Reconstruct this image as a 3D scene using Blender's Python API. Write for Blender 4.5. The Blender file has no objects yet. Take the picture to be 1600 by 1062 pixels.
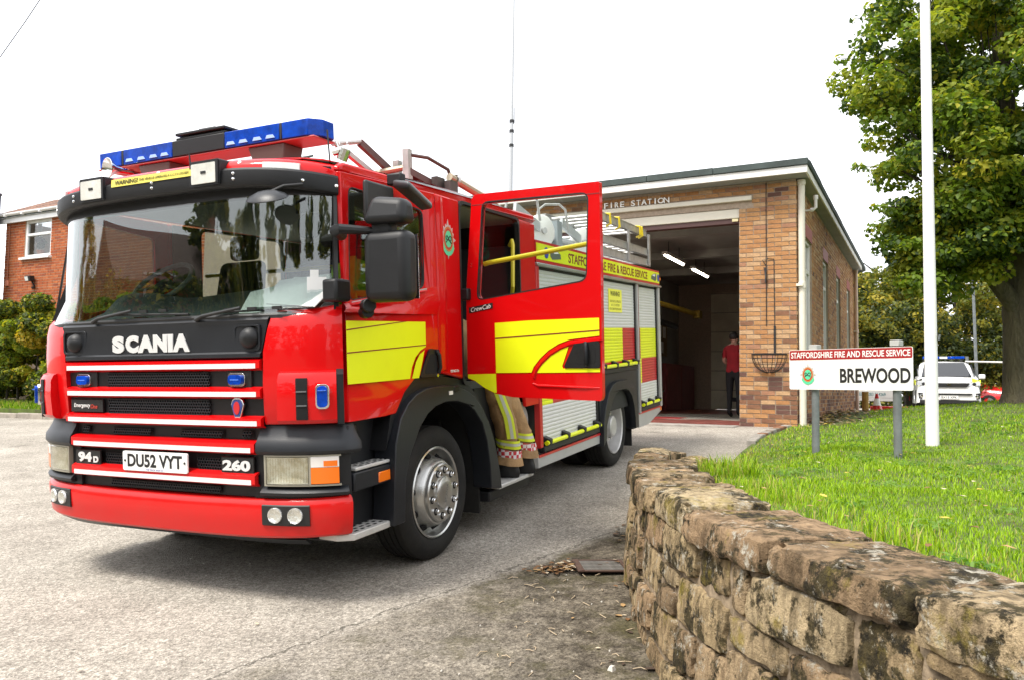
import bpy, bmesh, math, random
import numpy as np
from mathutils import Vector, Matrix, geometry
R = math.radians
rnd = random.Random(7)
scene = bpy.context.scene
col = scene.collection

# ------------------------------------------------------------------ camera, sky, sun, exposure
cam_d = bpy.data.cameras.new('camera'); cam = bpy.data.objects.new('camera', cam_d); col.objects.link(cam)
cam_d.lens = 27.99; cam_d.sensor_width = 36.0; cam_d.clip_start = 0.05; cam_d.clip_end = 600
CAM = Vector((0, 0, 1.6))
_roll, _pitch = 0.015, math.atan(76/1244)
fwd = Vector((0, math.cos(_pitch), math.sin(_pitch)))
up0 = Vector((0, -math.sin(_pitch), math.cos(_pitch))); rt0 = Vector((1, 0, 0))
crt = rt0*math.cos(_roll) + up0*math.sin(_roll)
cup = up0*math.cos(_roll) - rt0*math.sin(_roll)
cam.matrix_world = Matrix((( crt.x, cup.x, -fwd.x, CAM.x), (crt.y, cup.y, -fwd.y, CAM.y), (crt.z, cup.z, -fwd.z, CAM.z), (0, 0, 0, 1)))
scene.camera = cam

world = bpy.data.worlds.new('World'); scene.world = world; world.use_nodes = True
SUN_EL, SUN_AZ = R(58), R(236)        # azimuth, clockwise from +Y
wn = world.node_tree.nodes; wl = world.node_tree.links; wn.clear()
w_out = wn.new('ShaderNodeOutputWorld'); w_bg = wn.new('ShaderNodeBackground')
w_sky = wn.new('ShaderNodeTexSky'); w_sky.sky_type = 'NISHITA'; w_sky.sun_disc = False
w_sky.sun_elevation = SUN_EL; w_sky.sun_rotation = SUN_AZ; w_sky.dust_density = 4.0; w_sky.air_density = 1.0
w_mix = wn.new('ShaderNodeMix'); w_mix.data_type = 'RGBA'
w_mix.inputs['Factor'].default_value = 0.88           # bright closed cloud over most of the blue
w_no = wn.new('ShaderNodeTexNoise'); w_no.inputs['Scale'].default_value = 2.2; w_no.inputs['Detail'].default_value = 5
w_tc = wn.new('ShaderNodeTexCoord'); wl.new(w_tc.outputs['Generated'], w_no.inputs['Vector'])
w_cr = wn.new('ShaderNodeValToRGB')
w_cr.color_ramp.elements[0].position = 0.3; w_cr.color_ramp.elements[0].color = (8.2, 8.4, 8.8, 1)
w_cr.color_ramp.elements[1].position = 0.7; w_cr.color_ramp.elements[1].color = (10.6, 10.6, 10.8, 1)
wl.new(w_no.outputs['Fac'], w_cr.inputs['Fac'])
wl.new(w_sky.outputs['Color'], w_mix.inputs['A']); wl.new(w_cr.outputs['Color'], w_mix.inputs['B'])
wl.new(w_mix.outputs['Result'], w_bg.inputs['Color']); w_bg.inputs['Strength'].default_value = 0.10
wl.new(w_bg.outputs['Background'], w_out.inputs['Surface'])

sun_d = bpy.data.lights.new('sun', 'SUN'); sun = bpy.data.objects.new('sun', sun_d); col.objects.link(sun)
sun_d.energy = 2.3; sun_d.angle = R(18); sun_d.color = (1.0, 0.95, 0.87)
_sd = Vector((math.sin(SUN_AZ)*math.cos(SUN_EL), math.cos(SUN_AZ)*math.cos(SUN_EL), math.sin(SUN_EL)))
sun.rotation_euler = _sd.to_track_quat('Z', 'Y').to_euler()
vs = scene.view_settings
vs.view_transform = 'Standard'; vs.look = 'None'; vs.exposure = 1.15; vs.gamma = 1.0; vs.use_curve_mapping = False
scene.cycles.max_bounces = 8; scene.cycles.transparent_max_bounces = 16
scene.cycles.use_denoising = True

# ------------------------------------------------------------------ frames of reference
# fire engine on its sloping drive: x = its left side, y = to the rear, z = up
TL = Vector((0.90689939, -0.42119808, 0.01121016)); TR = Vector((0.41928676, 0.90477297, 0.07472943)); TU = Vector((-0.04161855, -0.0630718, 0.99714083))
TO = Vector((-2.039926, 4.69987942, 0.37263872))
TRUCK = Matrix(((TL.x, TR.x, TU.x, TO.x), (TL.y, TR.y, TU.y, TO.y), (TL.z, TR.z, TU.z, TO.z), (0, 0, 0, 1)))
def drive_z(x, y): return TO.z - (TU.x*(x-TO.x) + TU.y*(y-TO.y))/TU.z
# fire station: x along its front, y into the building, z up
BX = Vector((0.8848441, -0.46588723, 0)); BY = Vector((0.46588723, 0.8848441, 0)); BO = Vector((4.54487, 12.67711, 1.05013))
STN = Matrix(((BX.x, BY.x, 0, BO.x), (BX.y, BY.y, 0, BO.y), (0, 0, 1, BO.z), (0, 0, 0, 1)))

# ------------------------------------------------------------------ materials
MATS = {}
def M(name, c, rough=.5, metal=0., coat=0., var=0., vs_=6., bump=0., bs=60., emit=None, spec=.5, var2=None, trans=0., ior=1.5, alpha=1., stretch=None):
    """principled material; var mixes towards var2 (or a darker tone) through noise, bump adds fine relief"""
    if name in MATS: return MATS[name]
    m = bpy.data.materials.new(name); m.use_nodes = True; MATS[name] = m
    nt = m.node_tree; b = nt.nodes['Principled BSDF']
    b.inputs['Base Color'].default_value = (*c, 1); b.inputs['Roughness'].default_value = rough
    b.inputs['Metallic'].default_value = metal; b.inputs['Coat Weight'].default_value = coat; b.inputs['Coat Roughness'].default_value = .04
    b.inputs['Specular IOR Level'].default_value = spec; b.inputs['Transmission Weight'].default_value = trans; b.inputs['IOR'].default_value = ior
    b.inputs['Alpha'].default_value = alpha
    if emit: b.inputs['Emission Color'].default_value = (*emit[:3], 1); b.inputs['Emission Strength'].default_value = emit[3]
    if var or bump:
        tc = nt.nodes.new('ShaderNodeTexCoord'); vec = tc.outputs['Object']
        if stretch:
            mp = nt.nodes.new('ShaderNodeMapping'); mp.inputs['Scale'].default_value = stretch; nt.links.new(vec, mp.inputs['Vector']); vec = mp.outputs['Vector']
    if var:
        n = nt.nodes.new('ShaderNodeTexNoise'); n.inputs['Scale'].default_value = vs_; n.inputs['Detail'].default_value = 6; n.inputs['Roughness'].default_value = .65
        nt.links.new(vec, n.inputs['Vector'])
        cr = nt.nodes.new('ShaderNodeValToRGB'); cr.color_ramp.elements[0].position = .35; cr.color_ramp.elements[1].position = .68
        d = var2 if var2 else tuple(x*(1-var) for x in c)
        cr.color_ramp.elements[0].color = (*d, 1); cr.color_ramp.elements[1].color = (*c, 1)
        nt.links.new(n.outputs['Fac'], cr.inputs['Fac']); nt.links.new(cr.outputs['Color'], b.inputs['Base Color'])
    if bump:
        n2 = nt.nodes.new('ShaderNodeTexNoise'); n2.inputs['Scale'].default_value = bs; n2.inputs['Detail'].default_value = 4
        nt.links.new(vec, n2.inputs['Vector'])
        bp = nt.nodes.new('ShaderNodeBump'); bp.inputs['Strength'].default_value = bump; bp.inputs['Distance'].default_value = .01
        nt.links.new(n2.outputs['Fac'], bp.inputs['Height']); nt.links.new(bp.outputs['Normal'], b.inputs['Normal'])
    return m
def glass_mat(name, tint, refl=1.0, rough=0.0, ior=1.55):
    """window glass: part of the light mirrored by its angle, the rest passing through tinted"""
    if name in MATS: return MATS[name]
    m = bpy.data.materials.new(name); m.use_nodes = True; MATS[name] = m
    nt = m.node_tree; nt.nodes.remove(nt.nodes['Principled BSDF']); out = nt.nodes['Material Output']
    ge = nt.nodes.new('ShaderNodeNewGeometry'); dt = nt.nodes.new('ShaderNodeVectorMath'); dt.operation = 'DOT_PRODUCT'
    nt.links.new(ge.outputs['Normal'], dt.inputs[0]); nt.links.new(ge.outputs['Incoming'], dt.inputs[1])
    def mth(op, a, b_=0.):
        n = nt.nodes.new('ShaderNodeMath'); n.operation = op
        for k, q in ((0, a), (1, b_)):
            if isinstance(q, (int, float)): n.inputs[k].default_value = q
            else: nt.links.new(q, n.inputs[k])
        return n.outputs[0]
    # Schlick's law, the same from both faces of the pane
    c1 = mth('SUBTRACT', 1., mth('ABSOLUTE', dt.outputs['Value'])); sch = mth('ADD', .043, mth('MULTIPLY', .957, mth('POWER', c1, 5.)))
    mu = nt.nodes.new('ShaderNodeMath'); mu.operation = 'MULTIPLY'; mu.inputs[1].default_value = refl; mu.use_clamp = True; nt.links.new(sch, mu.inputs[0])
    t = nt.nodes.new('ShaderNodeBsdfTransparent'); t.inputs['Color'].default_value = (*tint, 1)
    g = nt.nodes.new('ShaderNodeBsdfGlossy'); g.inputs['Roughness'].default_value = rough; g.inputs['Color'].default_value = (1, 1, 1, 1)
    mx = nt.nodes.new('ShaderNodeMixShader')
    nt.links.new(mu.outputs[0], mx.inputs['Fac'])
    nt.links.new(t.outputs[0], mx.inputs[1]); nt.links.new(g.outputs[0], mx.inputs[2]); nt.links.new(mx.outputs[0], out.inputs['Surface'])
    return m

# ------------------------------------------------------------------ mesh helpers
class MB:
    def __init__(s): s.v = []; s.f = []; s.m = []
    def add(s, vs, fs, mi=0):
        o = len(s.v); s.v += [tuple(p) for p in vs]; s.f += [tuple(i+o for i in f) for f in fs]; s.m += [mi]*len(fs); return s
    def box(s, x0, x1, y0, y1, z0, z1, mi=0):
        v = [(x0,y0,z0),(x1,y0,z0),(x1,y1,z0),(x0,y1,z0),(x0,y0,z1),(x1,y0,z1),(x1,y1,z1),(x0,y1,z1)]
        return s.add(v, [(3,2,1,0),(4,5,6,7),(0,1,5,4),(1,2,6,5),(2,3,7,6),(3,0,4,7)], mi)
    def hexa(s, p, mi=0):      # eight corners: bottom ring, top ring
        return s.add(p, [(3,2,1,0),(4,5,6,7),(0,1,5,4),(1,2,6,5),(2,3,7,6),(3,0,4,7)], mi)
    def bar(s, a, b, w, h, mi=0, up=(0,0,1)):   # square bar between two points
        a = Vector(a); b = Vector(b); d = (b-a).normalized(); u = Vector(up)
        if abs(d.dot(u)) > .95: u = Vector((1,0,0))
        r = d.cross(u).normalized()*w/2; u = r.cross(d).normalized()*h/2
        return s.hexa([a-r-u, a+r-u, a+r+u, a-r+u, b-r-u, b+r-u, b+r+u, b-r+u], mi)
    def tube(s, pts, r, n=8, closed=False, mi=0, caps=True):
        pts = [Vector(p) for p in pts]; N = len(pts); rs = r if isinstance(r, (list, tuple)) else [r]*N
        vs = []; prev = None
        for i, p in enumerate(pts):
            a = pts[i-1] if (i or closed) else pts[0]; b = pts[(i+1) % N] if (i < N-1 or closed) else pts[-1]
            t = (b-a).normalized()
            if prev is None:
                u = Vector((0,0,1)) if abs(t.z) < .9 else Vector((1,0,0)); u = (u - t*u.dot(t)).normalized()
            else:
                u = prev - t*prev.dot(t); u = u.normalized() if u.length > 1e-6 else t.orthogonal().normalized()
            prev = u; w = t.cross(u)
            for k in range(n):
                an = 2*math.pi*k/n; vs.append(p + (u*math.cos(an) + w*math.sin(an))*rs[i])
        fs = []
        for i in range(N if closed else N-1):
            j = (i+1) % N
            for k in range(n):
                l = (k+1) % n; fs.append((i*n+k, i*n+l, j*n+l, j*n+k))
        if caps and not closed: fs += [tuple(range(n))[::-1], tuple(range((N-1)*n, N*n))]
        return s.add(vs, fs, mi)
    def lathe(s, prof, origin, axis, n=32, mi=0, a0=0., a1=2*math.pi):
        """prof: (radius, height along axis) pairs"""
        ax = Vector(axis).normalized(); u = ax.orthogonal().normalized(); w = ax.cross(u); o = Vector(origin)
        full = abs(a1-a0-2*math.pi) < 1e-6; K = n if full else n+1
        vs = [o + ax*h + (u*math.cos(a0+(a1-a0)*k/n) + w*math.sin(a0+(a1-a0)*k/n))*r for r, h in prof for k in range(K)]
        fs = []
        for i in range(len(prof)-1):
            for k in range(n):
                l = (k+1) % K; fs.append((i*K+k, i*K+l, (i+1)*K+l, (i+1)*K+k))
        return s.add(vs, fs, mi)
    def disc(s, origin, axis, r, h, n=24, mi=0): return s.lathe([(0.0001, 0), (r, 0), (r, h), (0.0001, h)], origin, axis, n, mi)
    def prism(s, poly, a0, a1, axis='x', holes=(), mi=0):
        """polygon (with holes) in the plane across axis, given thickness along it"""
        loops = [list(poly)] + [list(h) for h in holes]
        tri = geometry.tessellate_polygon([[Vector((p[0], p[1], 0)) for p in L] for L in loops])
        flat = [p for L in loops for p in L]; n = len(flat)
        def P(p, a): return {'x': (a, p[0], p[1]), 'y': (p[0], a, p[1]), 'z': (p[0], p[1], a)}[axis]
        vs = [P(p, a0) for p in flat] + [P(p, a1) for p in flat]
        fs = [tuple(t) for t in tri] + [tuple(i+n for i in t[::-1]) for t in tri]
        o = 0
        for L in loops:
            k = len(L)
            for i in range(k): j = (i+1) % k; fs.append((o+i, o+j, n+o+j, n+o+i))
            o += k
        return s.add(vs, fs, mi)
    def grid(s, P, mi=0, closed_u=False, closed_v=False):
        a, b = len(P), len(P[0]); vs = [p for r in P for p in r]; fs = []
        for i in range(a if closed_u else a-1):
            for j in range(b if closed_v else b-1):
                i2, j2 = (i+1) % a, (j+1) % b; fs.append((i*b+j, i*b+j2, i2*b+j2, i2*b+j))
        return s.add(vs, fs, mi)
    def shell(s, P, Q, mi=0):
        """two matching grids joined round their rims: a sheet with thickness"""
        a, b = len(P), len(P[0]); o = len(s.v); s.grid(P, mi); s.grid(Q, mi); n = a*b; f = []
        ring = [i*b for i in range(a)] + [(a-1)*b+j for j in range(1, b)] + [i*b+b-1 for i in range(a-2, -1, -1)] + [j for j in range(b-2, 0, -1)]
        for k in range(len(ring)):
            p, q = ring[k], ring[(k+1) % len(ring)]; f.append((o+p, o+q, o+n+q, o+n+p))
        s.f += f; s.m += [mi]*len(f); return s
    def mesh(s, name, mats, smooth=35., recalc=True, weld=False):
        me = bpy.data.meshes.new(name); me.from_pydata(s.v, [], s.f)
        for m in (mats if isinstance(mats, (list, tuple)) else [mats]): me.materials.append(m)
        if any(s.m): me.polygons.foreach_set('material_index', s.m)
        if recalc or weld:
            bm = bmesh.new(); bm.from_mesh(me)
            if weld: bmesh.ops.remove_doubles(bm, verts=bm.verts, dist=1e-5)
            if recalc: bmesh.ops.recalc_face_normals(bm, faces=bm.faces)
            bm.to_mesh(me); bm.free()
        if smooth: me.shade_smooth(); me.set_sharp_from_angle(angle=R(smooth))
        me.update(); return me
    def build(s, name, mats, parent=None, bevel=0., seg=2, smooth=35., recalc=True, mat=None, label=None):
        o = link(name, s.mesh(name, mats, smooth, recalc), parent, mat)
        if bevel:
            b = o.modifiers.new('bevel', 'BEVEL'); b.width = bevel; b.segments = seg; b.limit_method = 'ANGLE'; b.angle_limit = R(40); b.use_clamp_overlap = True
        if label: o['label'] = label
        return o
def link(name, data, parent=None, mat=None):
    o = bpy.data.objects.new(name, data); col.objects.link(o)
    if parent is not None: o.parent = parent
    if mat is not None: o.matrix_local = mat
    return o
def tag(o, label, cat, group=None):
    o['label'] = label; o['category'] = cat
    if group: o['group'] = group
    return o
def thing(name, label, cat, loc=(0,0,0), rz=0, group=None, mat=None):
    o = bpy.data.objects.new(name, None); col.objects.link(o); o.empty_display_size = .2
    o.matrix_world = mat if mat is not None else Matrix.Translation(loc) @ Matrix.Rotation(rz, 4, 'Z')
    return tag(o, label, cat, group)
def structure(o): o['kind'] = 'structure'; return o
def copy_tree(o, parent=None):
    c = o.copy(); col.objects.link(c)
    if parent is not None: c.parent = parent
    for ch in list(o.children): copy_tree(ch, c)
    return c
def fast_mesh(name, V, F, mats, mi=None, smooth=False):
    """numpy vertices (n,3) and faces (m,3|4)"""
    me = bpy.data.meshes.new(name); V = np.asarray(V, np.float32); F = np.asarray(F, np.int32); k = F.shape[1]
    me.vertices.add(len(V)); me.vertices.foreach_set('co', V.ravel())
    me.loops.add(F.size); me.loops.foreach_set('vertex_index', F.ravel())
    me.polygons.add(len(F)); me.polygons.foreach_set('loop_start', np.arange(0, F.size, k, dtype=np.int32))
    for m in (mats if isinstance(mats, (list, tuple)) else [mats]): me.materials.append(m)
    if mi is not None: me.polygons.foreach_set('material_index', np.asarray(mi, np.int32))
    if smooth: me.polygons.foreach_set('use_smooth', np.ones(len(F), bool))
    me.update(calc_edges=True); return me

def frame_mat(o, ux, uy):
    ux = Vector(ux).normalized(); uy = Vector(uy); uy = (uy - ux*ux.dot(uy)).normalized(); n = ux.cross(uy); o = Vector(o)
    return Matrix(((ux.x, uy.x, n.x, o.x), (ux.y, uy.y, n.y, o.y), (ux.z, uy.z, n.z, o.z), (0, 0, 0, 1)))
def text_obj(name, s, w, h, mat, parent, o, ux, uy, bold=0., depth=.001, shear=0., spacing=1., left=False):
    """flat lettering of the built-in face, fitted to w x h metres, centred on o in the plane (ux, uy)"""
    cu = bpy.data.curves.new(name, 'FONT'); cu.body = s; cu.size = 1; cu.offset = bold; cu.extrude = .5; cu.shear = shear; cu.space_character = spacing; cu.resolution_u = 4
    cu.align_x = 'CENTER'; tmp = bpy.data.objects.new(name, cu); col.objects.link(tmp)
    me = bpy.data.meshes.new_from_object(tmp.evaluated_get(bpy.context.evaluated_depsgraph_get())); bpy.data.objects.remove(tmp); bpy.data.curves.remove(cu)
    n = len(me.vertices); a = np.empty(n*3, np.float32); me.vertices.foreach_get('co', a); a = a.reshape(-1, 3)
    mn, mx = a.min(0), a.max(0); c = (mn+mx)/2; sz = np.maximum(mx-mn, 1e-6)
    a = (a-c)*np.array([w/sz[0], h/sz[1], depth/sz[2]]); a[:, 2] += depth/2
    me.vertices.foreach_set('co', a.astype(np.float32).ravel()); me.materials.clear(); me.materials.append(mat); me.update()
    o_ = bpy.data.objects.new(name, me); col.objects.link(o_)
    if parent is not None: o_.parent = parent
    o_.matrix_local = frame_mat(o, ux, uy); return o_
def rrect(x0, x1, z0, z1, r, n=4):
    """rounded rectangle outline"""
    p = []
    for cx, cz, a in ((x1-r, z1-r, 0), (x0+r, z1-r, 90), (x0+r, z0+r, 180), (x1-r, z0+r, 270)):
        for k in range(n+1): t = R(a+90*k/n); p.append((cx+r*math.cos(t), cz+r*math.sin(t)))
    return p
def rquad(pts, r, n=4):
    """outline with rounded corners through any polygon"""
    out = []; N = len(pts); P = [Vector((a, b)) for a, b in pts]
    for i in range(N):
        p, a, b = P[i], P[i-1], P[(i+1) % N]; da = (a-p).normalized(); db = (b-p).normalized()
        q0 = p+da*r; q1 = p+db*r
        for k in range(n+1):
            t = k/n; out.append(tuple(q0*(1-t)**2 + p*2*t*(1-t) + q1*t*t))
    return out
# ------------------------------------------------------------------ ground
def ground_z(x, y):
    p = drive_z(x, y); k = .12
    return -k*np.log(np.exp(-np.maximum(p, -3)/k) + np.exp(-1.12/k))
def lawn_z(x, y):
    b = .99 + .0475*np.log1p(np.exp((x-4.2)*2)) + .004*(y-7)
    b = np.minimum(b, 1.66)
    t = np.clip((y-15.2)/2.6, 0, 1)*np.clip((x-5.5)/1.5, 0, 1); t = t*t*(3-2*t)
    return b*(1-t) + 1.08*t
def asphalt(name, base, dark, warm):
    m = bpy.data.materials.new(name); m.use_nodes = True; nt = m.node_tree; b = nt.nodes['Principled BSDF']; L = nt.links
    tc = nt.nodes.new('ShaderNodeTexCoord')
    def noise(s, d, r=.6):
        n = nt.nodes.new('ShaderNodeTexNoise'); n.inputs['Scale'].default_value = s; n.inputs['Detail'].default_value = d; n.inputs['Roughness'].default_value = r
        L.new(tc.outputs['Object'], n.inputs['Vector']); return n.outputs['Fac']
    def ramp(f, a, ca, z, cz):
        r = nt.nodes.new('ShaderNodeValToRGB'); r.color_ramp.elements[0].position = a; r.color_ramp.elements[1].position = z
        r.color_ramp.elements[0].color = (*ca, 1); r.color_ramp.elements[1].color = (*cz, 1); L.new(f, r.inputs['Fac']); return r.outputs['Color']
    def mix(kind, f, A, B):
        x = nt.nodes.new('ShaderNodeMix'); x.data_type = 'RGBA'; x.blend_type = kind
        if isinstance(f, float): x.inputs['Factor'].default_value = f
        else: L.new(f, x.inputs['Factor'])
        L.new(A, x.inputs['A']); L.new(B, x.inputs['B']); return x.outputs['Result']
    c = ramp(noise(.55, 6), .3, dark, .68, base)
    v = nt.nodes.new('ShaderNodeTexVoronoi'); v.inputs['Scale'].default_value = 115; L.new(tc.outputs['Object'], v.inputs['Vector'])
    sp = ramp(v.outputs['Color'], .05, (.45, .43, .40), .95, (1.5, 1.46, 1.38))
    c = mix('MULTIPLY', .85, c, sp)
    c = mix('MULTIPLY', .9, c, ramp(noise(36, 6, .85), .36, (.42, .40, .37), .60, (1.15, 1.14, 1.12)))
    c = mix('MULTIPLY', .45, c, ramp(noise(1.7, 7, .75), .36, (.5, .48, .45), .6, (1.1, 1.09, 1.07)))
    c = mix('MIX', ramp(noise(3.2, 8, .7), .56, (0, 0, 0), .8, (.45, .45, .45)), c, ramp(noise(20, 3), .3, warm, .7, tuple(x*1.6 for x in warm)))
    # damp mossy strip along the foot of the stone wall
    sx = nt.nodes.new('ShaderNodeSeparateXYZ'); L.new(tc.outputs['Object'], sx.inputs[0])
    # straight tar joint: old, darker surfacing lies on the wall side of it
    def math_(op, a, b_):
        n = nt.nodes.new('ShaderNodeMath'); n.operation = op
        for k, q in ((0, a), (1, b_)):
            if isinstance(q, (int, float)): n.inputs[k].default_value = q
            else: L.new(q, n.inputs[k])
        return n.outputs[0]
    nz = noise(5.5, 6, .75)
    d = math_('ADD', math_('ADD', math_('MULTIPLY', sx.outputs['X'], .76), math_('MULTIPLY', sx.outputs['Y'], -.65)), math_('MULTIPLY', nz, .22))   # distance across the joint
    side = ramp(math_('ADD', math_('MULTIPLY', d, 1.0), 3.16), .0, (0, 0, 0), .10, (1, 1, 1))
    gate = math_('LESS_THAN', sx.outputs['Y'], 6.4)
    rmp = nt.nodes.new('ShaderNodeMapRange'); rmp.inputs['From Min'].default_value = -1.0; rmp.inputs['From Max'].default_value = .35; rmp.inputs['To Min'].default_value = .30; L.new(math_('ADD', sx.outputs['X'], math_('MULTIPLY', math_('SUBTRACT', nz, .5), .8)), rmp.inputs['Value'])
    old = math_('MULTIPLY', math_('MULTIPLY', side, gate), rmp.outputs['Result'])
    c = mix('MULTIPLY', math_('MULTIPLY', old, .95), c, ramp(noise(9, 6, .7), .38, (.16, .14, .11), .75, (.70, .66, .58)))
    ov = nt.nodes.new('ShaderNodeTexVoronoi'); ov.inputs['Scale'].default_value = .9; L.new(tc.outputs['Object'], ov.inputs['Vector']); od = math_('ADD', ov.outputs['Distance'], math_('MULTIPLY', noise(7, 5, .7), .22)); c = mix('MULTIPLY', .55, c, ramp(od, .15, (.45, .44, .43), .27, (1, 1, 1)))
    ln = math_('MULTIPLY', math_('LESS_THAN', math_('ABSOLUTE', math_('ADD', d, 3.165), 0), .007), gate); c = mix('MIX', math_('MULTIPLY', ln, .8), c, ramp(noise(30, 3), .3, (.03, .028, .024), .7, (.10, .09, .07)))
    mo = ramp(noise(2.6, 7, .7), .5, (0, 0, 0), .62, (.8, .8, .8))
    c = mix('MIX', math_('MULTIPLY', mo, math_('MULTIPLY', old, .85)), c, ramp(noise(60, 2), .3, (.028, .026, .010), .7, (.09, .08, .03)))
    L.new(c, b.inputs['Base Color']); b.inputs['Roughness'].default_value = .93; b.inputs['Specular IOR Level'].default_value = .25
    bp = nt.nodes.new('ShaderNodeBump'); bp.inputs['Strength'].default_value = .55; bp.inputs['Distance'].default_value = .006
    hs = nt.nodes.new('ShaderNodeMath'); hs.operation = 'ADD'; L.new(v.outputs['Distance'], hs.inputs[0]); L.new(noise(160, 3), hs.inputs[1])
    L.new(hs.outputs[0], bp.inputs['Height']); L.new(bp.outputs['Normal'], b.inputs['Normal'])
    return m
ASPH = asphalt('asphalt', (.43, .412, .387), (.30, .285, .264), (.28, .258, .225))
CONC = M('concrete', (.36, .33, .29), .9, var=.4, vs_=5, bump=.3, bs=60)
SOIL = M('soil', (.06, .042, .024), .95, var=.5, vs_=9, bump=.6, bs=40)
GSOIL = M('lawn_soil', (.10, .16, .015), .95, var=.6, vs_=3, var2=(.05, .055, .015), bump=.5, bs=60)

def sheet(name, xs, ys, zf, m, smooth=True):
    X, Y = np.meshgrid(xs, ys, indexing='ij'); Z = zf(X, Y); V = np.stack([X, Y, Z], -1).reshape(-1, 3)
    a, b = len(xs), len(ys); i, j = np.meshgrid(np.arange(a-1), np.arange(b-1), indexing='ij'); k = (i*b+j).ravel()
    return link(name, fast_mesh(name, V, np.stack([k, k+b, k+b+1, k+1], 1), m, smooth=smooth))
EARTH = M('field_ground', (.07, .085, .03), .95, var=.4, vs_=.4)
g = sheet('ground', np.r_[-400, -120, np.arange(-46, 47, 4), 120, 400], np.r_[-400, -120, np.arange(-22, 63, 4), 120, 400], lambda x, y: np.minimum(ground_z(x, y), 1.12)-.10, EARTH); structure(g)
def bumpy(x, y): return ground_z(x, y) + .006*np.sin(x*2.1+y*.7)*np.sin(y*1.6-x*.5) + .004*np.sin(x*5.3+1)*np.sin(y*4.1)
d = sheet('driveway', np.r_[np.arange(-34, -6, 1.0), np.arange(-6, 6.01, .2)], np.r_[np.arange(-20, 0, 1.0), np.arange(0, 16, .2), np.arange(16, 18.0, .5)], bumpy, ASPH); structure(d)
cp = sheet('car_park', np.arange(5.0, 60, 2.0), np.arange(15.0, 60, 2.0), lambda x, y: 1.07+0*x, ASPH); structure(cp)

# lawn, bounded by the wall, a line down to the doors and the station
LAWN_EDGE = [(2.2, 0.2), (1.75, 1.2), (1.5, 1.9), (1.26, 2.6), (1.12, 3.3), (1.06, 4.0), (1.06, 4.6), (1.14, 5.4), (1.3, 6.2), (1.62, 6.75), (1.84, 7.3), (2.06, 7.93), (2.5, 8.93), (3.24, 10.54), (4.35, 12.35), (4.62, 12.62), (5.05, 13.4), (9.6, 22.1)]
def edge_x(y):
    ys = [p[1] for p in LAWN_EDGE]; xs = [p[0] for p in LAWN_EDGE]; return np.interp(y, ys, xs)
def lawn_h(x, y):
    d = x - edge_x(y); z = lawn_z(x, y)
    open_ = np.clip((y-6.6)/.8, 0, 1)*(y < 13.5)
    e = ground_z(edge_x(y), y) + .045
    t = np.clip(d/1.2, 0, 1); t = t*t*(3-2*t)
    return np.where(open_ > 0, (e*(1-t)+z*t)*open_ + z*(1-open_), z) + .012*np.sin(x*3.1)*np.sin(y*2.7+1)
ly = np.arange(.2, 21, .2); U = np.r_[0, .05, .12, .25, .4, .6, .8, 1.0, 1.3, 1.6, np.arange(2, 9, .5), np.arange(9, 26, 1.5)]
LX = edge_x(ly)[:, None] + U[None, :]; LY = np.repeat(ly[:, None], len(U), 1); LZ = lawn_h(LX, LY)
n1, n2 = LX.shape; i, j = np.meshgrid(np.arange(n1-1), np.arange(n2-1), indexing='ij'); k = (i*n2+j).ravel()
V = np.stack([LX, LY, LZ], -1).reshape(-1, 3); sk = np.stack([LX[:, 0], LY[:, 0], LZ[:, 0]-.3], -1); nv = len(V)
F = np.vstack([np.stack([k, k+1, k+n2+1, k+n2], 1), [[a*n2, (a+1)*n2, nv+a+1, nv+a] for a in range(n1-1)]])
lw = link('lawn', fast_mesh('lawn', np.vstack([V, sk]), F, GSOIL, smooth=True)); structure(lw)

# ------------------------------------------------------------------ bricks
def brick_mat(name, c, bump=.5): return M(name, c, .88, var=.45, vs_=14, bump=bump, bs=90)
TAN = [brick_mat('brick_'+n, c) for n, c in (('tan', (.54, .275, .11)), ('buff', (.60, .37, .195)), ('orange', (.50, .235, .09)), ('brown', (.27, .125, .065)), ('plum', (.16, .075, .055)), ('rose', (.44, .215, .12)))]
MORT = M('mortar', (.42, .33, .25), .95, var=.3, vs_=20, bump=.4, bs=120)
def courses(a0, a1, z0, z1, holes=(), L=.225, H=.075, j=.01, seed=1):
    """stretcher-bond rectangles (a_lo, a_hi, z_lo, z_hi) clear of the holes"""
    r = random.Random(seed); out = []; n = int(round((z1-z0)/H))
    for c in range(n):
        z = z0+c*H; off = (c % 2)*L/2 + (L/2 if r.random() < .12 else 0); a = a1+off
        spans = [(a0, a1)]
        for h in holes:
            if z+H-j > h[2]+.002 and z < h[3]-.002:
                spans = [q for s in spans for q in ((s[0], min(s[1], h[0])), (max(s[0], h[1]), s[1])) if q[1]-q[0] > .02]
        while a > a0:
            b = a-L
            for s in spans:
                lo, hi = max(b+j, s[0]), min(a, s[1])
                if hi-lo > .03: out.append((lo, hi, z, z+H-j))
            a = b
    return out
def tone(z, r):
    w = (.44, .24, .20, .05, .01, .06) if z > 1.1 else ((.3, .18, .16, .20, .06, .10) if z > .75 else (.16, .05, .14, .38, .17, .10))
    return r.choices(range(6), w)[0]
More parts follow.
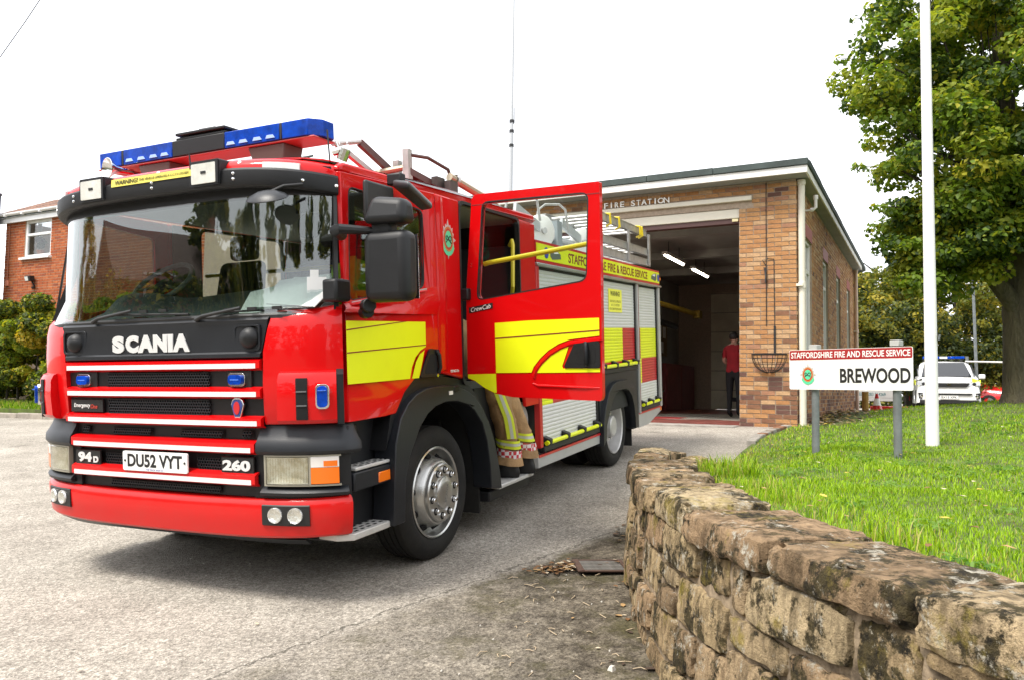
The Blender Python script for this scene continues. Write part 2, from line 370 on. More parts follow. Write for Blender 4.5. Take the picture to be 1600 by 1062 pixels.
def box5(mb, a0, a1, z0, z1, d0, d1, axis, r, mi):
    """a brick: face at d1 (out), four sides; axis 'y' wall faces -y, axis 'x' wall faces +x"""
    e = .004
    q = [(a0+r.uniform(0, e), z0+r.uniform(0, e)), (a1-r.uniform(0, e), z0+r.uniform(0, e)), (a1-r.uniform(0, e), z1-r.uniform(0, e)), (a0+r.uniform(0, e), z1-r.uniform(0, e))]
    f = d1 + r.uniform(-.002, .002)
    P = (lambda a, z, d: (a, -d, z)) if axis == 'y' else (lambda a, z, d: (d, a, z))
    vs = [P(a, z, d0) for a, z in q] + [P(a, z, f) for a, z in q]
    fs = [(4,5,6,7), (0,1,5,4), (1,2,6,5), (2,3,7,6), (3,0,4,7)]
    if axis == 'x': pass
    mb.add(vs, fs, mi)

# ------------------------------------------------------------------ the fire station
WHITE = M('white_paint', (.80, .78, .74), .55, var=.12, vs_=3)
FELT = M('roof_felt', (.055, .075, .07), .8, var=.4, vs_=4, bump=.3, bs=50)
SOFF = M('soffit_board', (.34, .35, .35), .8, var=.2, vs_=2)
CREAM = M('cream_paint', (.74, .69, .58), .6, var=.12, vs_=2)
PINK = M('downpipe_plastic', (.70, .52, .42), .5, var=.2, vs_=2)
GLZ = glass_mat('window_glass', (.55, .6, .6), 1.3)
DARK = M('dark_room', (.02, .02, .022), .9)
st = thing('fire_station', 'low flat roofed brick fire station with its big doorway standing open', 'fire station', mat=STN)
H = 4.0; W = 5.4; D = 10.7
OPX0, OPX1, OPT = -4.48, -.90, 3.60
fw = MB().prism([(-W,-.5),(OPX0,-.5),(OPX0,OPT),(OPX1,OPT),(OPX1,-.5),(0,-.5),(0,H),(-W,H)], 0, .25, 'y').build('front_wall', MORT, st)
r = random.Random(4)
rects = courses(-W, .0, -.16, H, [(OPX0, OPX1, -1, 3.60), (-4.7, -.69, 3.60, 3.785)], seed=5)
rects.sort(key=lambda q: (0 if q[0] > -.95 else 1, -q[0]))
meshes = {}
for q in rects[:285]:
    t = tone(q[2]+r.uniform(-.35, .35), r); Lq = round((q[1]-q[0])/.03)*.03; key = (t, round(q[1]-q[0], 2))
    if key not in meshes:
        mb = MB(); w = q[1]-q[0]; box5(mb, -w/2, w/2, 0, .065, -.03, .009, 'y', r, 0); meshes[key] = mb.mesh('brick', TAN[t], 0)
    o = link('brick', meshes[key], fw); o.location = ((q[0]+q[1])/2, r.uniform(-.002, .002), q[2])
mb = MB()
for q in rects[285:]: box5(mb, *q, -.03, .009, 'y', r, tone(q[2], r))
if mb.v: o = mb.build('brickwork', TAN, fw, smooth=0); o['kind'] = 'stuff'
# side wall with four tall windows
WINS = [(1.0, 1.88), (3.53, 4.41), (6.05, 6.93), (8.57, 9.45)]; WZ0, WZ1 = .95, 3.24
sw = MB().prism([(.25,-.5),(D,-.5),(D,H),(.25,H)], -.25, 0, 'x', [[(a,WZ0),(b,WZ0),(b,WZ1),(a,WZ1)] for a, b in WINS]).build('side_wall', MORT, st)
mb = MB(); rr = random.Random(9)
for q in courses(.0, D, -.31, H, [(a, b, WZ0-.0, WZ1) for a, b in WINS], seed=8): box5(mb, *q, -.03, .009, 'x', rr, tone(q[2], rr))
o = mb.build('brickwork', TAN, sw, smooth=0); o['kind'] = 'stuff'
MB().box(-W, -W+.25, .25, D, -.5, H).build('far_side_wall', MORT, st)
BDX0, BDX1, BDT = -3.80, -1.3, 3.45
MB().prism([(-W+.25,-.5),(BDX0,-.5),(BDX0,BDT),(BDX1,BDT),(BDX1,-.5),(-.25,-.5),(-.25,H),(-W+.25,H)], D-.25, D, 'y').build('rear_wall', MORT, st)
REDP = M('red_spandrel', (.32, .055, .04), .6)
for a, b in WINS:
    w = MB()
    for y0, y1, z0, z1 in ((a, a+.055, WZ0, WZ1), (b-.055, b, WZ0, WZ1), (a+.055, b-.055, WZ0, WZ0+.06), (a+.055, b-.055, WZ1-.06, WZ1), (a+.055, b-.055, 2.66, 2.73), ((a+b)/2-.03, (a+b)/2+.03, WZ0+.06, 2.66)): w.box(-.10, -.035, y0, y1, z0, z1)
    f = w.build('window', WHITE, st, bevel=.006)
    MB().box(-.075, -.069, a+.05, b-.05, WZ0+.05, WZ1-.05).build('pane', GLZ, f)
    MB().box(-.12, .04, a-.04, b+.04, WZ0-.055, WZ0-.003).build('sill', CONC, f, bevel=.006)
    MB().box(-.02, .013, a, b, WZ1+.003, WZ1+.23).build('lintel_panel', REDP, f)
# roof: slab, white fascia boards, felt edge with lapped joints
MB().box(-W-.3, .19, -.32, D+.05, H+.004, H+.2).build('roof', SOFF, st)
fa = MB(); fa.box(-W-.33, .222, -.35, -.321, H-.002, H+.113); fa.box(.191, .22, -.321, D+.08, H-.002, H+.113); fa.build('fascia_board', WHITE, st, bevel=.004)
fl = MB(); rr = random.Random(2); x = .235
while x > -W-.3:
    L = rr.uniform(1.1, 1.5); fl.box(x-L+.006, x, -.372-rr.uniform(0, .006), -.2, H+.116, H+.222+rr.uniform(0, .008)); x -= L
y = -.19
while y < D:
    L = rr.uniform(1.1, 1.5); fl.box(.0, .243+rr.uniform(0, .006), y, y+L-.006, H+.116, H+.222+rr.uniform(0, .008)); y += L
fl.box(-W, -.0, -.2, D, H+.2, H+.215); fl.build('felt_edge', FELT, st, bevel=.008)
MB().box(-4.72, -.69, -.06, .12, 3.706, 3.782).build('concrete_lintel', CREAM, st, bevel=.006)
MB().box(OPX0, OPX1, .02, .24, 3.44, 3.598).build('shutter_box', CREAM, st, bevel=.008)
bt = MB().box(OPX0, OPX1, .05, .20, 3.36, 3.438).build('shutter_bottom_rail', M('shutter_steel', (.10, .045, .04), .5), st)
MB().box(-1.02, -.92, .02, .06, 3.385, 3.43).build('amber_lamp', M('lamp_lens', (.8, .7, .4), .3), bt)
letters = 'FIRE STATION'; xs = np.linspace(-3.24, -2.125, 12)
LET = M('letter_metal', (.82, .80, .76), .4, metal=.2)
for ch, x in zip(letters, xs):
    if ch == ' ': continue
    wd = {'I': .022, 'O': .112, 'N': .1, 'A': .1}.get(ch, .072)
    text_obj('letter', ch, wd, .098, LET, st, (x, -.032, 3.846), (1,0,0), (0,0,1), bold=.012, depth=.02)
# rainwater pipes
for yy, cm, xx, rr_ in ((.07, PINK, .075, .055), (D-.12, PINK, .075, .05)):
    t = MB().tube([(xx, yy, 3.93), (xx, yy, -.12)], rr_, 14, mi=0)
    t.tube([(xx, yy, 3.98), (xx, yy, 3.90)], rr_*1.22, 14); t.tube([(xx, yy, 2.32), (xx, yy, 2.22)], rr_*1.2, 14)
    p = t.build('downpipe', CREAM if yy < 1 else PINK, st)
    MB().box(.0, .10, yy-.10, yy+.10, 2.25, 2.29).build('pipe_bracket', CREAM, p)
# overflow pipe under the eaves, cable conduit on the pier, tie hook
c = MB().tube([(0, .75, 3.62), (.16, .75, 3.63)], .017, 8); c.tube([(.16, .75, 3.63), (.21, .75, 3.66), (.21, .75, 3.83)], .028, 8); c.tube([(.13, .75, 3.63), (.17, .75, 3.63)], .035, 8); c.tube([(.21, .75, 3.80), (.21, .75, 3.87)], .04, 8)
c.build('overflow_pipe', WHITE, st)
BLK = M('black_iron', (.012, .012, .013), .5)
c = MB().tube([(-.463, -.016, 3.98), (-.466, -.016, 1.62)], .007, 6); c.tube([(-.466, -.016, 2.60), (-.52, -.03, 2.70), (-.45, -.03, 2.72), (-.345, -.016, 2.71), (-.335, -.016, 1.28)], .006, 6); c.box(-.352, -.320, -.024, -.008, 1.18, 1.62)
c.build('cable', BLK, st)
c = MB()
for k in range(5): c.tube([(-.50+.01*k, -.02, 2.58-.05*(k % 2)), (-.47, -.05-.008*k, 2.44-.03*k), (-.475+.004*k, -.02, 2.33)], .007, 5)
c.build('cable_hook', BLK, st)
MB().box(-.205, -.17, -.012, .0, .0, 3.9).build('pier_joint', M('joint_dark', (.05, .035, .03), .9), st) if False else None
# inside the bay
IW = M('bay_wall', (.34, .33, .30), .8, var=.3, vs_=1.5); FLR = M('bay_floor', (.24, .065, .05), .45, var=.5, vs_=3)
MB().box(-W+.25, -.25, .0, D-.25, -.5, .035).build('floor', FLR, st)
MB().box(OPX0, OPX1, -.45, -.005, -.4, .012).build('threshold', CONC, st, bevel=.01)
MB().box(-W+.25, -.25, .25, D-.25, 3.75, 3.98).build('ceiling', IW, st)
bm_ = MB()
for y in (2.0, 4.6, 7.2): bm_.box(-W+.26, -.26, y-.12, y+.12, 3.58, 3.748)
bm_.build('ceiling_beam', IW, st)
lin = MB(); lin.box(-.29, -.252, .27, D-.26, .04, 3.74); lin.box(-5.149, -4.9, .27, D-.26, .04, 3.74); lin.build('lining', IW, st)
bd = MB(); RD = M('door_panel', (.68, .65, .50), .55, var=.2, vs_=2)
n = 6; hz = (BDT-.05)/n
for k in range(n):
    z0 = .05+k*hz
    if k == 2:
        wx0, wx1 = -3.55, -3.02
        bd.prism([(BDX0-.1, z0), (BDX1+.1, z0), (BDX1+.1, z0+hz-.012), (BDX0-.1, z0+hz-.012)], D-.32, D-.27, 'y', [rrect(wx0, wx1, z0+.35, z0+.565, .09)])
    else: bd.box(BDX0-.1, BDX1+.1, D-.32, D-.27, z0, z0+hz-.012)
bdo = bd.build('rear_shutter_door', RD, st, bevel=.006); MB().box(BDX0-.1, BDX1+.1, D-.268, D-.26, .04, BDT).build('door_backing', DARK, bdo) if False else None
for k in range(6): MB().box(BDX0-.1, BDX1+.1, D-.31, D-.28, .05+(k+1)*hz-.013, .05+(k+1)*hz).build('panel_joint', DARK, bdo)
z0 = .05+2*hz; MB().prism(rrect(-3.57, -3.0, z0+.33, z0+.585, .1), D-.335, D-.315, 'y', [rrect(-3.55, -3.02, z0+.35, z0+.565, .09)]).build('window_seal', BLK, bdo)
MB().box(-3.30, -3.02, D-.335, D-.322, .28, .40).build('vent', BLK, bdo)
LIT = M('lit_tube', (1, .95, .85), .4, emit=(1, .9, .7, 10))
for (xx, ya) in ((-3.07, 2.95), (-3.05, 5.1)):
    t = thing('tube_light', 'nearer lit tube light on the bay ceiling' if ya < 4 else 'farther lit tube light on the bay ceiling', 'light', mat=STN @ Matrix.Translation((xx, ya, 3.40)), group='tube lights in the engine bay')
    MB().box(-.06, .06, 0, 1.45, .03, .09).build('housing', WHITE, t); MB().tube([(0, .03, .012), (0, 1.42, .012)], .022, 10).build('tube', LIT, t)
    MB().tube([(0, .3, .09), (0, .3, .35)], .008, 6).build('hanger', BLK, t); MB().tube([(0, 1.1, .09), (0, 1.1, .35)], .008, 6).build('hanger', BLK, t)
def bay(name, label, cat, p): return thing(name, label, cat, mat=STN @ Matrix.Translation(p))
YEL = M('yellow_paint', (.42, .28, .03), .5, var=.3, vs_=4)
t = bay('exhaust_extractor', 'yellow exhaust extractor boom hanging across the bay', 'extractor', (-4.4, 3.4, 2.78))
MB().tube([(0, -2.2, .1), (.1, 3.0, .02), (.7, 4.6, -.16)], .07, 10).build('boom', YEL, t); MB().tube([(-.1, -2.6, -.32), (.05, 1.2, -.38), (.2, 4.3, -.50)], .08, 10).build('duct', BLK, t)
MB().box(.62, .80, 4.5, 4.8, -.26, -.06).build('boom_end', YEL, t); MB().bar((0, -.5, .1), (0, -.5, .78), .05, .05).build('hanger', BLK, t); MB().bar((0.1, 2.5, .1), (.1, 2.5, .78), .05, .05).build('hanger', BLK, t)
t = bay('cupboard', 'dark red cupboard against the bay wall with a notice board over it', 'cupboard', (-4.55, 7.6, .036))
RC = M('dull_red', (.20, .03, .03), .5, var=.3, vs_=3)
MB().box(-.3, .3, -.6, 2.2, 0, 1.25).build('body', RC, t, bevel=.01); MB().box(.302, .318, -.55, .77, .06, 1.18).build('door', RC, t); MB().box(.302, .318, .82, 2.15, .06, 1.18).build('door', RC, t)
t = bay('notice_board', 'board of white notices over the dark red cupboard', 'notice board', (-4.88, 8.2, 1.55))
MB().box(0, .02, -.5, .9, 0, .9).build('board', M('cork', (.25, .18, .1), .9), t)
for k, (y, z) in enumerate(((-.4, .1), (-.05, .15), (.3, .08), (-.3, .5), (.1, .52), (.5, .5))): MB().box(.021, .026, y, y+.26, z, z+.32).build('notice', WHITE, t)
t = bay('storage_bin', 'dark green storage bin on the bay floor', 'bin', (-4.35, 5.9, .036)); GB = M('green_plastic', (.01, .09, .05), .5)
MB().hexa([(-.2,-.3,0),(.2,-.3,0),(.2,.3,0),(-.2,.3,0),(-.26,-.36,.5),(.26,-.36,.5),(.26,.36,.5),(-.26,.36,.5)]).build('tub', GB, t, bevel=.02); MB().box(-.28, .28, -.38, .38, .5, .54).build('lid', GB, t, bevel=.015)
t = bay('floor_mat', 'red mat lying just inside the big doorway', 'mat', (-3.2, 1.9, .036)); MB().box(-1.2, .9, -.5, .5, .0, .012).build('mat', M('red_mat', (.30, .02, .02), .8), t)
# hanging basket
t = thing('hanging_basket', 'empty half round black wire basket on the brick pier', 'wire basket', mat=STN @ Matrix.Translation((-.425, -.012, 1.17)))
rw, rd, hb = .275, .20, .30; fr = MB(); 
fr.tube([(rw*math.cos(R(a)), -rd*math.sin(R(a)), 0) for a in range(0, 181, 15)], .009, 6); fr.tube([(-rw, 0, 0), (rw, 0, 0)], .009, 6)
for s in (.25, .55, .85):
    q = math.sqrt(1-s*s); fr.tube([(rw*q*math.cos(R(a)), -rd*q*math.sin(R(a)), -hb*s) for a in range(0, 181, 15)], .0055, 5)
fr.build('hoop', BLK, t); rb = MB()
for a in range(0, 181, 18): rb.tube([(rw*math.cos(R(f))*math.cos(R(a)), -rd*math.cos(R(f))*math.sin(R(a)), -hb*math.sin(R(f))) for f in range(0, 86, 12)], .0055, 5)
rb.build('rib', BLK, t)
# brick-on-edge edging beside the drive
KERBB = M('edging_grey', (.24, .19, .14), .9, var=.5, vs_=12, bump=.5, bs=60)
t = thing('brick_edging', 'short kerb of bricks on edge curving up to the station pier', 'edging', (0, 0, 0))
pts = [(3.05, 10.15), (3.35, 10.8), (3.7, 11.42), (4.0, 11.9), (4.25, 12.25)]
for a, b in zip(pts[:-1], pts[1:]):
    L = math.dist(a, b); n = int(L/.225)+1
    for k in range(n):
        f = (k+.5)/n; x = a[0]+(b[0]-a[0])*f; y = a[1]+(b[1]-a[1])*f
        o = MB().box(-.105, .105, -.055, .055, -.12, .085).build('brick', (TAN[3], CONC, KERBB)[r.choice((0, 1, 1, 2))], t, bevel=.012); o.location = (x, y, float(ground_z(x, y))); o.rotation_euler = (r.uniform(-.04, .04), r.uniform(-.03, .03), math.atan2(b[1]-a[1], b[0]-a[0])+r.uniform(-.05, .05))
# thin radio mast behind
t = thing('radio_mast', 'very tall thin grey radio mast rising behind the station', 'mast', (-.12, 27, 1.0))
MB().tube([(0,0,0),(0,0,9.6),(0,0,10.6),(0,0,16.5)], [.075,.07,.05,.04], 8).build('pole', M('galvanised', (.42,.43,.44), .45, metal=.5), t)
c = MB()
for z in (8.9, 9.4, 9.75): c.tube([(0,0,z),(0,0,z+.10)], .085, 8)
c.tube([(-.02,0,9.6),(.09,0,9.75),(.09,0,10.3)], .012, 5); c.build('aerial_clamp', BLK, t)
# ------------------------------------------------------------------ fire engine
def paint(name, c, orange=True):
    m = M(name, c, .34, coat=.5, spec=.15); nt = m.node_tree; b = nt.nodes['Principled BSDF']
    tc = nt.nodes.new('ShaderNodeTexCoord'); n = nt.nodes.new('ShaderNodeTexNoise'); n.inputs['Scale'].default_value = 2.2; n.inputs['Detail'].default_value = 2
    nt.links.new(tc.outputs['Object'], n.inputs['Vector'])
    bp = nt.nodes.new('ShaderNodeBump'); bp.inputs['Strength'].default_value = .05; bp.inputs['Distance'].default_value = .05
    nt.links.new(n.outputs['Fac'], bp.inputs['Height']); nt.links.new(bp.outputs['Normal'], b.inputs['Normal'])
    # splashed road dirt low on the panels
    sp = nt.nodes.new('ShaderNodeSeparateXYZ'); nt.links.new(tc.outputs['Object'], sp.inputs[0])
    zr = nt.nodes.new('ShaderNodeMapRange'); zr.inputs['From Min'].default_value = .95; zr.inputs['From Max'].default_value = .30; zr.inputs['To Min'].default_value = 0.; zr.inputs['To Max'].default_value = .28; nt.links.new(sp.outputs['Z'], zr.inputs['Value'])
    dn = nt.nodes.new('ShaderNodeTexNoise'); dn.inputs['Scale'].default_value = 9; dn.inputs['Detail'].default_value = 8; dn.inputs['Roughness'].default_value = .75; nt.links.new(tc.outputs['Object'], dn.inputs['Vector'])
    dm = nt.nodes.new('ShaderNodeMath'); dm.operation = 'MULTIPLY'; nt.links.new(zr.outputs['Result'], dm.inputs[0]); nt.links.new(dn.outputs['Fac'], dm.inputs[1])
    mx = nt.nodes.new('ShaderNodeMix'); mx.data_type = 'RGBA'; mx.inputs['A'].default_value = (*c, 1); mx.inputs['B'].default_value = (.12, .085, .06, 1); nt.links.new(dm.outputs[0], mx.inputs['Factor']); nt.links.new(mx.outputs['Result'], b.inputs['Base Color'])
    # road film: duller, greyer patches
    n2 = nt.nodes.new('ShaderNodeTexNoise'); n2.inputs['Scale'].default_value = 7; n2.inputs['Detail'].default_value = 7; nt.links.new(tc.outputs['Object'], n2.inputs['Vector'])
    mr = nt.nodes.new('ShaderNodeMapRange'); mr.inputs['From Min'].default_value = .4; mr.inputs['From Max'].default_value = .75; mr.inputs['To Min'].default_value = .02; mr.inputs['To Max'].default_value = .10
    nt.links.new(n2.outputs['Fac'], mr.inputs['Value']); nt.links.new(mr.outputs['Result'], b.inputs['Coat Roughness'])
    return m
RED = paint('fire_red', (.58, .0015, .003)); YL = M('fluorescent_yellow', (.78, .86, .004), .42, coat=.25, var=.06, vs_=4)
DRED = M('decal_red', (.50, .01, .015), .4, coat=.3); MAROON = M('line_maroon', (.20, .012, .012), .5)
PLS = M('black_plastic', (.0085, .009, .0105), .50, spec=.4, var=.3, vs_=10, bump=.10, bs=220)
GRY = M('dark_grey_trim', (.013, .015, .019), .42, spec=.4, var=.25, vs_=5, bump=.06, bs=200)
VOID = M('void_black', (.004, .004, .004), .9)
RUB = M('tyre_rubber', (.010, .010, .010), .75, spec=.3, var=.35, vs_=8, bump=.15, bs=70, var2=(.019, .018, .016))
ALU = M('aluminium', (.62, .62, .61), .36, metal=.85, var=.2, vs_=6); STEEL = M('wheel_steel', (.60, .60, .58), .30, metal=.9, var=.2, vs_=9)
CHR = M('chrome', (.78, .78, .78), .10, metal=1.); SLATM = M('shutter_alu', (.66, .66, .64), .48, metal=.1, var=.06, vs_=3)
SILV = M('silver_letter', (.74, .74, .73), .35, metal=.25); REFL = M('reflective_white', (.74, .71, .69), .45)
GLS = glass_mat("windscreen_glass", (.74, .80, .78), 2.1); GLD = glass_mat("door_glass", (.90, .93, .92), .4); GLK = glass_mat("side_glass", (.62, .66, .64), 2.0)
LENS = glass_mat('clear_lens', (.93, .93, .9), 1.3); BLUE = M('blue_lens', (.001, .065, .52), .2, coat=.12, spec=.2, var=.55, vs_=14); BLIT = M('blue_reflector', (.10, .25, .85), .3, metal=.3)
ORG = M('orange_lens', (.85, .17, .005), .25, coat=.5); BLKL = M('black_print', (.012, .012, .012), .5); WHT = M('plate_white', (.80, .80, .78), .45)
CABIN = M('cabin_grey', (.055, .062, .060), .7, var=.2, vs_=6); SEAT = M('seat_cloth', (.02, .02, .024), .9); HIVIS = M('hi_vis_cloth', (.40, .62, .02), .75, var=.3, vs_=5)
YRAIL = M('grab_rail_yellow', (.72, .55, .02), .4, coat=.3)

fe = thing('fire_engine', 'red and yellow fire engine parked on the sloping drive with its crew door open', 'fire engine', mat=TRUCK)
HWX = 1.22
def fy(x): return .05 + .2*(abs(x)/HWX)**6
_pl = [(x, fy(x)) for x in list(np.linspace(0, .9, 13)) + [.96, 1.01, 1.055, 1.09, 1.12, 1.145, 1.167, 1.186, 1.2]] + [(1.211, .2365), (1.217, .2525), (1.22, .272), (1.22, .35), (1.22, 3.2)]
_pl = [(float(a), float(b)) for a, b in _pl]; _ps = [0.]
for a, b in zip(_pl[:-1], _pl[1:]): _ps.append(_ps[-1]+math.dist(a, b))
_px = [p[0] for p in _pl]; _py = [p[1] for p in _pl]
def sx(x): return float(np.interp(abs(x), _px[:-2], _ps[:-2]))*(1 if x >= 0 else -1)
def sy(y): return float(np.interp(y, _py, _ps))
def plan(s, off=0.):
    q = abs(s); x, y = np.interp(q, _ps, _px), np.interp(q, _ps, _py); e = .012
    a = (np.interp(q-e, _ps, _px) if q > e else -np.interp(e-q, _ps, _px), np.interp(abs(q-e), _ps, _py)); b = (np.interp(q+e, _ps, _px), np.interp(q+e, _ps, _py))
    tx, ty = b[0]-a[0], b[1]-a[1]; l = math.hypot(tx, ty); nx, ny = ty/l, -tx/l
    x, y = float(x+nx*off), float(y+ny*off); return (x if s >= 0 else -x, y)
def wrap(mb, s0, s1, prof, thick=.03, step=.045, zf=None, yf=None, mi=0):
    """a panel following the bowed cab front between arc lengths s0 and s1 (numbers or functions of z); prof = (z, offset)"""
    f0 = s0 if callable(s0) else (lambda z: s0); f1 = s1 if callable(s1) else (lambda z: s1)
    L = abs(f1(prof[0][0])-f0(prof[0][0])); n = max(2, int(L/step)+1); P = []; Q = []
    for i in range(n+1):
        t = i/n; rp = []; rq = []
        for z, off in prof:
            s = f0(z)+(f1(z)-f0(z))*t; zz = z+(zf(s, z) if zf else 0); x, y = plan(s, off); x2, y2 = plan(s, off-thick); dy = yf(x, z) if yf else 0
            rp.append((x, y+dy, zz)); rq.append((x2, y2+dy, zz))
        P.append(rp); Q.append(rq)
    return mb.shell(P, Q, mi)
SMAX = sy(.25)
# --- chassis and hidden bulk
ch = MB().box(-.42, .42, .5, 6.8, .5, .8); ch.box(-1.0, 1.0, .4, .8, .42, .9); ch.box(-.9, .9, 1.75, 2.75, .42, .85); ch.box(-1.05, 1.05, 3.0, 4.5, .45, .6); ch.box(-.7, .7, 6.0, 6.9, .45, .6)
ch.tube([(-.95, 5.16, .44), (.95, 5.16, .44)], .09, 10); ch.tube([(-.95, 1.25, .44), (.95, 1.25, .44)], .07, 10); ch.box(-.6, .6, .2, .4, .38, .55)
ch.build('chassis', VOID, fe)
# --- front bumper
bz = lambda s, z: .028*(abs(s)/SMAX)**2*(1 if z < .5 else .9)
bumper = wrap(MB(), -sy(.245), sy(.245), [(.368, -.035), (.372, -.006), (.385, .006), (.46, .016), (.545, .020), (.572, .012), (.586, -.004), (.590, -.05)], .05, zf=bz).build('bumper', RED, fe)
wrap(MB(), -1.0, 1.0, [(.33, -.10), (.372, -.03)], .03).build('undertray', GRY, bumper)
for sg in (1, -1):
    a, b = sx(.77), sx(1.035)
    fl = wrap(MB(), sg*a, sg*b, [(.445, .018), (.45, .025), (.553, .026), (.558, .02)], .02, zf=lambda s, z: .012).build('fog_lamp', BLKL, fe)
    for s_ in (.30, .72):
        s = sg*(a+(b-a)*s_); x, y = plan(s, .024); x2, y2 = plan(s, .05); ax = Vector((x2-x, y2-y, 0))
        MB().lathe([(.0001, .003), (.022, .005), (.036, .010), (.041, .012), (.043, .008), (.043, -.01)], (x, y, .515), ax, 20).build('reflector', M('fog_mirror', (.85, .85, .83), .15, metal=.7, bump=1., bs=45), fl)
        MB().lathe([(.0001, .018), (.025, .016), (.038, .011)], (x, y, .515), ax, 20).build('lens', LENS, fl)
# --- dark body behind the grille with its slats
wrap(MB(), -sx(.80), sx(.80), [(.59, -.05), (.60, -.03), (.985, -.03), (1.0, -.012), (1.35, -.012), (1.36, -.03)], .06).build('grille_back', PLS, fe)
def hexpanel(x0, x1, z0, z1, off, name='grille_mesh', parent=None):
    mb = MB(); p = .0195; rz = p*.866; rows = max(1, int((z1-z0)/rz)); nx = int((x1-x0)/p)
    for a in range(rows):
        for b in range(nx):
            cx = x0+(b+.5+.5*(a % 2))*p; cz = z0+(a+.5)*rz
            if cx > x1: continue
            o = []; i_ = []
            for k in range(6):
                t = R(30+60*k); y = fy(cx)-off
                o.append((cx+p*.577*math.cos(t), y, cz+p*.577*math.sin(t))); i_.append((cx+p*.40*math.cos(t), y+.001, cz+p*.40*math.sin(t)))
            back = [(q[0], q[1]+.02, q[2]) for q in i_]
            fs = [(k, (k+1) % 6, 6+(k+1) % 6, 6+k) for k in range(6)] + [(6+k, 6+(k+1) % 6, 12+(k+1) % 6, 12+k) for k in range(6)]
            mb.add(o+i_+back, fs)
    g_ = mb.build(name, GRY, parent, smooth=0, recalc=False)
    MB().grid([[(x, fy(x)-off+.012, z) for z in (z0-.004, z1+.004)] for x in np.linspace(x0-.005, x1+.005, 12)]).build('mesh_backing', VOID, g_, smooth=0)
    return g_
hexpanel(-.42, .40, 1.205, 1.295, .0, parent=fe); hexpanel(-.42, .40, 1.05, 1.135, .0, parent=fe)
hexpanel(-.40, -.08, .925, .962, -.012, parent=fe); hexpanel(.16, .48, .925, .962, -.012, parent=fe); hexpanel(-.43, .45, .612, .650, -.012, parent=fe)
hexpanel(-.47, -.285, .722, .822, -.012, parent=fe); hexpanel(.285, .47, .722, .822, -.012, parent=fe); hexpanel(.62, .69, .93, .965, -.012, parent=fe); hexpanel(-.68, -.62, .93, .965, -.012, parent=fe)
def bar(z, hw, h, d, zc):
    b = wrap(MB(), -sx(hw), sx(hw), [(z-h, -.01), (z-h+.006, d-.016), (z-h*.55, d), (z+h*.6, d), (z+h-.006, d-.018), (z+h, -.01)], .03).build('grille_bar', RED, fe)
    wrap(MB(), -sx(hw-.025), sx(hw-.025), [(zc-.0135, d+.0015), (zc+.0135, d+.0015)], .004).build('reflective_strip', REFL, b); return b
for z in (1.325, 1.17, 1.01): bar(z+.006, .782, .034, .03, z)
for z in (.865, .690): bar(z+.010, .735, .040, .03, z-.002)
# number plate and badges
pl = MB().prism(rrect(-.26, .26, .718, .832, .012), .012, .022, 'y').build('number_plate', WHT, fe)
text_obj('registration', 'DU52 VYT', .44, .077, BLKL, pl, (0, .0115, .779), (1,0,0), (0,0,1), bold=.032, depth=.0008)
for x in (-.24, .24): MB().disc((x, .0115, .776), (0,-1,0), .007, .003, 10).build('plate_bolt', BLKL, pl)
text_obj('dealer_line', 'THE TRUCK SALES CO', .14, .009, M('blue_print', (.05, .06, .3), .5), pl, (0, .0115, .727), (1,0,0), (0,0,1), depth=.0005)
def badge(x0, x1, z0, z1, off=.012):
    return wrap(MB(), sx(x0), sx(x1), [(z0, off-.006), (z0+.004, off), (z1-.004, off), (z1, off-.006)], .012).build('badge_plate', BLKL, fe)
def front_text(s_, x, z, w, h, m, par, off, **k):
    e = .05; a = Vector((x-e, fy(x-e)-off, z)); b = Vector((x+e, fy(x+e)-off, z)); c = (a+b)/2; return text_obj('lettering', s_, w, h, m, par, (x, c.y, z), b-a, (0,0,1), **k)
b = badge(-.715, -.49, .722, .822); front_text('94', -.622, .778, .125, .062, SILV, b, .015, bold=.05, depth=.004); front_text('D', -.522, .766, .045, .038, SILV, b, .015, bold=.05, depth=.004)
b = badge(.49, .715, .722, .822); front_text('260', .602, .776, .195, .06, SILV, b, .015, bold=.05, depth=.004)
b = badge(-.755, -.46, 1.052, 1.132, .008); front_text('Emergency', -.645, 1.092, .155, .032, WHT, b, .0105, bold=.01, shear=.2); front_text('One', -.535, 1.089, .06, .026, M('red_print', (.5, .05, .03), .5), b, .0105, bold=.01, shear=.2)
sh = [(-.036, .046), (-.02, .058), (.02, .058), (.036, .046), (.047, .02), (.02, -.055), (-.02, -.055), (-.047, .02)]
y_ = fy(.62)-.012
b = MB().prism([(.62+a, 1.092+c) for a, c in sh], y_-.006, y_+.01, 'y').build('grille_badge', CHR, fe, bevel=.003)
MB().prism([(.62+a*.84, 1.092+c*.84) for a, c in sh], y_-.009, y_, 'y').build('badge_field', M('badge_blue', (.03, .05, .2), .4), b)
MB().prism([(.62+.022*math.cos(R(t)), 1.094+.036*math.sin(R(t))) for t in range(0, 360, 30)], y_-.012, y_, 'y').build('badge_emblem', DRED, b)
for sg in (-1, 1):
    x = .618*sg; yy = fy(x)+.004
    b = MB().box(x-.08, x+.10 if sg < 0 else x+.09, yy-.004, yy+.02, 1.20, 1.30).build('lamp_base', BLKL, fe, bevel=.004)
    l = MB().prism(rrect(x-.06, x+.06, 1.213, 1.287, .022), yy-.022, yy, 'y').build('blue_strobe', CHR, fe, bevel=.006)
    MB().prism(rrect(x-.048, x+.048, 1.223, 1.277, .02), yy-.036, yy-.01, 'y').build('lens', BLUE, l, bevel=.008)
    q = MB(); q.box(x-.03, x+.03, yy-.038, yy-.034, 1.247, 1.253); q.build('lens_rib', BLIT, l)
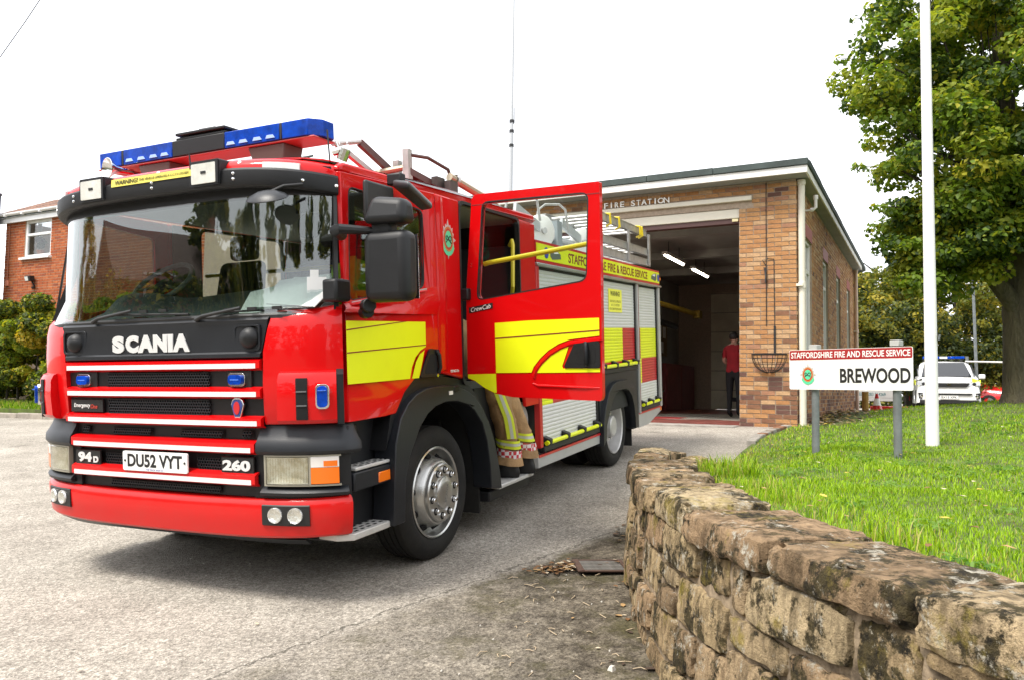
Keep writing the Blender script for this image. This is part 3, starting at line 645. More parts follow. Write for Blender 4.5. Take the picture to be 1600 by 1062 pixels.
# upper flap with the maker's name
g0 = lambda z: -sx(.777+.055*(z-1.36)/.23); g1 = lambda z: sx(.777+.055*(z-1.36)/.23)
flap = wrap(MB(), g0, g1, [(1.362, -.02), (1.366, .012), (1.372, .022), (1.392, .022), (1.402, .012), (1.545, .004), (1.572, .010), (1.585, .0), (1.596, -.03)], .04).build('grille_flap', GRY, fe)
for c, x in zip('SCANIA', (-.298, -.181, -.066, .050, .132, .216)):
    wd = {'I': .038, 'S': .100, 'C': .108, 'A': .134, 'N': .112}[c]
    front_text(c, x-.003, 1.460, wd, .102, SILV, flap, .011, bold=.07, depth=.006)
for sg in (-1, 1):
    x = .70*sg; yy = fy(x)
    f = MB().prism(rrect(x-.105, x+.085 if sg > 0 else x+.105, 1.405, 1.548, .025), yy-.013, yy+.02, 'y', [rrect(x-.09, x+.075 if sg > 0 else x+.09, 1.415, 1.538, .022)]).build('duct_rim', GRY, fe, bevel=.004)
    MB().box(x-.095, x+.08, yy-.003, yy+.01, 1.412, 1.541).build('duct_recess', VOID, f)
    MB().lathe([(.0001, .05), (.03, .045), (.05, .03), (.062, .0), (.064, -.02)], (x+.01, yy-.005, 1.475), (0, -1, 0), 18).build('duct_cap', PLS, f)
# --- red corners, air deflectors and what lies under them
for sg in (1, -1):
    s0 = lambda z, sg=sg: sg*sx(.79 + (.05*(z-1.36)/.23 if z > 1.36 else 0)); s1 = lambda z, sg=sg: sg*sy(.229 if sg > 0 else .252)
    cz_ = lambda s, z: .035*max(0, (abs(s)-.8)/.55)*max(0, (z-1.4)/.2)
    cp_ = wrap(MB(), s0, s1, [(1.0, -.03), (1.004, -.004), (1.02, .004), (1.2, .014), (1.4, .016), (1.52, .008), (1.575, -.006), (1.602, -.028), (1.615, -.06)], .05, zf=cz_).build('corner_panel', RED, fe)
    df = wrap(MB(), lambda z, sg=sg: sg*sx(.90-.06*(1.15-z if z < 1.15 else 0)), sg*sy(.203), [(1.004, .0), (1.01, .035), (1.03, .052), (1.15, .058), (1.25, .054), (1.283, .036), (1.294, .008)], .05, step=.03).build('air_deflector', RED, fe, bevel=.0)
    wrap(MB(), sg*sy(.204), sg*sy(.228), [(1.0, .03), (1.004, .052), (1.27, .052), (1.30, .012)], .05, step=.02).build('deflector_edge', PLS, df)
    sl = wrap(MB(), sg*sx(.995), sg*sx(1.048), [(1.032, .0595), (1.045, .0615), (1.24, .0615), (1.255, .0595)], .01, step=.012).build('air_slot', VOID, df)
    for zz in (1.10, 1.175): wrap(MB(), sg*sx(.998), sg*sx(1.045), [(zz, .062), (zz+.005, .066), (zz+.012, .062)], .01).build('slot_vane', PLS, sl)
    s = sg*sy(.165); x, y = plan(s, .056); x2, y2 = plan(s, .1); nrm = Vector((x2-x, y2-y, 0)).normalized(); tx = Vector((0,0,1)).cross(nrm)
    mt = frame_mat((x, y, 1.155), tx, (0,0,1))
    sl = MB().prism(rrect(-.036, .036, -.066, .066, .024), -.01, .016, 'z').build('side_strobe', CHR, fe, bevel=.006, mat=mt)
    MB().prism(rrect(-.027, .027, -.056, .056, .02), .0, .032, 'z').build('lens', BLUE, sl, bevel=.009)
    q = MB()
    for k in range(4): q.box(-.022, .022, .031, .036, -.04+.022*k, -.03+.022*k)
    q.box(-.003, .003, .031, .037, -.045, .045); q.build('lens_rib', BLIT, sl)
    # headlamp surround
    wrap(MB(), sg*sx(.745), sg*sy(.30), [(.838, .0), (.842, .022), (.86, .034), (.90, .030), (.925, .012), (.96, -.008), (.998, -.022), (1.002, -.05)], .06).build('lamp_surround', GRY, fe)
    wrap(MB(), sg*sx(.70), sg*sy(.26), [(.60, -.05), (.60, -.012), (.84, -.012), (.845, -.04)], .03).build('lamp_pan', PLS, fe)
    wrap(MB(), sg*sx(.76), sg*sy(.235), [(.612, .0), (.618, .018), (.635, .024), (.652, .006), (.662, -.012)], .03).build('lamp_trim', GRY, fe)
    hl = wrap(MB(), sg*sx(.785), sg*sy(.212), [(.672, -.06), (.836, -.06)], .004).build('headlamp', VOID, fe)
    for a_, b_, z0_, z1_ in ((sx(.785), sy(.212), .670, .679), (sx(.785), sy(.212), .829, .838), (sx(.785), sx(.797), .679, .829)): wrap(MB(), sg*a_, sg*b_, [(z0_, .016), (z1_, .016)], .03).build('lamp_rim', M('lamp_rim', (.30, .28, .22), .4), hl)
    # deep reflector bowl behind ribbed glass
    sa, sb = sx(.80), sx(1.03); xa = plan(sg*(sa+sb)/2, .0); P = []
    for i in range(13):
        t = i/12; row = []
        for j in range(9):
            v = j/8; e = 1-max(abs(2*t-1), abs(2*v-1))**2.2; dpt = .012 - .021*max(0, e)**.8; x, y = plan(sg*(sa+(sb-sa)*t), dpt); row.append((x, y, .682+.144*v))
        P.append(row)
    rf = MB().grid(P).build('reflector', M('lamp_mirror', (.86, .85, .80), .2, metal=.35, var=.35, vs_=18, var2=(.50, .44, .30), bump=.35, bs=22), hl)
    q = MB()
    for k in range(15):
        x, y = plan(sg*(sa+(sb-sa)*(k+.5)/15), .0155); q.box(x-.0016, x+.0016, y-.0016, y+.003, .69, .82)
    q.build('glass_rib', LENS, hl)
    wrap(MB(), sg*sx(.795), sg*sx(1.033), [(.678, .017), (.684, .021), (.826, .021), (.830, .017)], .003).build('lamp_glass', LENS, hl)
    ind = wrap(MB(), sg*sx(1.045), sg*sy(.205), [(.680, .012), (.684, .019), (.770, .019)], .012, step=.03).build('indicator', ORG, hl)
    wrap(MB(), sg*sx(1.045), sg*sy(.205), [(.772, .019), (.825, .019), (.830, .012)], .012, step=.03).build('position_lamp', M('frosted_lens', (.74, .70, .66), .3, coat=.4), hl)
    wrap(MB(), sg*sy(.16), sg*sy(.2), [(.776, .020), (.806, .020)], .012, step=.02).build('repeater', ORG, hl)
    wrap(MB(), sg*sx(1.034), sg*sx(1.044), [(.676, .018), (.832, .018)], .012, step=.03).build('lamp_divider', M('lamp_rim', (.3, .28, .22), .4), hl)
    # step well behind the bumper
    X = lambda a: sg*a
    def bx_(mb, x0, x1, *q): return mb.box(min(X(x0), X(x1)), max(X(x0), X(x1)), *q)
    w = MB(); bx_(w, .9, 1.09, .24, .80, .34, 1.0); bx_(w, .9, 1.205, .245, .33, .90, .985); w.build('step_well', PLS, fe, bevel=.012)
    w = MB(); bx_(w, 1.05, 1.218, .275, .79, .620, .722); w.build('step_panel', GRY, fe, bevel=.008)
    mk = MB(); bx_(mk, 1.215, 1.226, .50, .615, .632, .692); mk.build('side_marker', ORG, fe, bevel=.006)
    w = MB(); bx_(w, 1.10, 1.21, .30, .73, .728, .748); us = w.build('upper_step', M('tread_alu', (.58, .57, .54), .45, metal=.2, var=.15, vs_=12), fe, bevel=.006)
    w = MB()
    for k in range(6):
        for m_ in range(3): bx_(w, 1.118+.032*m_, 1.130+.032*m_, .335+.064*k+.012*m_, .372+.064*k+.012*m_, .7465, .7495)
    w.build('tread_slot', VOID, us)
    poly = [(1.0, .23), (1.13, .215), (1.215, .27), (1.225, .56), (1.21, .70), (1.17, .735), (1.0, .735)]
    ls = MB().prism([(X(a), c) for a, c in poly], .355, .392, 'z').build('lower_step', M('tread_alu', (.58, .57, .54), .45), fe, bevel=.006)
    w = MB()
    for k in range(7):
        for m_ in range(4): bx_(w, 1.05+.04*m_, 1.066+.04*m_, .27+.06*k+.015*m_, .30+.06*k+.015*m_, .3905, .3935)
    w.build('tread_slot', VOID, ls)
    # wheel arch of the steered axle
    inner = [(.72, .36), (.735, .60), (.79, .74), (.919, .905), (1.02, .98), (1.114, 1.015), (1.25, 1.034), (1.40, 1.025), (1.55, .99), (1.648, .94), (1.76, .84), (1.83, .70), (1.87, .52), (1.879, .351)]
    outer = [(.60, .36), (.618, .62), (.640, .83), (.700, .975), (.79, 1.06), (.886, 1.108), (1.0, 1.135), (1.12, 1.142), (1.30, 1.137), (1.445, 1.115), (1.56, 1.08), (1.653, 1.035), (1.77, .945), (1.867, .835), (1.94, .71), (1.99, .58), (2.03, .44), (2.055, .32)]
    w = MB().prism(outer+inner[::-1], X(1.10), X(1.252), 'x').build('wheel_arch', GRY, fe, bevel=.022, seg=3)
    q = MB(); bx_(q, 1.20, 1.256, 1.36, 1.43, 1.085, 1.128); q.build('arch_clip', PLS, w, bevel=.006); q = MB(); bx_(q, 1.252, 1.255, 1.285, 1.335, 1.075, 1.10); q.build('arch_label', WHT, w)
    top = [(.60, .80), (.66, 1.0), (.78, 1.12), (.93, 1.205), (1.2, 1.212), (1.55, 1.16), (1.70, 1.09), (1.87, .93), (2.02, .6)]
    MB().prism(top+outer[3:-1][::-1], X(1.02), X(1.205), 'x').build('arch_filler', PLS, fe, bevel=.01)
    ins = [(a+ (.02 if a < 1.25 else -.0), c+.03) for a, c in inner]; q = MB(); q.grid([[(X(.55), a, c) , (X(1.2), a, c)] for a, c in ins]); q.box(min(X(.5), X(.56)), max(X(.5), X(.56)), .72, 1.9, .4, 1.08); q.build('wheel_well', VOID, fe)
    q = MB(); bx_(q, .72, 1.14, 1.885, 1.91, .16, .62); q.build('mud_flap', RUB, fe)
# --- cab sides, doors
dp_ = lambda y0: [(y0+.02, 1.006), (.60, 1.004), (.70, 1.01), (.80, 1.13), (.94, 1.216), (1.2, 1.222), (1.222, 1.222), (1.222, 2.395), (y0, 2.395), (y0+.02, 1.66)]
wn_ = rquad([(.268, 1.672), (1.058, 1.778), (1.062, 2.262), (.285, 2.318)], .05); wn2_ = rquad([(.30, 1.676), (1.058, 1.778), (1.062, 2.262), (.31, 2.318)], .05)
for sg in (1, -1):
    x0, x1 = sg*1.19, sg*1.22; nm = 'front_door'
    dr = MB().prism(dp_(.212 if sg > 0 else .255), x0, x1, 'x', [wn_] if sg > 0 else [wn2_]).build(nm, RED, fe, bevel=.008)
    MB().prism(rquad([(.262 if sg > 0 else .294, 1.664), (1.064, 1.770), (1.068, 2.270), (.279 if sg > 0 else .304, 2.326)], .055), sg*1.205, sg*1.2225, 'x', [wn_ if sg > 0 else wn2_]).build('window_seal', BLKL, dr)
    MB().prism(wn_ if sg > 0 else wn2_, sg*1.204, sg*1.208, 'x').build('window', GLK, dr)
    q = MB().hexa([(sg*1.21, .262, 1.652), (sg*1.243, .262, 1.640), (sg*1.243, 1.07, 1.748), (sg*1.21, 1.07, 1.760), (sg*1.21, .262, 1.668), (sg*1.232, .262, 1.658), (sg*1.232, 1.07, 1.764), (sg*1.21, 1.07, 1.774)]).build('window_ledge', RED, dr, bevel=.004)
    q = MB().prism([(.268, 1.650), (1.07, 1.757), (1.07, 1.768), (.268, 1.662)], sg*1.22, sg*1.236, 'x').build('sill_strip', ALU, dr)
    # crease swelling below the window
    P = [[(sg*(1.22+.014*math.sin(math.pi*v)), y, 1.60+.005*0+v*.055+.135*(y-.25)*v) for v in np.linspace(0, 1, 5)] for y in np.linspace(.215 if sg > 0 else .262, 1.22, 10)]
    MB().grid(P).build('door_crease', RED, dr)
    pl_ = MB().prism([(1.228, 1.225), (1.40, 1.195), (1.543, 1.165), (1.543, 2.395), (1.228, 2.395)], x0, x1, 'x').build('cab_pillar', RED, fe, bevel=.01)
    P = [[(sg*(1.22+.010*math.sin(math.pi*v)**2), 1.235+.10*v-.02*math.sin(z*3), z) for v in np.linspace(0, 1, 7)] for z in np.linspace(1.24, 2.38, 9)]
    MB().grid(P).build('pillar_rib', RED, pl_)
    rp = [(.21 if sg > 0 else .27, 2.397), (2.88, 2.397), (2.88, 2.462), (.26, 2.452), (.22, 2.43)]
    MB().prism(rp, sg*1.17, sg*1.219, 'x').build('cant_rail', RED, fe, bevel=.012)
    MB().prism([(.30, 2.399), (2.87, 2.412), (2.87, 2.42), (.30, 2.407)], sg*1.21, sg*1.232, 'x').build('drip_rail', DRED, fe, bevel=.003)
    rpil = [(2.56, 1.14), (2.56, 2.395), (2.875, 2.395), (2.875, .88), (2.60, .88)]
    MB().prism(rpil, x0, x1, 'x').build('rear_pillar', RED, fe, bevel=.012)
    MB().prism(rquad([(1.54, 1.12), (2.565, 1.12), (2.565, 2.40), (1.54, 2.40)], .06), sg*1.185, sg*1.224, 'x', [rquad([(1.56, 1.14), (2.545, 1.14), (2.545, 2.38), (1.56, 2.38)], .07)]).build('door_seal', BLKL, fe)
    w = MB(); w.box(min(sg*.8, sg*1.10), max(sg*.8, sg*1.10), 1.93, 2.56, .30, 1.14); w.build('entry_well', PLS, fe)
    w = MB(); w.box(min(sg*1.02, sg*1.21), max(sg*1.02, sg*1.25), 2.02, 2.66, .315, .345); es = w.build('entry_step', M('tread_alu', (.58, .57, .54), .45), fe, bevel=.008)
    w = MB(); w.box(min(sg*1.0, sg*1.205), max(sg*1.0, sg*1.205), 1.93, 2.66, .235, .312); w.build('step_sill', PLS, fe, bevel=.01)
    # silver guard behind the crew step, round topped
    gp = [(2.55, .30), (2.55, .76)] + [(2.71-.17*math.cos(R(a)), .76+.13*math.sin(R(a))) for a in range(15, 180, 15)] + [(2.88, .76), (2.89, .30)]
    MB().prism(gp, sg*.98, sg*1.115, 'x').build('step_guard', M('silver_paint', (.60, .58, .54), .35, metal=.3, var=.1, vs_=4), fe, bevel=.045, seg=4)
    MB().box(min(sg*.9, sg*1.06), max(sg*.9, sg*1.06), 2.5, 2.9, .76, 1.12).build('guard_back', M('dull_alu', (.30, .28, .26), .5, metal=.3), fe)
q = MB().box(1.1155, 1.119, 2.80, 2.87, .50, .68).build('guard_label', YL, fe)
# door furniture, near side
def side_plate(name, poly, m, par, x0=1.2202, t=.0016): return MB().prism(poly, x0, x0+t, 'x').build(name, m, par, smooth=0)
lband = [(.232, 1.211), (.86, 1.206), (.885, 1.275), (.93, 1.335), (.99, 1.375), (1.058, 1.398), (1.06, 1.553), (.232, 1.553)]
fd = [o for o in fe.children if o.name.startswith('front_door')][0]
side_plate('yellow_band', lband, YL, fd); side_plate('yellow_band', [(.885, 1.206), (.965, 1.205), (1.0, 1.28), (1.04, 1.375), (.985, 1.352), (.935, 1.305)], YL, fd)
for a in ([(.232, 1.507), (.78, 1.553), (.84, 1.553), (.232, 1.500)], [(.232, 1.377), (1.06, 1.405), (1.06, 1.411), (.232, 1.384)]): side_plate('band_line', a, MAROON, fd, 1.222)
hd = MB().prism(rquad([(.972, 1.205), (1.218, 1.200), (1.222, 1.375), (1.10, 1.385)], .02), 1.215, 1.2285, 'x').build('door_handle', PLS, fd, bevel=.006)
MB().prism(rquad([(1.02, 1.225), (1.18, 1.222), (1.19, 1.34), (1.10, 1.355)], .03), 1.222, 1.2295, 'x').build('handle_pocket', VOID, hd)
MB().tube([(1.232, 1.19, 1.225), (1.245, 1.195, 1.26), (1.245, 1.185, 1.34), (1.23, 1.17, 1.372)], .013, 8).build('handle_lever', PLS, hd); MB().disc((1.228, 1.185, 1.212), (1,0,0), .012, .004, 12).build('lock', CHR, hd)
text_obj('lettering', 'KEEP BACK 10m', .115, .018, WHT, fe, (1.2206, 1.43, 1.228), (0,1,0), (0,0,1), bold=.02)
# county crest
def crest(par, o, ux, uy, r, name='crest'):
    mt = frame_mat(o, ux, uy); pts = []
    for k in range(32):
        t = 2*math.pi*k/32; rr_ = r*(1.0 if k % 8 == 0 else (.86 if k % 4 == 0 else (.80 if k % 2 == 0 else .66))); pts.append((rr_*.78*math.sin(t), rr_*math.cos(t)))
    c = MB().prism(pts, 0, .003, 'z').build(name, M('crest_silver', (.60, .58, .55), .35, metal=.3), par, mat=mt)
    E_ = lambda k, n=28: [(r*k*.78*math.cos(2*math.pi*i/n), r*k*math.sin(2*math.pi*i/n)) for i in range(n)]
    MB().prism(E_(.62), .003, .0042, 'z').build('crest_ring', M('crest_red', (.48, .04, .02), .4), c); MB().prism(E_(.58), .0042, .0046, 'z', [E_(.55)]).build('ring_line', M('crest_gold', (.6, .45, .1), .4), c)
    MB().prism(E_(.42), .0042, .0056, 'z').build('crest_disc', M('crest_green', (.10, .62, .33), .4), c)
    kn = [(r*a*.36, r*b*.36, .006) for a, b in ((-.75, -.5), (-.2, -.05), (.35, .45), (.7, .35), (.68, -.1), (.3, -.25), (-.1, .1), (-.45, .45), (-.75, .3), (-.7, -.05), (-.35, -.15), (0, -.1), (.35, -.3), (.75, -.55))]
    MB().tube(kn, r*.03, 6).build('crest_knot', BLKL, c)
    bx2 = [(r*.62*.78*math.cos(R(a)), r*.62*math.sin(R(a))) for a in range(200, 341, 20)]; bx3 = [(r*.88*.78*math.cos(R(a)), r*.84*math.sin(R(a))) for a in range(330, 209, -20)]
    MB().prism(bx2+bx3, .003, .0038, 'z').build('crest_scroll', M('crest_green', (.10, .62, .33), .4), c)
    return c
crest(fe, (1.2206, 1.382, 2.11), (0,1,0), (0,0,1), .135)
# --- roof and visor
rz = lambda s, z: -.045*(abs(s)/SMAX)**3
wrap(MB(), -sy(.262), sy(.262), [(2.405, -.04), (2.41, .004), (2.435, .002), (2.458, -.014), (2.476, -.045), (2.488, -.10)], .04, zf=rz).build('roof_front', RED, fe)
P = []
for y in (.12, .16, .22, .30, .5, 1.2, 2.0, 2.86):
    row = []
    for x in np.linspace(-1.2, 1.2, 25):
        e = 1-(abs(x)/1.2)**7; rise = min(1, (y-.05)/.22)
        row.append((float(x), float(max(y, fy(x)+.06)), float(2.452+.045*e*rise+(.006 if y > .3 else 0))))
    P.append(row)
MB().grid(P).build('roof', RED, fe)
MB().box(-1.185, 1.185, 2.80, 2.85, .9, 2.45).build('cab_back', VOID, fe)
for sg in (-1, 1): MB().box(min(sg*1.17, sg*1.186), max(sg*1.17, sg*1.186), 1.26, 1.53, 1.2, 2.39).build('side_lining', CABIN, fe); MB().box(min(sg*1.17, sg*1.186), max(sg*1.17, sg*1.186), 2.58, 2.8, 1.15, 2.39).build('side_lining', CABIN, fe)
vz = lambda s, z: -.058*(abs(s)/SMAX)**3
vis = wrap(MB(), -sy(.225), sy(.225), [(2.316, -.05), (2.312, .02), (2.322, .036), (2.345, .044), (2.405, .040), (2.418, .028), (2.420, -.01)], .02, zf=vz).build('sun_visor', PLS, fe)
bo = MB()
for x in (-.66, .045, .66, -1.0, 1.05, 1.185):
    for z in ((2.355, 2.385) if abs(x) < .7 else (2.36,)):
        s = sx(x); a = plan(s, .043); b = plan(s, .06); bo.lathe([(.0001, .006), (.008, .004), (.010, 0)], (a[0], a[1], z+vz(s, z)), (b[0]-a[0], b[1]-a[1], 0), 10)
bo.build('visor_bolt', CHR, vis)
bo = MB()
for x in (-.62, .04, .66, 1.19):
    s = sx(x); a = plan(s, -.012); b = plan(s, .02); bo.lathe([(.0001, .008), (.010, .005), (.013, 0)], (a[0], a[1], 2.452+rz(s, 0)), (b[0]-a[0], b[1]-a[1], .015), 12)
bo.build('roof_bolt', CHR, fe)
# underside of the visor, header over the glass
rake = lambda x, z: .045*(z-1.6)/.7*(1-(abs(x)/1.22)**6)
wrap(MB(), -sy(.2), sy(.2), [(2.255, -.0), (2.262, .006), (2.42, .006), (2.425, -.03)], .05, yf=lambda x, z: .05*(1-(abs(x)/1.22)**6)).build('header', PLS, fe)
st_ = wrap(MB(), sx(-.285), sx(.355), [(2.392, .0465), (2.436, .0435)], .002).build('warning_sticker', M('sticker_yellow', (.80, .70, .12), .5), vis)
tx_ = front_text('WARNING!', -.155, 2.414, .19, .026, BLKL, vis, .0475, bold=.01, shear=.15, depth=.001); front_text('THIS VEHICLE OPERATES A C.C.T.V SYSTEM', .145, 2.413, .39, .014, BLKL, vis, .0475, shear=.15, depth=.001)
for sg in (-1, 1):
    x = .455*sg
    hs = MB().prism(rrect(x-.112, x+.112, 2.326, 2.468, .014), .006, .10, 'y').build('work_lamp', PLS, fe, bevel=.006)
    MB().prism(rrect(x-.092, x+.088, 2.338, 2.450, .008), -.002, .012, 'y').build('lens', M('work_lens', (.72, .72, .66), .2, coat=.6, var=.25, vs_=10), hs, bevel=.003)
    MB().box(x-.018, x+.018, -.006, 0, 2.392, 2.406).build('lens_mark', BLKL, hs); MB().box(x+.092, x+.108, -.004, .05, 2.335, 2.462).build('lamp_cheek', PLS, hs)
    wrap(MB(), sg*sx(.83), sg*sx(1.03), [(2.408, .01), (2.412, .018), (2.446, .016), (2.45, .004)], .02, zf=rz, step=.03).build('marker_lamp', M('marker_lens', (.74, .74, .72), .18, coat=.7), fe)
# --- windscreen
ws = wrap(MB(), -sx(1.175), sx(1.175), [(1.585, -.004), (1.75, -.002), (1.95, .0), (2.15, -.002), (2.30, -.004)], .006, yf=rake).build('windscreen', GLS, fe)
for sg in (-1, 1):
    pw = wrap(MB(), sg*sx(1.165), sg*sy(.208 if sg > 0 else .250), [(1.58, .0), (1.95, .004), (2.40, .0)], .05, yf=lambda x, z: rake(x, z)*1.0, step=.02).build('windscreen_pillar', PLS, fe)
    wrap(MB(), sg*sx(1.170), sg*sx(1.185), [(1.60, .008), (2.28, .008)], .012, yf=rake, step=.01).build('pillar_seal', BLKL, pw)
wrap(MB(), -sx(1.18), sx(1.18), [(1.575, -.03), (1.578, -.004), (1.596, .002), (1.612, -.006)], .04).build('scuttle', BLKL, fe)
def wiper(x0, x1, za, zb, xb0):
    w = MB(); a = (x0, fy(x0)-.012, za); m_ = ((x0*.55+x1*.45), fy((x0+x1)/2)-.03, za+.055); w.tube([a, (x0+.06, fy(x0)-.025, za+.018), m_], [.014, .011, .008], 8)
    wp = w.build('wiper', BLKL, fe)
    MB().tube([(xb0, fy(xb0)-.012, za+.036), (x1, fy(x1)-.010, zb)], .006, 6).build('wiper_blade', BLKL, wp); q = MB()
    for t in (.2, .45, .7): xx = xb0+(x1-xb0)*t; q.box(xx-.03, xx+.03, fy(xx)-.025, fy(xx)-.012, za+.04, za+.056)
    q.build('blade_bridge', BLKL, wp)
wiper(-.52, .27, 1.60, 1.62, -.36); wiper(.33, 1.08, 1.585, 1.628, .46)
tg = wrap(MB(), sx(1.045), sx(1.135), [(1.66, .006), (1.80, .006)], .003, step=.02, yf=rake).build('windscreen_tag', WHT, fe)
wrap(MB(), sx(1.06), sx(1.10), [(1.80, .006), (1.84, .006)], .003, step=.02, yf=rake).build('tag_loop', WHT, tg); MB().disc((1.09, fy(1.09)-.004, 1.70), (.5,-1,0), .018, .002, 14).build('tag_mark', BLIT, tg)
# the upper cab narrows towards its front corners
def taper(o):
    me = o.data; n = len(me.vertices); a = np.empty(n*3, np.float32); me.vertices.foreach_get('co', a); a = a.reshape(-1, 3)
    x, y, z = a[:, 0], a[:, 1], a[:, 2]; t = np.clip((z-1.575)/.09, 0, 1)*(.85+.15*np.clip((z-1.6)/.76, 0, 1)); f = np.clip((1.3-y)/.85, 0, 1); f = f*f*(3-2*f); w = np.minimum(1.05, np.abs(x)/1.2)
    a[:, 1] = y+.13*t*f*w**4; a[:, 0] = x-np.sign(x)*.095*t*f*w**3
    me.vertices.foreach_set('co', a.ravel()); me.update()
def taper_all():
    keep = {'sun_visor', 'visor_bolt', 'roof_bolt', 'roof_front', 'roof', 'header', 'windscreen', 'windscreen_pillar', 'pillar_seal', 'front_door', 'window_seal', 'window', 'window_ledge', 'sill_strip', 'door_crease', 'cant_rail', 'drip_rail', 'headlining', 'dashboard', 'marker_lamp', 'scuttle', 'windscreen_tag', 'tag_loop', 'tag_mark', 'yellow_band'}
    stack = list(fe.children)
    while stack:
        o = stack.pop(); b_ = o.name.split('.')[0]
        if o.type == 'MESH' and b_ in keep and all(abs(o.matrix_basis[i][j]-(i == j)) < 1e-4 for i in range(4) for j in range(4)): taper(o)
        if b_ != 'crew_door': stack += list(o.children)
# --- inside of the cab
fl = MB().box(-1.15, 1.15, .30, 2.82, 1.08, 1.13).build('cab_floor', CABIN, fe)
MB().box(-1.15, 1.15, .25, 2.8, 2.395, 2.41).build('headlining', M('headlining', (.30, .31, .30), .9), fe)
P = []
for x in np.linspace(-1.12, 1.12, 29):
    hump = .06/(1+((x+.62)/.3)**4) + .02*math.sin(x*4); P.append([(float(x), float(fy(x)+.045+d), float(z)) for d, z in ((.0, 1.565), (.10, 1.60), (.24, 1.665+hump*.3), (.34, 1.735+hump), (.40, 1.752+hump), (.46, 1.72+hump), (.50, 1.55))])
dash = MB().grid(P).build('dashboard', CABIN, fe)
q = MB()
for x in (-.95, -.3, .05, .55): q.box(x-.05, x+.05, fy(x)+.14, fy(x)+.165, 1.618, 1.626)
q.build('dash_vent', VOID, dash)
sw_ = MB().tube([(-.62+.215*math.cos(2*math.pi*k/24), .66+.215*math.sin(2*math.pi*k/24)*.75, 1.87+.215*math.sin(2*math.pi*k/24)*.66) for k in range(24)], .017, 8, closed=True).build('steering_wheel', M('wheel_grey', (.16,.17,.19), .5), fe)
q = MB(); q.lathe([(.0001,.02),(.06,.015),(.07,-.02)], (-.62,.66,1.86), (0,-.66,.75), 16); q.tube([(-.62,.66,1.85),(-.62,.45,1.6)], .03, 8)
for a in (R(200), R(340), R(270)): q.bar((-.62,.66,1.865), (-.62+.2*math.cos(a), .66+.15*math.sin(a), 1.87+.135*math.sin(a)), .03, .015)
q.build('steering_spokes', SEAT, sw_)
def seat(x, y):
    s_ = MB().box(x-.25, x+.25, y, y+.5, 1.40, 1.55).build('seat', SEAT, fe, bevel=.05, seg=3)
    MB().hexa([(x-.24,y+.46,1.5),(x+.24,y+.46,1.5),(x+.24,y+.58,1.5),(x-.24,y+.58,1.5),(x-.21,y+.56,2.08),(x+.21,y+.56,2.08),(x+.21,y+.66,2.08),(x-.21,y+.66,2.08)]).build('seat_back', SEAT, s_, bevel=.05, seg=3)
    MB().box(x-.13, x+.13, y+.58, y+.67, 2.09, 2.28).build('headrest', SEAT, s_, bevel=.04, seg=3); MB().box(x-.2, x+.2, y+.05, y+.45, 1.13, 1.40).build('seat_base', CABIN, s_)
seat(-.62, .82); seat(.62, .62)
bench = MB().box(-1.1, 1.1, 2.35, 2.78, 1.13, 1.5).build('crew_bench', SEAT, fe, bevel=.03); MB().box(-1.1, 1.1, 2.66, 2.8, 1.5, 2.2).build('bench_back', SEAT, bench, bevel=.03)
MB().tube([(-1.1, 1.52, 2.0), (1.1, 1.52, 2.0)], .016, 8).build('cab_rail', YRAIL, fe)
rm_ = MB(); rm_.box(.86, .98, .28, .29, 2.17, 2.26)
rm_.build('mirror_bracket', PLS, fe)
# mirrors hung ahead of the glass
k = MB().lathe([(.0001, .05), (.05, .045), (.10, .02), (.118, 0), (.112, -.006), (.0001, -.008)], (.93, -.03, 2.205), (.1, -.4, 1), 24)
for i in range(len(k.v)): v = k.v[i]; k.v[i] = (.93+(v[0]-.93)*1.05, -.03+(v[1]+.03)*.75, 2.205+(v[2]-2.205)*.8)
km = k.build('front_mirror', GRY, fe); MB().tube([(.93, -.03, 2.23), (1.0, .02, 2.27), (1.06, .10, 2.285)], .010, 8).build('mirror_arm', PLS, km)
MB().prism([(a*1.0, c) for a, c in rquad([(.885, 2.03), (1.0, 2.02), (1.045, 2.15), (.93, 2.175), (.875, 2.13)], .03)], .27, .295, 'y').build('inner_mirror', BLKL, fe, bevel=.006)
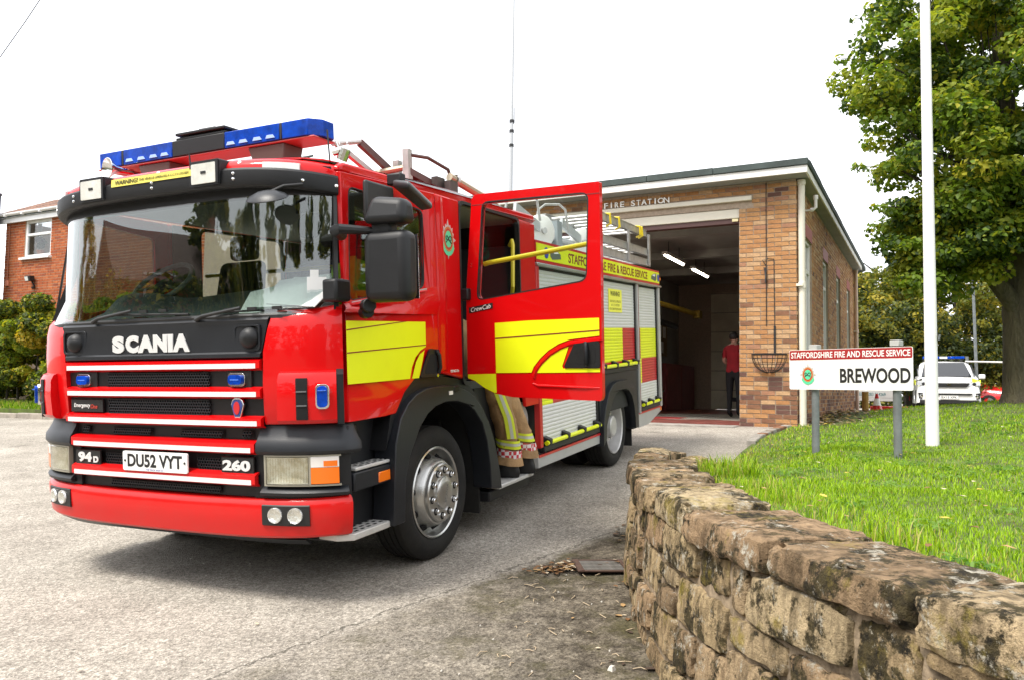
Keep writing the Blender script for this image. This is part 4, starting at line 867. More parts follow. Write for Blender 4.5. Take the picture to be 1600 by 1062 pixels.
# side mirrors
for sg in (1,):
    mm = thing_ = MB().box(min(sg*1.335, sg*1.615), max(sg*1.335, sg*1.615), .225, .365, 1.645, 2.022).build('side_mirror', PLS, fe, bevel=.05, seg=4)
    MB().hexa([(sg*1.345, .20, 2.065), (sg*1.61, .215, 2.055), (sg*1.61, .36, 2.055), (sg*1.345, .36, 2.065), (sg*1.395, .235, 2.215), (sg*1.60, .235, 2.185), (sg*1.60, .35, 2.185), (sg*1.395, .35, 2.215)]).build('wide_mirror', PLS, mm, bevel=.04, seg=4)
    MB().box(min(sg*1.375, sg*1.50), max(sg*1.375, sg*1.50), .26, .34, 2.0, 2.075).build('mirror_neck', PLS, mm, bevel=.015)
    MB().tube([(sg*1.155, .30, 2.03), (sg*1.20, .19, 2.038), (sg*1.245, .165, 2.04), (sg*1.39, .285, 2.03)], [.034, .034, .028, .02], 10).build('mirror_arm', PLS, mm)
    MB().box(min(sg*1.15, sg*1.245), max(sg*1.15, sg*1.245), .12, .255, 1.655, 1.775).build('mirror_hinge', PLS, fe, bevel=.015)
    MB().box(min(sg*1.345, sg*1.605), max(sg*1.345, sg*1.605), .366, .369, 1.66, 2.008).build('mirror_glass', CHR, mm)
    kb = MB().tube([(sg*1.22, .40, 1.60), (sg*1.30, .33, 1.60)], .035, 10); kb.tube([(sg*1.27, .35, 1.63), (sg*1.33, .30, 1.635)], .04, 10); kb.build('door_lamp', PLS, fe, bevel=.006)
    kh = MB().hexa([(sg*1.225, .70, 2.355), (sg*1.40, .62, 2.315), (sg*1.39, .90, 2.225), (sg*1.225, 1.05, 2.25), (sg*1.225, .70, 2.405), (sg*1.40, .62, 2.362), (sg*1.39, .91, 2.268), (sg*1.225, 1.05, 2.30)]).build('kerb_mirror', M('mirror_grey', (.06, .064, .07), .45, bump=.05, bs=200), fe, bevel=.025, seg=3)
    MB().box(min(sg*1.27, sg*1.30), max(sg*1.27, sg*1.30), .34, .62, 2.10, 2.33).build('mirror_face', BLKL, kh, bevel=.05, seg=3)
    MB().box(min(sg*1.2, sg*1.3), max(sg*1.2, sg*1.3), .69, .75, 2.36, 2.43).build('mirror_foot', PLS, kh, bevel=.01)
# --- light bar
LBR = M('lightbar_roof_reflection', (.45, .10, .10), .4)  # the cab roof's red reflection is painted into the bar's base
lb = MB().box(-.93, .885, .425, .63, 2.636, 2.648).build('light_bar', LBR, fe, bevel=.006)
def lbx(n_, x0, x1, m_, e=.0, r_=.02):
    pp = ([(x0, .418), (x1-e, .418), (x1, .418+e*1.2), (x1, .638-e*.8), (x1-e, .638), (x0, .638)] if x0 > 0 else [(x0+e, .418), (x1, .418), (x1, .638), (x0+e, .638), (x0, .638-e*.8), (x0, .418+e*1.2)]) if e else [(x0, .418), (x1, .418), (x1, .638), (x0, .638)]
    return MB().prism(pp, 2.648, 2.748, 'z').build(n_, m_, lb, bevel=.005)
lbx('blue_lens', -.955, -.70, BLUE, .05); lbx('lens_joint', -.699, -.681, BLKL); lbx('blue_lens', -.68, -.236, BLUE); lbx('centre_section', -.235, .205, PLS); lbx('blue_lens', .206, .635, BLUE); lbx('lens_joint', .636, .654, BLKL); lbx('blue_lens', .655, .905, BLUE, .06)
q = MB()
for x in (-.62, -.51, -.40, -.30, .26, .36, .47, .57): q.hexa([(x-.035,.412,2.664),(x+.035,.412,2.664),(x+.035,.416,2.664),(x-.035,.416,2.664),(x-.025,.412,2.684),(x+.02,.412,2.684),(x+.02,.416,2.684),(x-.025,.416,2.684)])
q.build('led_cluster', M('led_glow', (.35, .55, .95), .3), lb)
for x in (-.42, .52): MB().hexa([(x-.10,.46,2.475),(x+.10,.46,2.475),(x+.10,.60,2.475),(x-.10,.60,2.475),(x-.15,.44,2.635),(x+.13,.44,2.635),(x+.13,.62,2.635),(x-.15,.62,2.635)]).build('light_bar_foot', M('bracket_brown', (.10, .075, .065), .5), lb, bevel=.008)
q = MB().box(-.215, .20, .43, .62, 2.749, 2.768); q.box(-.21, .205, .42, .64, 2.776, 2.796); q.box(-.06, .08, .47, .58, 2.797, 2.818); q.build('siren_box', PLS, lb, bevel=.006)
hn = MB().lathe([(.0001, -.14), (.02, -.15), (.018, -.08), (.03, -.03), (.07, .02), (.066, .022), (.025, -.02), (.0001, -.03)], (-.66, .30, 2.60), (-.2, -1, 0), 20); hn.tube([(-.64, .42, 2.6), (-.58, .75, 2.57), (-.5, .8, 2.50)], .016, 8)
hn.build('air_horn', CHR, fe)
for x, y, z in ((1.0, .42, 2.66), (.02, .33, 2.62)):
    MB().tube([(x, y, 2.46), (x-.015, y, z)], .005, 6).build('roof_aerial', BLKL, fe)
q = MB().tube([(1.17, .30, 2.44), (1.20, .30, 2.50)], .03, 10); q.tube([(1.12, .30, 2.49), (1.22, .30, 2.50)], .022, 8); q.tube([(1.15, .30, 2.51), (1.13, .30, 2.56), (1.18, .31, 2.58), (1.21, .30, 2.53)], .006, 6); q.build('roof_socket', CHR, fe)
taper_all()
# --- equipment body
BODY = M('body_silver', (.46, .46, .45), .45, metal=.2, var=.1, vs_=3)
y0, y1 = 2.9, 7.05
MB().box(-1.17, 1.17, y0, y1, .62, 2.25).build('equipment_body', M('body_black', (.02, .02, .02), .7), fe)
MB().box(-1.16, 1.16, y0+.02, y1-.02, 2.251, 2.275).build('body_roof', ALU, fe)
for sg in (1, -1):
    X = lambda a: sg*a
    def bx2(x0, x1, *q): return MB().box(min(X(x0), X(x1)), max(X(x0), X(x1)), *q)
    bn = bx2(1.10, 1.215, y0, y1, 2.075, 2.262).build('banner', DRED, fe); bx2(1.212, 1.2185, y0+.015, y1-.015, 2.100, 2.238).build('banner_field', YL, bn)
    bx2(1.15, 1.236, y0-.01, y1+.03, 2.045, 2.068).build('banner_lip', ALU, fe, bevel=.004)
    if sg > 0:
        text_obj('lettering', 'STAFFORDSHIRE FIRE & RESCUE SERVICE', 2.78, .092, MAROON, bn, (1.2187, 5.06, 2.166), (0,1,0), (0,0,1), bold=.022)
        for yy, flip in ((3.33, 1), (6.78, -1)):
            bl = MB().prism([(yy+flip*a, 2.168+c) for a, c in ((-.10, .05), (.02, .045), (.14, .01), (.15, -.03), (-.06, -.05), (-.11, -.02))], 1.2187, 1.2205, 'x').build('dragon_motif', M('motif_dark', (.10, .13, .10), .5), bn)
            MB().disc((1.2187, yy-flip*.20, 2.168), (1,0,0), .05, .0022, 18).build('motif_globe', M('motif_blue', (.03, .06, .35), .4), bl); MB().prism([(yy+flip*a, 2.175+c) for a, c in ((-.06, .03), (.04, .028), (.10, .008), (-.02, .0))], 1.2206, 1.2212, 'x').build('motif_light', WHT, bl)
            MB().disc((1.2187, yy-flip*.30, 2.160), (1,0,0), .022, .002, 12).build('motif_flame', ORG, bl)
    # shutters
    def shutter(ya, yb, za, zb, cols):
        s_ = bx2(1.14, 1.165, ya, yb, za, zb).build('roller_shutter', M('shutter_back', (.16,.16,.16), .6), fe); p = .0335; n = int((zb-za)/p); cache = {}
        for k in range(n):
            z = zb-(k+1)*p; zc = z+p/2; key = next((i for i, c in enumerate(cols) if c[0] <= zc < c[1]), -1)
            if key not in cache:
                segs = cols[key][2] if key >= 0 else [(ya, yb, 0)]; mb = MB()
                for a, b, mi in segs:
                    a, b = max(a, ya), min(b, yb)
                    if b > a: mb.grid([[(X(x), yy, zz) for x, zz in ((1.1715, .0), (1.1735, .0025), (1.1755, .006), (1.1765, p*.5), (1.1755, p-.005), (1.1715, p))] for yy in (a, b)], mi)
                cache[key] = mb.mesh('slat', [SLATM, YL, DRED], 50)
            o = link('slat', cache[key], s_); o.location = (0, 0, z)
        bx2(1.15, 1.192, ya-.028, ya, za-.02, zb+.02).build('shutter_rail', BLKL, s_); bx2(1.15, 1.192, yb, yb+.028, za-.02, zb+.02).build('shutter_rail', BLKL, s_)
        bx2(1.15, 1.215, ya, yb, za-.055, za-.008).build('shutter_lip', BLKL, s_, bevel=.005)
        MB().tube([(X(1.225), ya+.02, za+.02), (X(1.225), yb-.02, za+.02)], .020, 10).build('lift_bar', YRAIL if False else YL, s_)
        nb = max(3, int((yb-ya)/.38)+1)
        for k in range(nb):
            yy = ya+.08+(yb-ya-.16)*k/(nb-1); MB().hexa([(X(1.18), yy-.035, za+.02), (X(1.245), yy-.03, za+.0), (X(1.245), yy+.03, za+.0), (X(1.18), yy+.035, za+.02), (X(1.18), yy-.04, za+.075), (X(1.25), yy-.03, za+.05), (X(1.25), yy+.03, za+.05), (X(1.18), yy+.04, za+.075)]).build('bar_bracket', BLKL, s_, bevel=.006)
        return s_
    Bn = 9
    shutter(2.99, 4.47, .51, 2.02, [(1.16, 1.507, [(2.9, 3.25, 2), (3.25, 4.0, 1), (4.0, 4.6, 2)]), (.86, 1.16, [(2.9, 3.3, 1), (3.3, 4.0, 2), (4.0, 4.6, 1)])])
    shutter(4.56, 5.95, 1.09, 2.02, [(1.16, 1.507, [(Bn*0, 4.72, 2), (4.72, 5.47, 1), (5.47, 7, 2)]), (1.0, 1.16, [(0, 4.75, 1), (4.75, 5.47, 2), (5.47, 7, 1)])])
    shutter(6.07, 6.94, .57, 2.02, [(1.16, 1.507, [(0, 6.21, 2), (6.21, 7, 1)]), (.86, 1.16, [(0, 6.24, 1), (6.24, 7, 2)])])
    for ya, yb in ((2.895, 2.96), (4.50, 4.53), (5.98, 6.04), (6.97, 7.05)): bx2(1.165, 1.218, ya, yb, .50 if ya != 4.50 else 1.05, 2.044).build('body_post', BODY if ya != 2.895 else DRED, fe, bevel=.006)
    bx2(1.218, 1.2195, 6.003, 6.018, .52, 2.04).build('post_line', MAROON, fe)
    # sills
    sl_ = MB().prism([(2.89, .33), (4.56, .33), (4.56, .432), (2.89, .432)], X(1.12), X(1.195), 'x').build('body_sill', BODY, fe, bevel=.006); bx2(1.19, 1.203, 2.9, 4.55, .418, .440).build('sill_line', DRED, sl_)
    s2 = MB().prism([(5.97, .33), (6.45, .33), (7.05, .44), (7.05, .505), (5.97, .505)], X(1.12), X(1.20), 'x').build('rear_sill', BODY, fe, bevel=.006); bx2(1.195, 1.206, 5.98, 7.04, .488, .508).build('sill_line', DRED, s2)
    # rear wheel panel and arch
    ri = [(4.60, .36), (4.62, .50), (4.75, .66), (4.86, .76), (4.97, .815), (5.12, .84), (5.32, .84), (5.45, .81), (5.56, .745), (5.64, .62), (5.68, .48), (5.69, .36)]
    pn = [(4.535, .30)] + [(4.535, 1.035), (5.975, 1.035), (5.975, .34), (5.86, .34)] + [(5.72, .34)] + ri[::-1] + [(4.58, .30)]
    MB().prism(pn, X(1.12), X(1.20), 'x').build('rear_wheel_panel', GRY, fe, bevel=.006)
    ro = [(4.50, .30), (4.525, .54), (4.60, .70), (4.72, .845), (4.86, .915), (5.02, .94), (5.40, .94), (5.54, .915), (5.66, .84), (5.74, .74), (5.79, .58), (5.805, .38)]
    MB().prism(ro+[(a, c) for a, c in ri[::-1]], X(1.14), X(1.245), 'x').build('rear_wheel_arch', GRY, fe, bevel=.022, seg=3)
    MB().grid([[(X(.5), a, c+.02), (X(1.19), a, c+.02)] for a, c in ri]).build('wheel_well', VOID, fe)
    bx2(.62, 1.16, 5.76, 5.79, .14, .60).build('mud_flap', RUB, fe)
    bx2(1.199, 1.206, 6.98, 7.04, .445, .485).build('rear_marker', ORG, fe)
nt_ = MB().box(1.179, 1.1815, 4.97, 5.46, 1.69, 1.945).build('notice', M('notice_yellow', (.86, .84, .10), .5), fe)
text_obj('lettering', 'WARNING!', .34, .055, BLKL, nt_, (1.1816, 5.21, 1.895), (0,1,0), (0,0,1), bold=.01)
for k, (t_, w_) in enumerate((('THIS VEHICLE OPERATES', .40), ('A C.C.T.V SYSTEM', .30), ('FOR CRIME PREVENTION', .42))): text_obj('lettering', t_, w_, .026, M('notice_print', (.30, .27, .05), .6), nt_, (1.1816, 5.21, 1.81-.042*k), (0,1,0), (0,0,1))
text_obj('lettering', 'NO. 1', .12, .03, M('notice_print', (.3, .27, .05), .6), fe, (1.1772, 4.22, 1.94), (0,1,0), (0,0,1))
# rear lamps
for sg in (-1, 1): MB().box(min(sg*.95, sg*1.12), max(sg*.95, sg*1.12), 7.05, 7.08, .75, 1.1).build('rear_lamp', DRED, fe, bevel=.01)
MB().box(-1.1, 1.1, 7.05, 7.06, .62, 2.2).build('rear_panel', DRED, fe)
# --- wheels
def wheel(x, y, sg, dual=False, front=True):
    Rt = .436; nx = (sg, 0, 0); w = .275; xo = x
    tp = [(.29, -.035), (.315, -.012), (.35, .0), (.385, -.004), (.412, -.018), (.428, -.034), (.4355, -.046), (.436, -.07)]
    for g_ in (.088, .13, .175, .215):
        tp += [(.436, -g_), (.426, -g_-.002), (.426, -g_-.008), (.436, -g_-.010)]
    tp += [(.436, -w+.045), (.42, -w+.02), (.37, -w), (.30, -w+.02)]
    tyre = MB().lathe(tp, (xo, y, Rt), nx, 64).build('tyre', RUB, fe, smooth=30)
    lg = MB()
    for k in range(40):
        a = 2*math.pi*k/40; lg.lathe([(.414, -.0175), (.4185, -.021), (.4285, -.033)], (xo+sg*.0006, y, Rt), nx, 1, a0=a, a1=a+.05)
    if dual: MB().lathe([(.30, -.60), (.36, -.61), (.42, -.59), (.436, -.56), (.436, -.39), (.42, -.36), (.36, -.34), (.30, -.35)], (xo, y, Rt), nx, 40).build('inner_tyre', RUB, fe)
    if front:
        rp = [(.295, -.03), (.300, -.018), (.292, -.012), (.284, -.02), (.278, -.06), (.268, -.10), (.255, -.115), (.232, -.06), (.214, -.005), (.205, .008), (.196, .010), (.192, .028), (.184, .036), (.108, .036), (.104, .050), (.094, .056), (.060, .060), (.0001, .061)]
        rim = MB().lathe(rp, (xo, y, Rt), nx, 48).build('wheel_rim', STEEL, fe, smooth=28)
        nuts = []; q2 = MB(); nm_ = MB().lathe([(.0165, .0), (.0165, .020), (.012, .026), (.0001, .026)], (0, 0, 0), nx, 6).mesh('wheel_nut', CHR)
        for k in range(10):
            a = 2*math.pi*(k+.25)/10; c = (xo+sg*.036, y+.148*math.cos(a), Rt+.148*math.sin(a))
            q2.lathe([(.0245, .0), (.0245, .002), (.0001, .002)], c, nx, 14); nuts.append(c)
            b = 2*math.pi*(k+.75)/10; 
        o = q2.build('nut_seat', VOID, rim); o['kind'] = 'stuff'
        for c in nuts: o = link('wheel_nut', nm_, rim); o.location = c
        h = MB()
        for k in range(10):
            b = 2*math.pi*(k+.75)/10; h.lathe([(.026, -.02), (.026, .004), (.0001, .004)], (xo-sg*.058, y+.246*math.cos(b), Rt+.246*math.sin(b)), (sg*.55, math.cos(b)*.83, math.sin(b)*.83), 12)
        o = h.build('hand_hole', VOID, rim); o['kind'] = 'stuff'
        text_obj('lettering', 'SCANIA', .12, .022, M('emboss', (.3, .3, .29), .4, metal=.6), rim, (xo+sg*.0612, y, Rt), (0, sg*.25, .97), (0, -.97*sg, .25), bold=.02)
    else:
        rp = [(.295, -.03), (.302, -.016), (.292, -.008), (.282, -.02), (.272, -.10), (.262, -.17), (.20, -.155), (.175, -.10), (.165, -.10), (.12, -.105), (.115, -.03), (.10, -.02), (.0001, -.02)]
        rim = MB().lathe(rp, (xo, y, Rt), nx, 48).build('wheel_rim', M('rear_rim_silver', (.56, .55, .54), .4, metal=.3, var=.25, vs_=5), fe, smooth=28)
        nm_ = MB().lathe([(.014, .0), (.014, .03), (.0001, .03)], (0, 0, 0), nx, 6).mesh('wheel_nut', CHR)
        for k in range(10):
            a = 2*math.pi*k/10; o = link('wheel_nut', nm_, rim); o.location = (xo-sg*.10, y+.145*math.cos(a), Rt+.145*math.sin(a))
        h = MB()
        for k in range(8):
            a = 2*math.pi*(k+.5)/8; h.lathe([(.03, -.01), (.03, .006), (.0001, .006)], (xo-sg*.155, y+.225*math.cos(a), Rt+.225*math.sin(a)), nx, 10)
        o = h.build('hand_hole', VOID, rim); o['kind'] = 'stuff'
for sg in (1, -1): wheel(sg*1.175, 1.25, sg); wheel(sg*1.165, 5.16, sg, True, False)
# --- open crew door (own frame: s outward from the hinge, n towards the rear)
he = Vector((2.25-1.24, 1.49-1.6, 0)).normalized(); DM = Matrix(((he.x, -he.y, 0, 1.24), (he.y, he.x, 0, 1.6), (0, 0, 1, 0), (0, 0, 0, 1)))   # columns: s, n(rear), z
outl = rquad([(.0, 1.165), (.06, 1.15), (.14, 1.10), (.22, 1.066), (.36, 1.042), (1.008, 1.028), (1.02, 1.06), (1.036, 2.375), (1.036, 2.402), (.10, 2.428), (.07, 2.40), (.005, 1.75)], .012)
wq = rquad([(.098, 1.705), (.925, 1.792), (.952, 2.337), (.160, 2.364)], .05)
cd = MB().prism(outl, -.02, .02, 'y', [wq]).build('crew_door', RED, fe, bevel=.010, seg=3, mat=DM)
MB().prism(rquad([(.090, 1.697), (.932, 1.784), (.960, 2.345), (.154, 2.373)], .054), -.0215, .01, 'y', [wq]).build('window_seal', BLKL, cd)
MB().prism(wq, -.006, -.002, 'y').build('window', GLD, cd)
gp_ = [(.072, 2.352), (1.034, 2.326), (1.034, 2.332), (.073, 2.358)]; MB().prism(gp_, -.0215, -.0195, 'y').build('seam', MAROON, cd)
def dplate(n_, poly, m_, y=-.0222, t=.0014): return MB().prism(poly, y-t, y, 'y').build(n_, m_, cd, smooth=0)
dplate('yellow_band', [(.236, 1.205), (.512, 1.208), (.53, 1.245), (.58, 1.30), (.645, 1.352), (.72, 1.392), (.80, 1.418), (1.010, 1.437), (1.011, 1.548), (.50, 1.548), (.236, 1.540)], YL)
dplate('yellow_band', [(.555, 1.206), (1.008, 1.21), (1.008, 1.234), (.748, 1.234), (.742, 1.25), (.80, 1.395), (.76, 1.388), (.68, 1.345), (.62, 1.295), (.575, 1.24)], YL)
dplate('yellow_band', [(.005, 1.196), (.234, 1.200), (.236, 1.072), (.22, 1.070), (.14, 1.104), (.06, 1.154), (.005, 1.170)], YL)
dplate('band_line', [(.236, 1.432), (1.011, 1.466), (1.011, 1.474), (.236, 1.440)], MAROON, -.0238)
arc = [(.515, 1.19), (.53, 1.232), (.575, 1.285), (.64, 1.338), (.72, 1.38), (.80, 1.405), (1.01, 1.425)]
MB().grid([[(a+.0, -.020, c), (a+.006, -.030, c-.006), (a+.016, -.031, c-.016), (a+.026, -.020, c-.026)] for a, c in arc]).build('door_crease', RED, cd)
MB().tube([(.52, -.02, 1.135), (.56, -.022, 1.122), (.9, -.022, 1.112), (1.0, -.020, 1.110)], [.004, .008, .008, .004], 6).build('lower_crease', RED, cd)
hd = MB().prism(rquad([(.752, 1.238), (1.012, 1.236), (1.013, 1.402), (.92, 1.408), (.838, 1.398)], .02), -.030, -.019, 'y').build('door_handle', PLS, cd, bevel=.006)
MB().prism(rquad([(.83, 1.262), (.985, 1.262), (.985, 1.385), (.90, 1.385)], .03), -.031, -.024, 'y').build('handle_pocket', VOID, hd)
MB().tube([(.918, -.036, 1.258), (.924, -.050, 1.29), (.925, -.050, 1.37), (.918, -.036, 1.396)], .014, 8).build('handle_lever', GRY, hd); MB().disc((.915, -.031, 1.262), (0,-1,0), .012, .003, 12).build('lock', CHR, hd)
bp_ = dplate('name_plate', [(.028, 1.612), (.222, 1.640), (.222, 1.678), (.028, 1.652)], BLKL)
text_obj('lettering', 'CrewCab', .165, .030, WHT, cd, (.125, -.0237, 1.646), (.99, 0, .14), (-.14, 0, .99), bold=.004, shear=.3)
q = MB().box(-.055, .045, -.06, .0, 1.705, 1.785); q.box(-.10, -.05, -.03, .03, 1.715, 1.775); q.build('door_hinge', PLS, cd, bevel=.01)
for z in (1.935, 1.955): MB().disc((.055, -.0205, z), (0,-1,0), .006, .002, 10).build('screw', CHR, cd)
MB().tube([(.10, .075, 1.955), (.14, .075, 1.962), (.90, .075, 2.030), (.935, .03, 2.034)], .017, 10).build('grab_rail', YRAIL, cd)
MB().prism(rquad([(.06, 1.12), (.99, 1.07), (.99, 1.70), (.06, 1.66)], .04), .021, .045, 'y').build('door_lining', CABIN, cd, bevel=.01)
# grab rail at the back of the doorway
MB().tube([(1.15, 2.52, 2.18), (1.20, 2.46, 2.21), (1.215, 2.44, 2.17), (1.215, 2.42, 1.84), (1.17, 2.5, 1.79)], .016, 8).build('entry_rail', YRAIL, fe)
MB().box(1.05, 1.12, 2.40, 2.52, 1.15, 1.72).build('entry_strap', M('strap_olive', (.22, .25, .02), .7), fe)
# --- ladder and gantry on the roof (things of their own)
LAL = M('ladder_alu', (.56, .55, .53), .42, metal=.6, var=.3, vs_=9); GOLD = M('ladder_tube', (.42, .36, .26), .4, metal=.5)
ld = thing('ladder', 'long aluminium extension ladder stowed on the fire engine roof with white wheels', 'ladder', mat=TRUCK)
xa, xb = .42, 1.0
for (z, ya, yb) in ((2.40, 5.0, 7.35), (2.54, 4.9, 7.3), (2.79, 5.05, 7.2)):
    for x in (xa, xb):
        o = MB(); o.box(x-.018, x+.018, ya, yb, z-.045, z+.045); o.box(x-.026, x+.026, ya, yb, z+.036, z+.045); o.box(x-.026, x+.026, ya, yb, z-.045, z-.036); o.build('ladder_rail', LAL, ld)
    n = int((yb-ya)/.25)
    for k in range(n): MB().tube([(xa, ya+.15+.25*k, z), (xb, ya+.15+.25*k, z)], .016, 8).build('rung', LAL, ld)
for y in (6.3, 7.25):
    for x in (xa, xb+.035): MB().box(x-.012, x+.012, y-.03, y+.03, 2.36, 2.74 if y != 7.25 else 2.78).build('guide_bracket', LAL, ld)
for y in (5.5, 5.85, 6.75, 6.85): MB().tube([(.97, y, 2.84), (1.06, y-.02, 2.83), (1.06, y, 2.72), (1.0, y+.03, 2.70)], .015, 6).build('ladder_hook', YRAIL, ld)
for (x, y) in ((.93, 3.72), (.93, 4.86)):
    wl_ = MB().lathe([(.05, -.03), (.14, -.028), (.16, -.015), (.16, .015), (.14, .028), (.05, .03), (.02, .04), (.0001, .04)], (x, y, 2.445), (1, -.5, 0), 28).build('ladder_wheel', M('nylon_white', (.74, .73, .69), .5), ld)
    MB().disc((x+.035, y-.018, 2.445), (1, -.5, 0), .03, .02, 12).build('wheel_boss', LAL, wl_); MB().bar((x-.02, y-.55, 2.60), (x, y+.02, 2.46), .03, .09).build('wheel_fork', M('fork_grey', (.5, .52, .53), .45, metal=.3), ld)
for (x, y) in ((.80, 3.38), (.80, 4.12)): MB().tube([(x-.10, y-.02, 2.50), (x-.06, y, 2.72), (x+.0, y+.04, 2.775), (x+.12, y+.12, 2.775), (x+.17, y+.16, 2.72), (x+.19, y+.18, 2.52)], .012, 8).build('carrying_hoop', LAL, ld)
MB().box(.45, .90, 3.3, 4.9, 2.40, 2.46).build('wheel_carriage', M('carriage_grey', (.55, .56, .57), .5), ld, bevel=.02); MB().box(.85, .93, 4.15, 4.28, 2.28, 2.60).build('carriage_post', M('post_grey', (.25, .28, .29), .5), ld)
gt = thing('ladder_gantry', 'folding ladder gantry lying over the fire engine cab roof', 'gantry', mat=TRUCK)
GB_ = M('gantry_brown', (.11, .055, .048), .5, var=.3, vs_=6)
MB().bar((.5, 1.16, 2.79), (.52, 1.72, 2.60), .035, .035).build('gantry_arm', LAL, gt); MB().bar((.5, 1.42, 2.86), (.55, 1.98, 2.62), .035, .05).build('gantry_arm', GB_, gt)
MB().tube([(.49, 1.12, 2.79), (.50, 1.42, 2.865)], .018, 8).build('cross_tube', LAL, gt)
for x, y, z in ((.62, 1.72, 2.77), (.72, 1.70, 2.84)): MB().bar((x, y, 2.49), (x, y, z), .055, .05).build('gantry_post', LAL, gt)
MB().bar((.72, 1.70, 2.68), (.85, 2.35, 2.53), .05, .05).build('gantry_arm', GB_, gt); MB().tube([(.74, 1.72, 2.80), (.80, 1.86, 2.80), (.86, 2.06, 2.74), (.86, 2.12, 2.64)], .014, 8).build('gantry_loop', GB_, gt)
MB().tube([(.88, 2.04, 2.68), (.94, 2.55, 2.58), (.96, 2.82, 2.50)], .032, 10).build('suction_tube', GOLD, gt); MB().tube([(.35, 1.55, 2.64), (.5, 1.66, 2.69), (.7, 1.70, 2.71)], .022, 8).build('cross_tube', GOLD, gt)
q = MB()
for k in range(5): q.box(.55+.08*k, .60+.08*k, 1.74+.06*k, 1.86+.06*k, 2.49, 2.64+.03*(k % 2))
q.build('gantry_clamp', M('clamp_dark', (.06, .055, .05), .5), gt); MB().lathe([(.04, -.02), (.05, 0), (.04, .02)], (.89, 2.12, 2.665), (0, 1, -.2), 14).build('tube_collar', LAL, gt)
MB().bar((.84, 2.12, 2.49), (.84, 2.12, 2.70), .04, .04).build('gantry_post', LAL, gt)
# loose things in the cab and on the dash
pp = thing('paper_sheets', 'loose white papers lying on the dashboard behind the windscreen', 'papers', mat=TRUCK)
for k, (x, y, z, a) in enumerate(((.84, .30, 1.74, .1), (.92, .26, 1.725, -.15), (.72, .24, 1.70, .3))): MB().box(-.19, .19, -.13, .13, 0, .004).build('sheet', M('paper', (.78, .77, .74), .8, var=.1, vs_=8), pp, mat=Matrix.Translation((x, y, z)) @ Matrix.Rotation(R(38), 4, 'X') @ Matrix.Rotation(a, 4, 'Z'))
MB().box(-.16, .16, -.05, .05, 0, .02).build('plastic_wallet', M('clear_plastic', (.3, .36, .3), .15, coat=1., var=.5, vs_=15), pp, mat=Matrix.Translation((.80, .20, 1.625)) @ Matrix.Rotation(.05, 4, 'Z'))
P = []
for i, y in enumerate(np.linspace(.34, .72, 12)):
    P.append([(1.02+.05*math.sin(i*1.3+j*.4)+.02*j/6, float(y)+.02*math.sin(j*1.5), float(1.52+.42*j/6*(1-((y-.55)/.30)**2*.75))) for j in range(7)])
hv = MB().grid(P).build('hi_vis_jacket', HIVIS); hv.matrix_world = TRUCK; tag(hv, 'yellow green high visibility jacket hung inside the front cab side window', 'jacket')
sm = hv.modifiers.new('thick', 'SOLIDIFY'); sm.thickness = .02
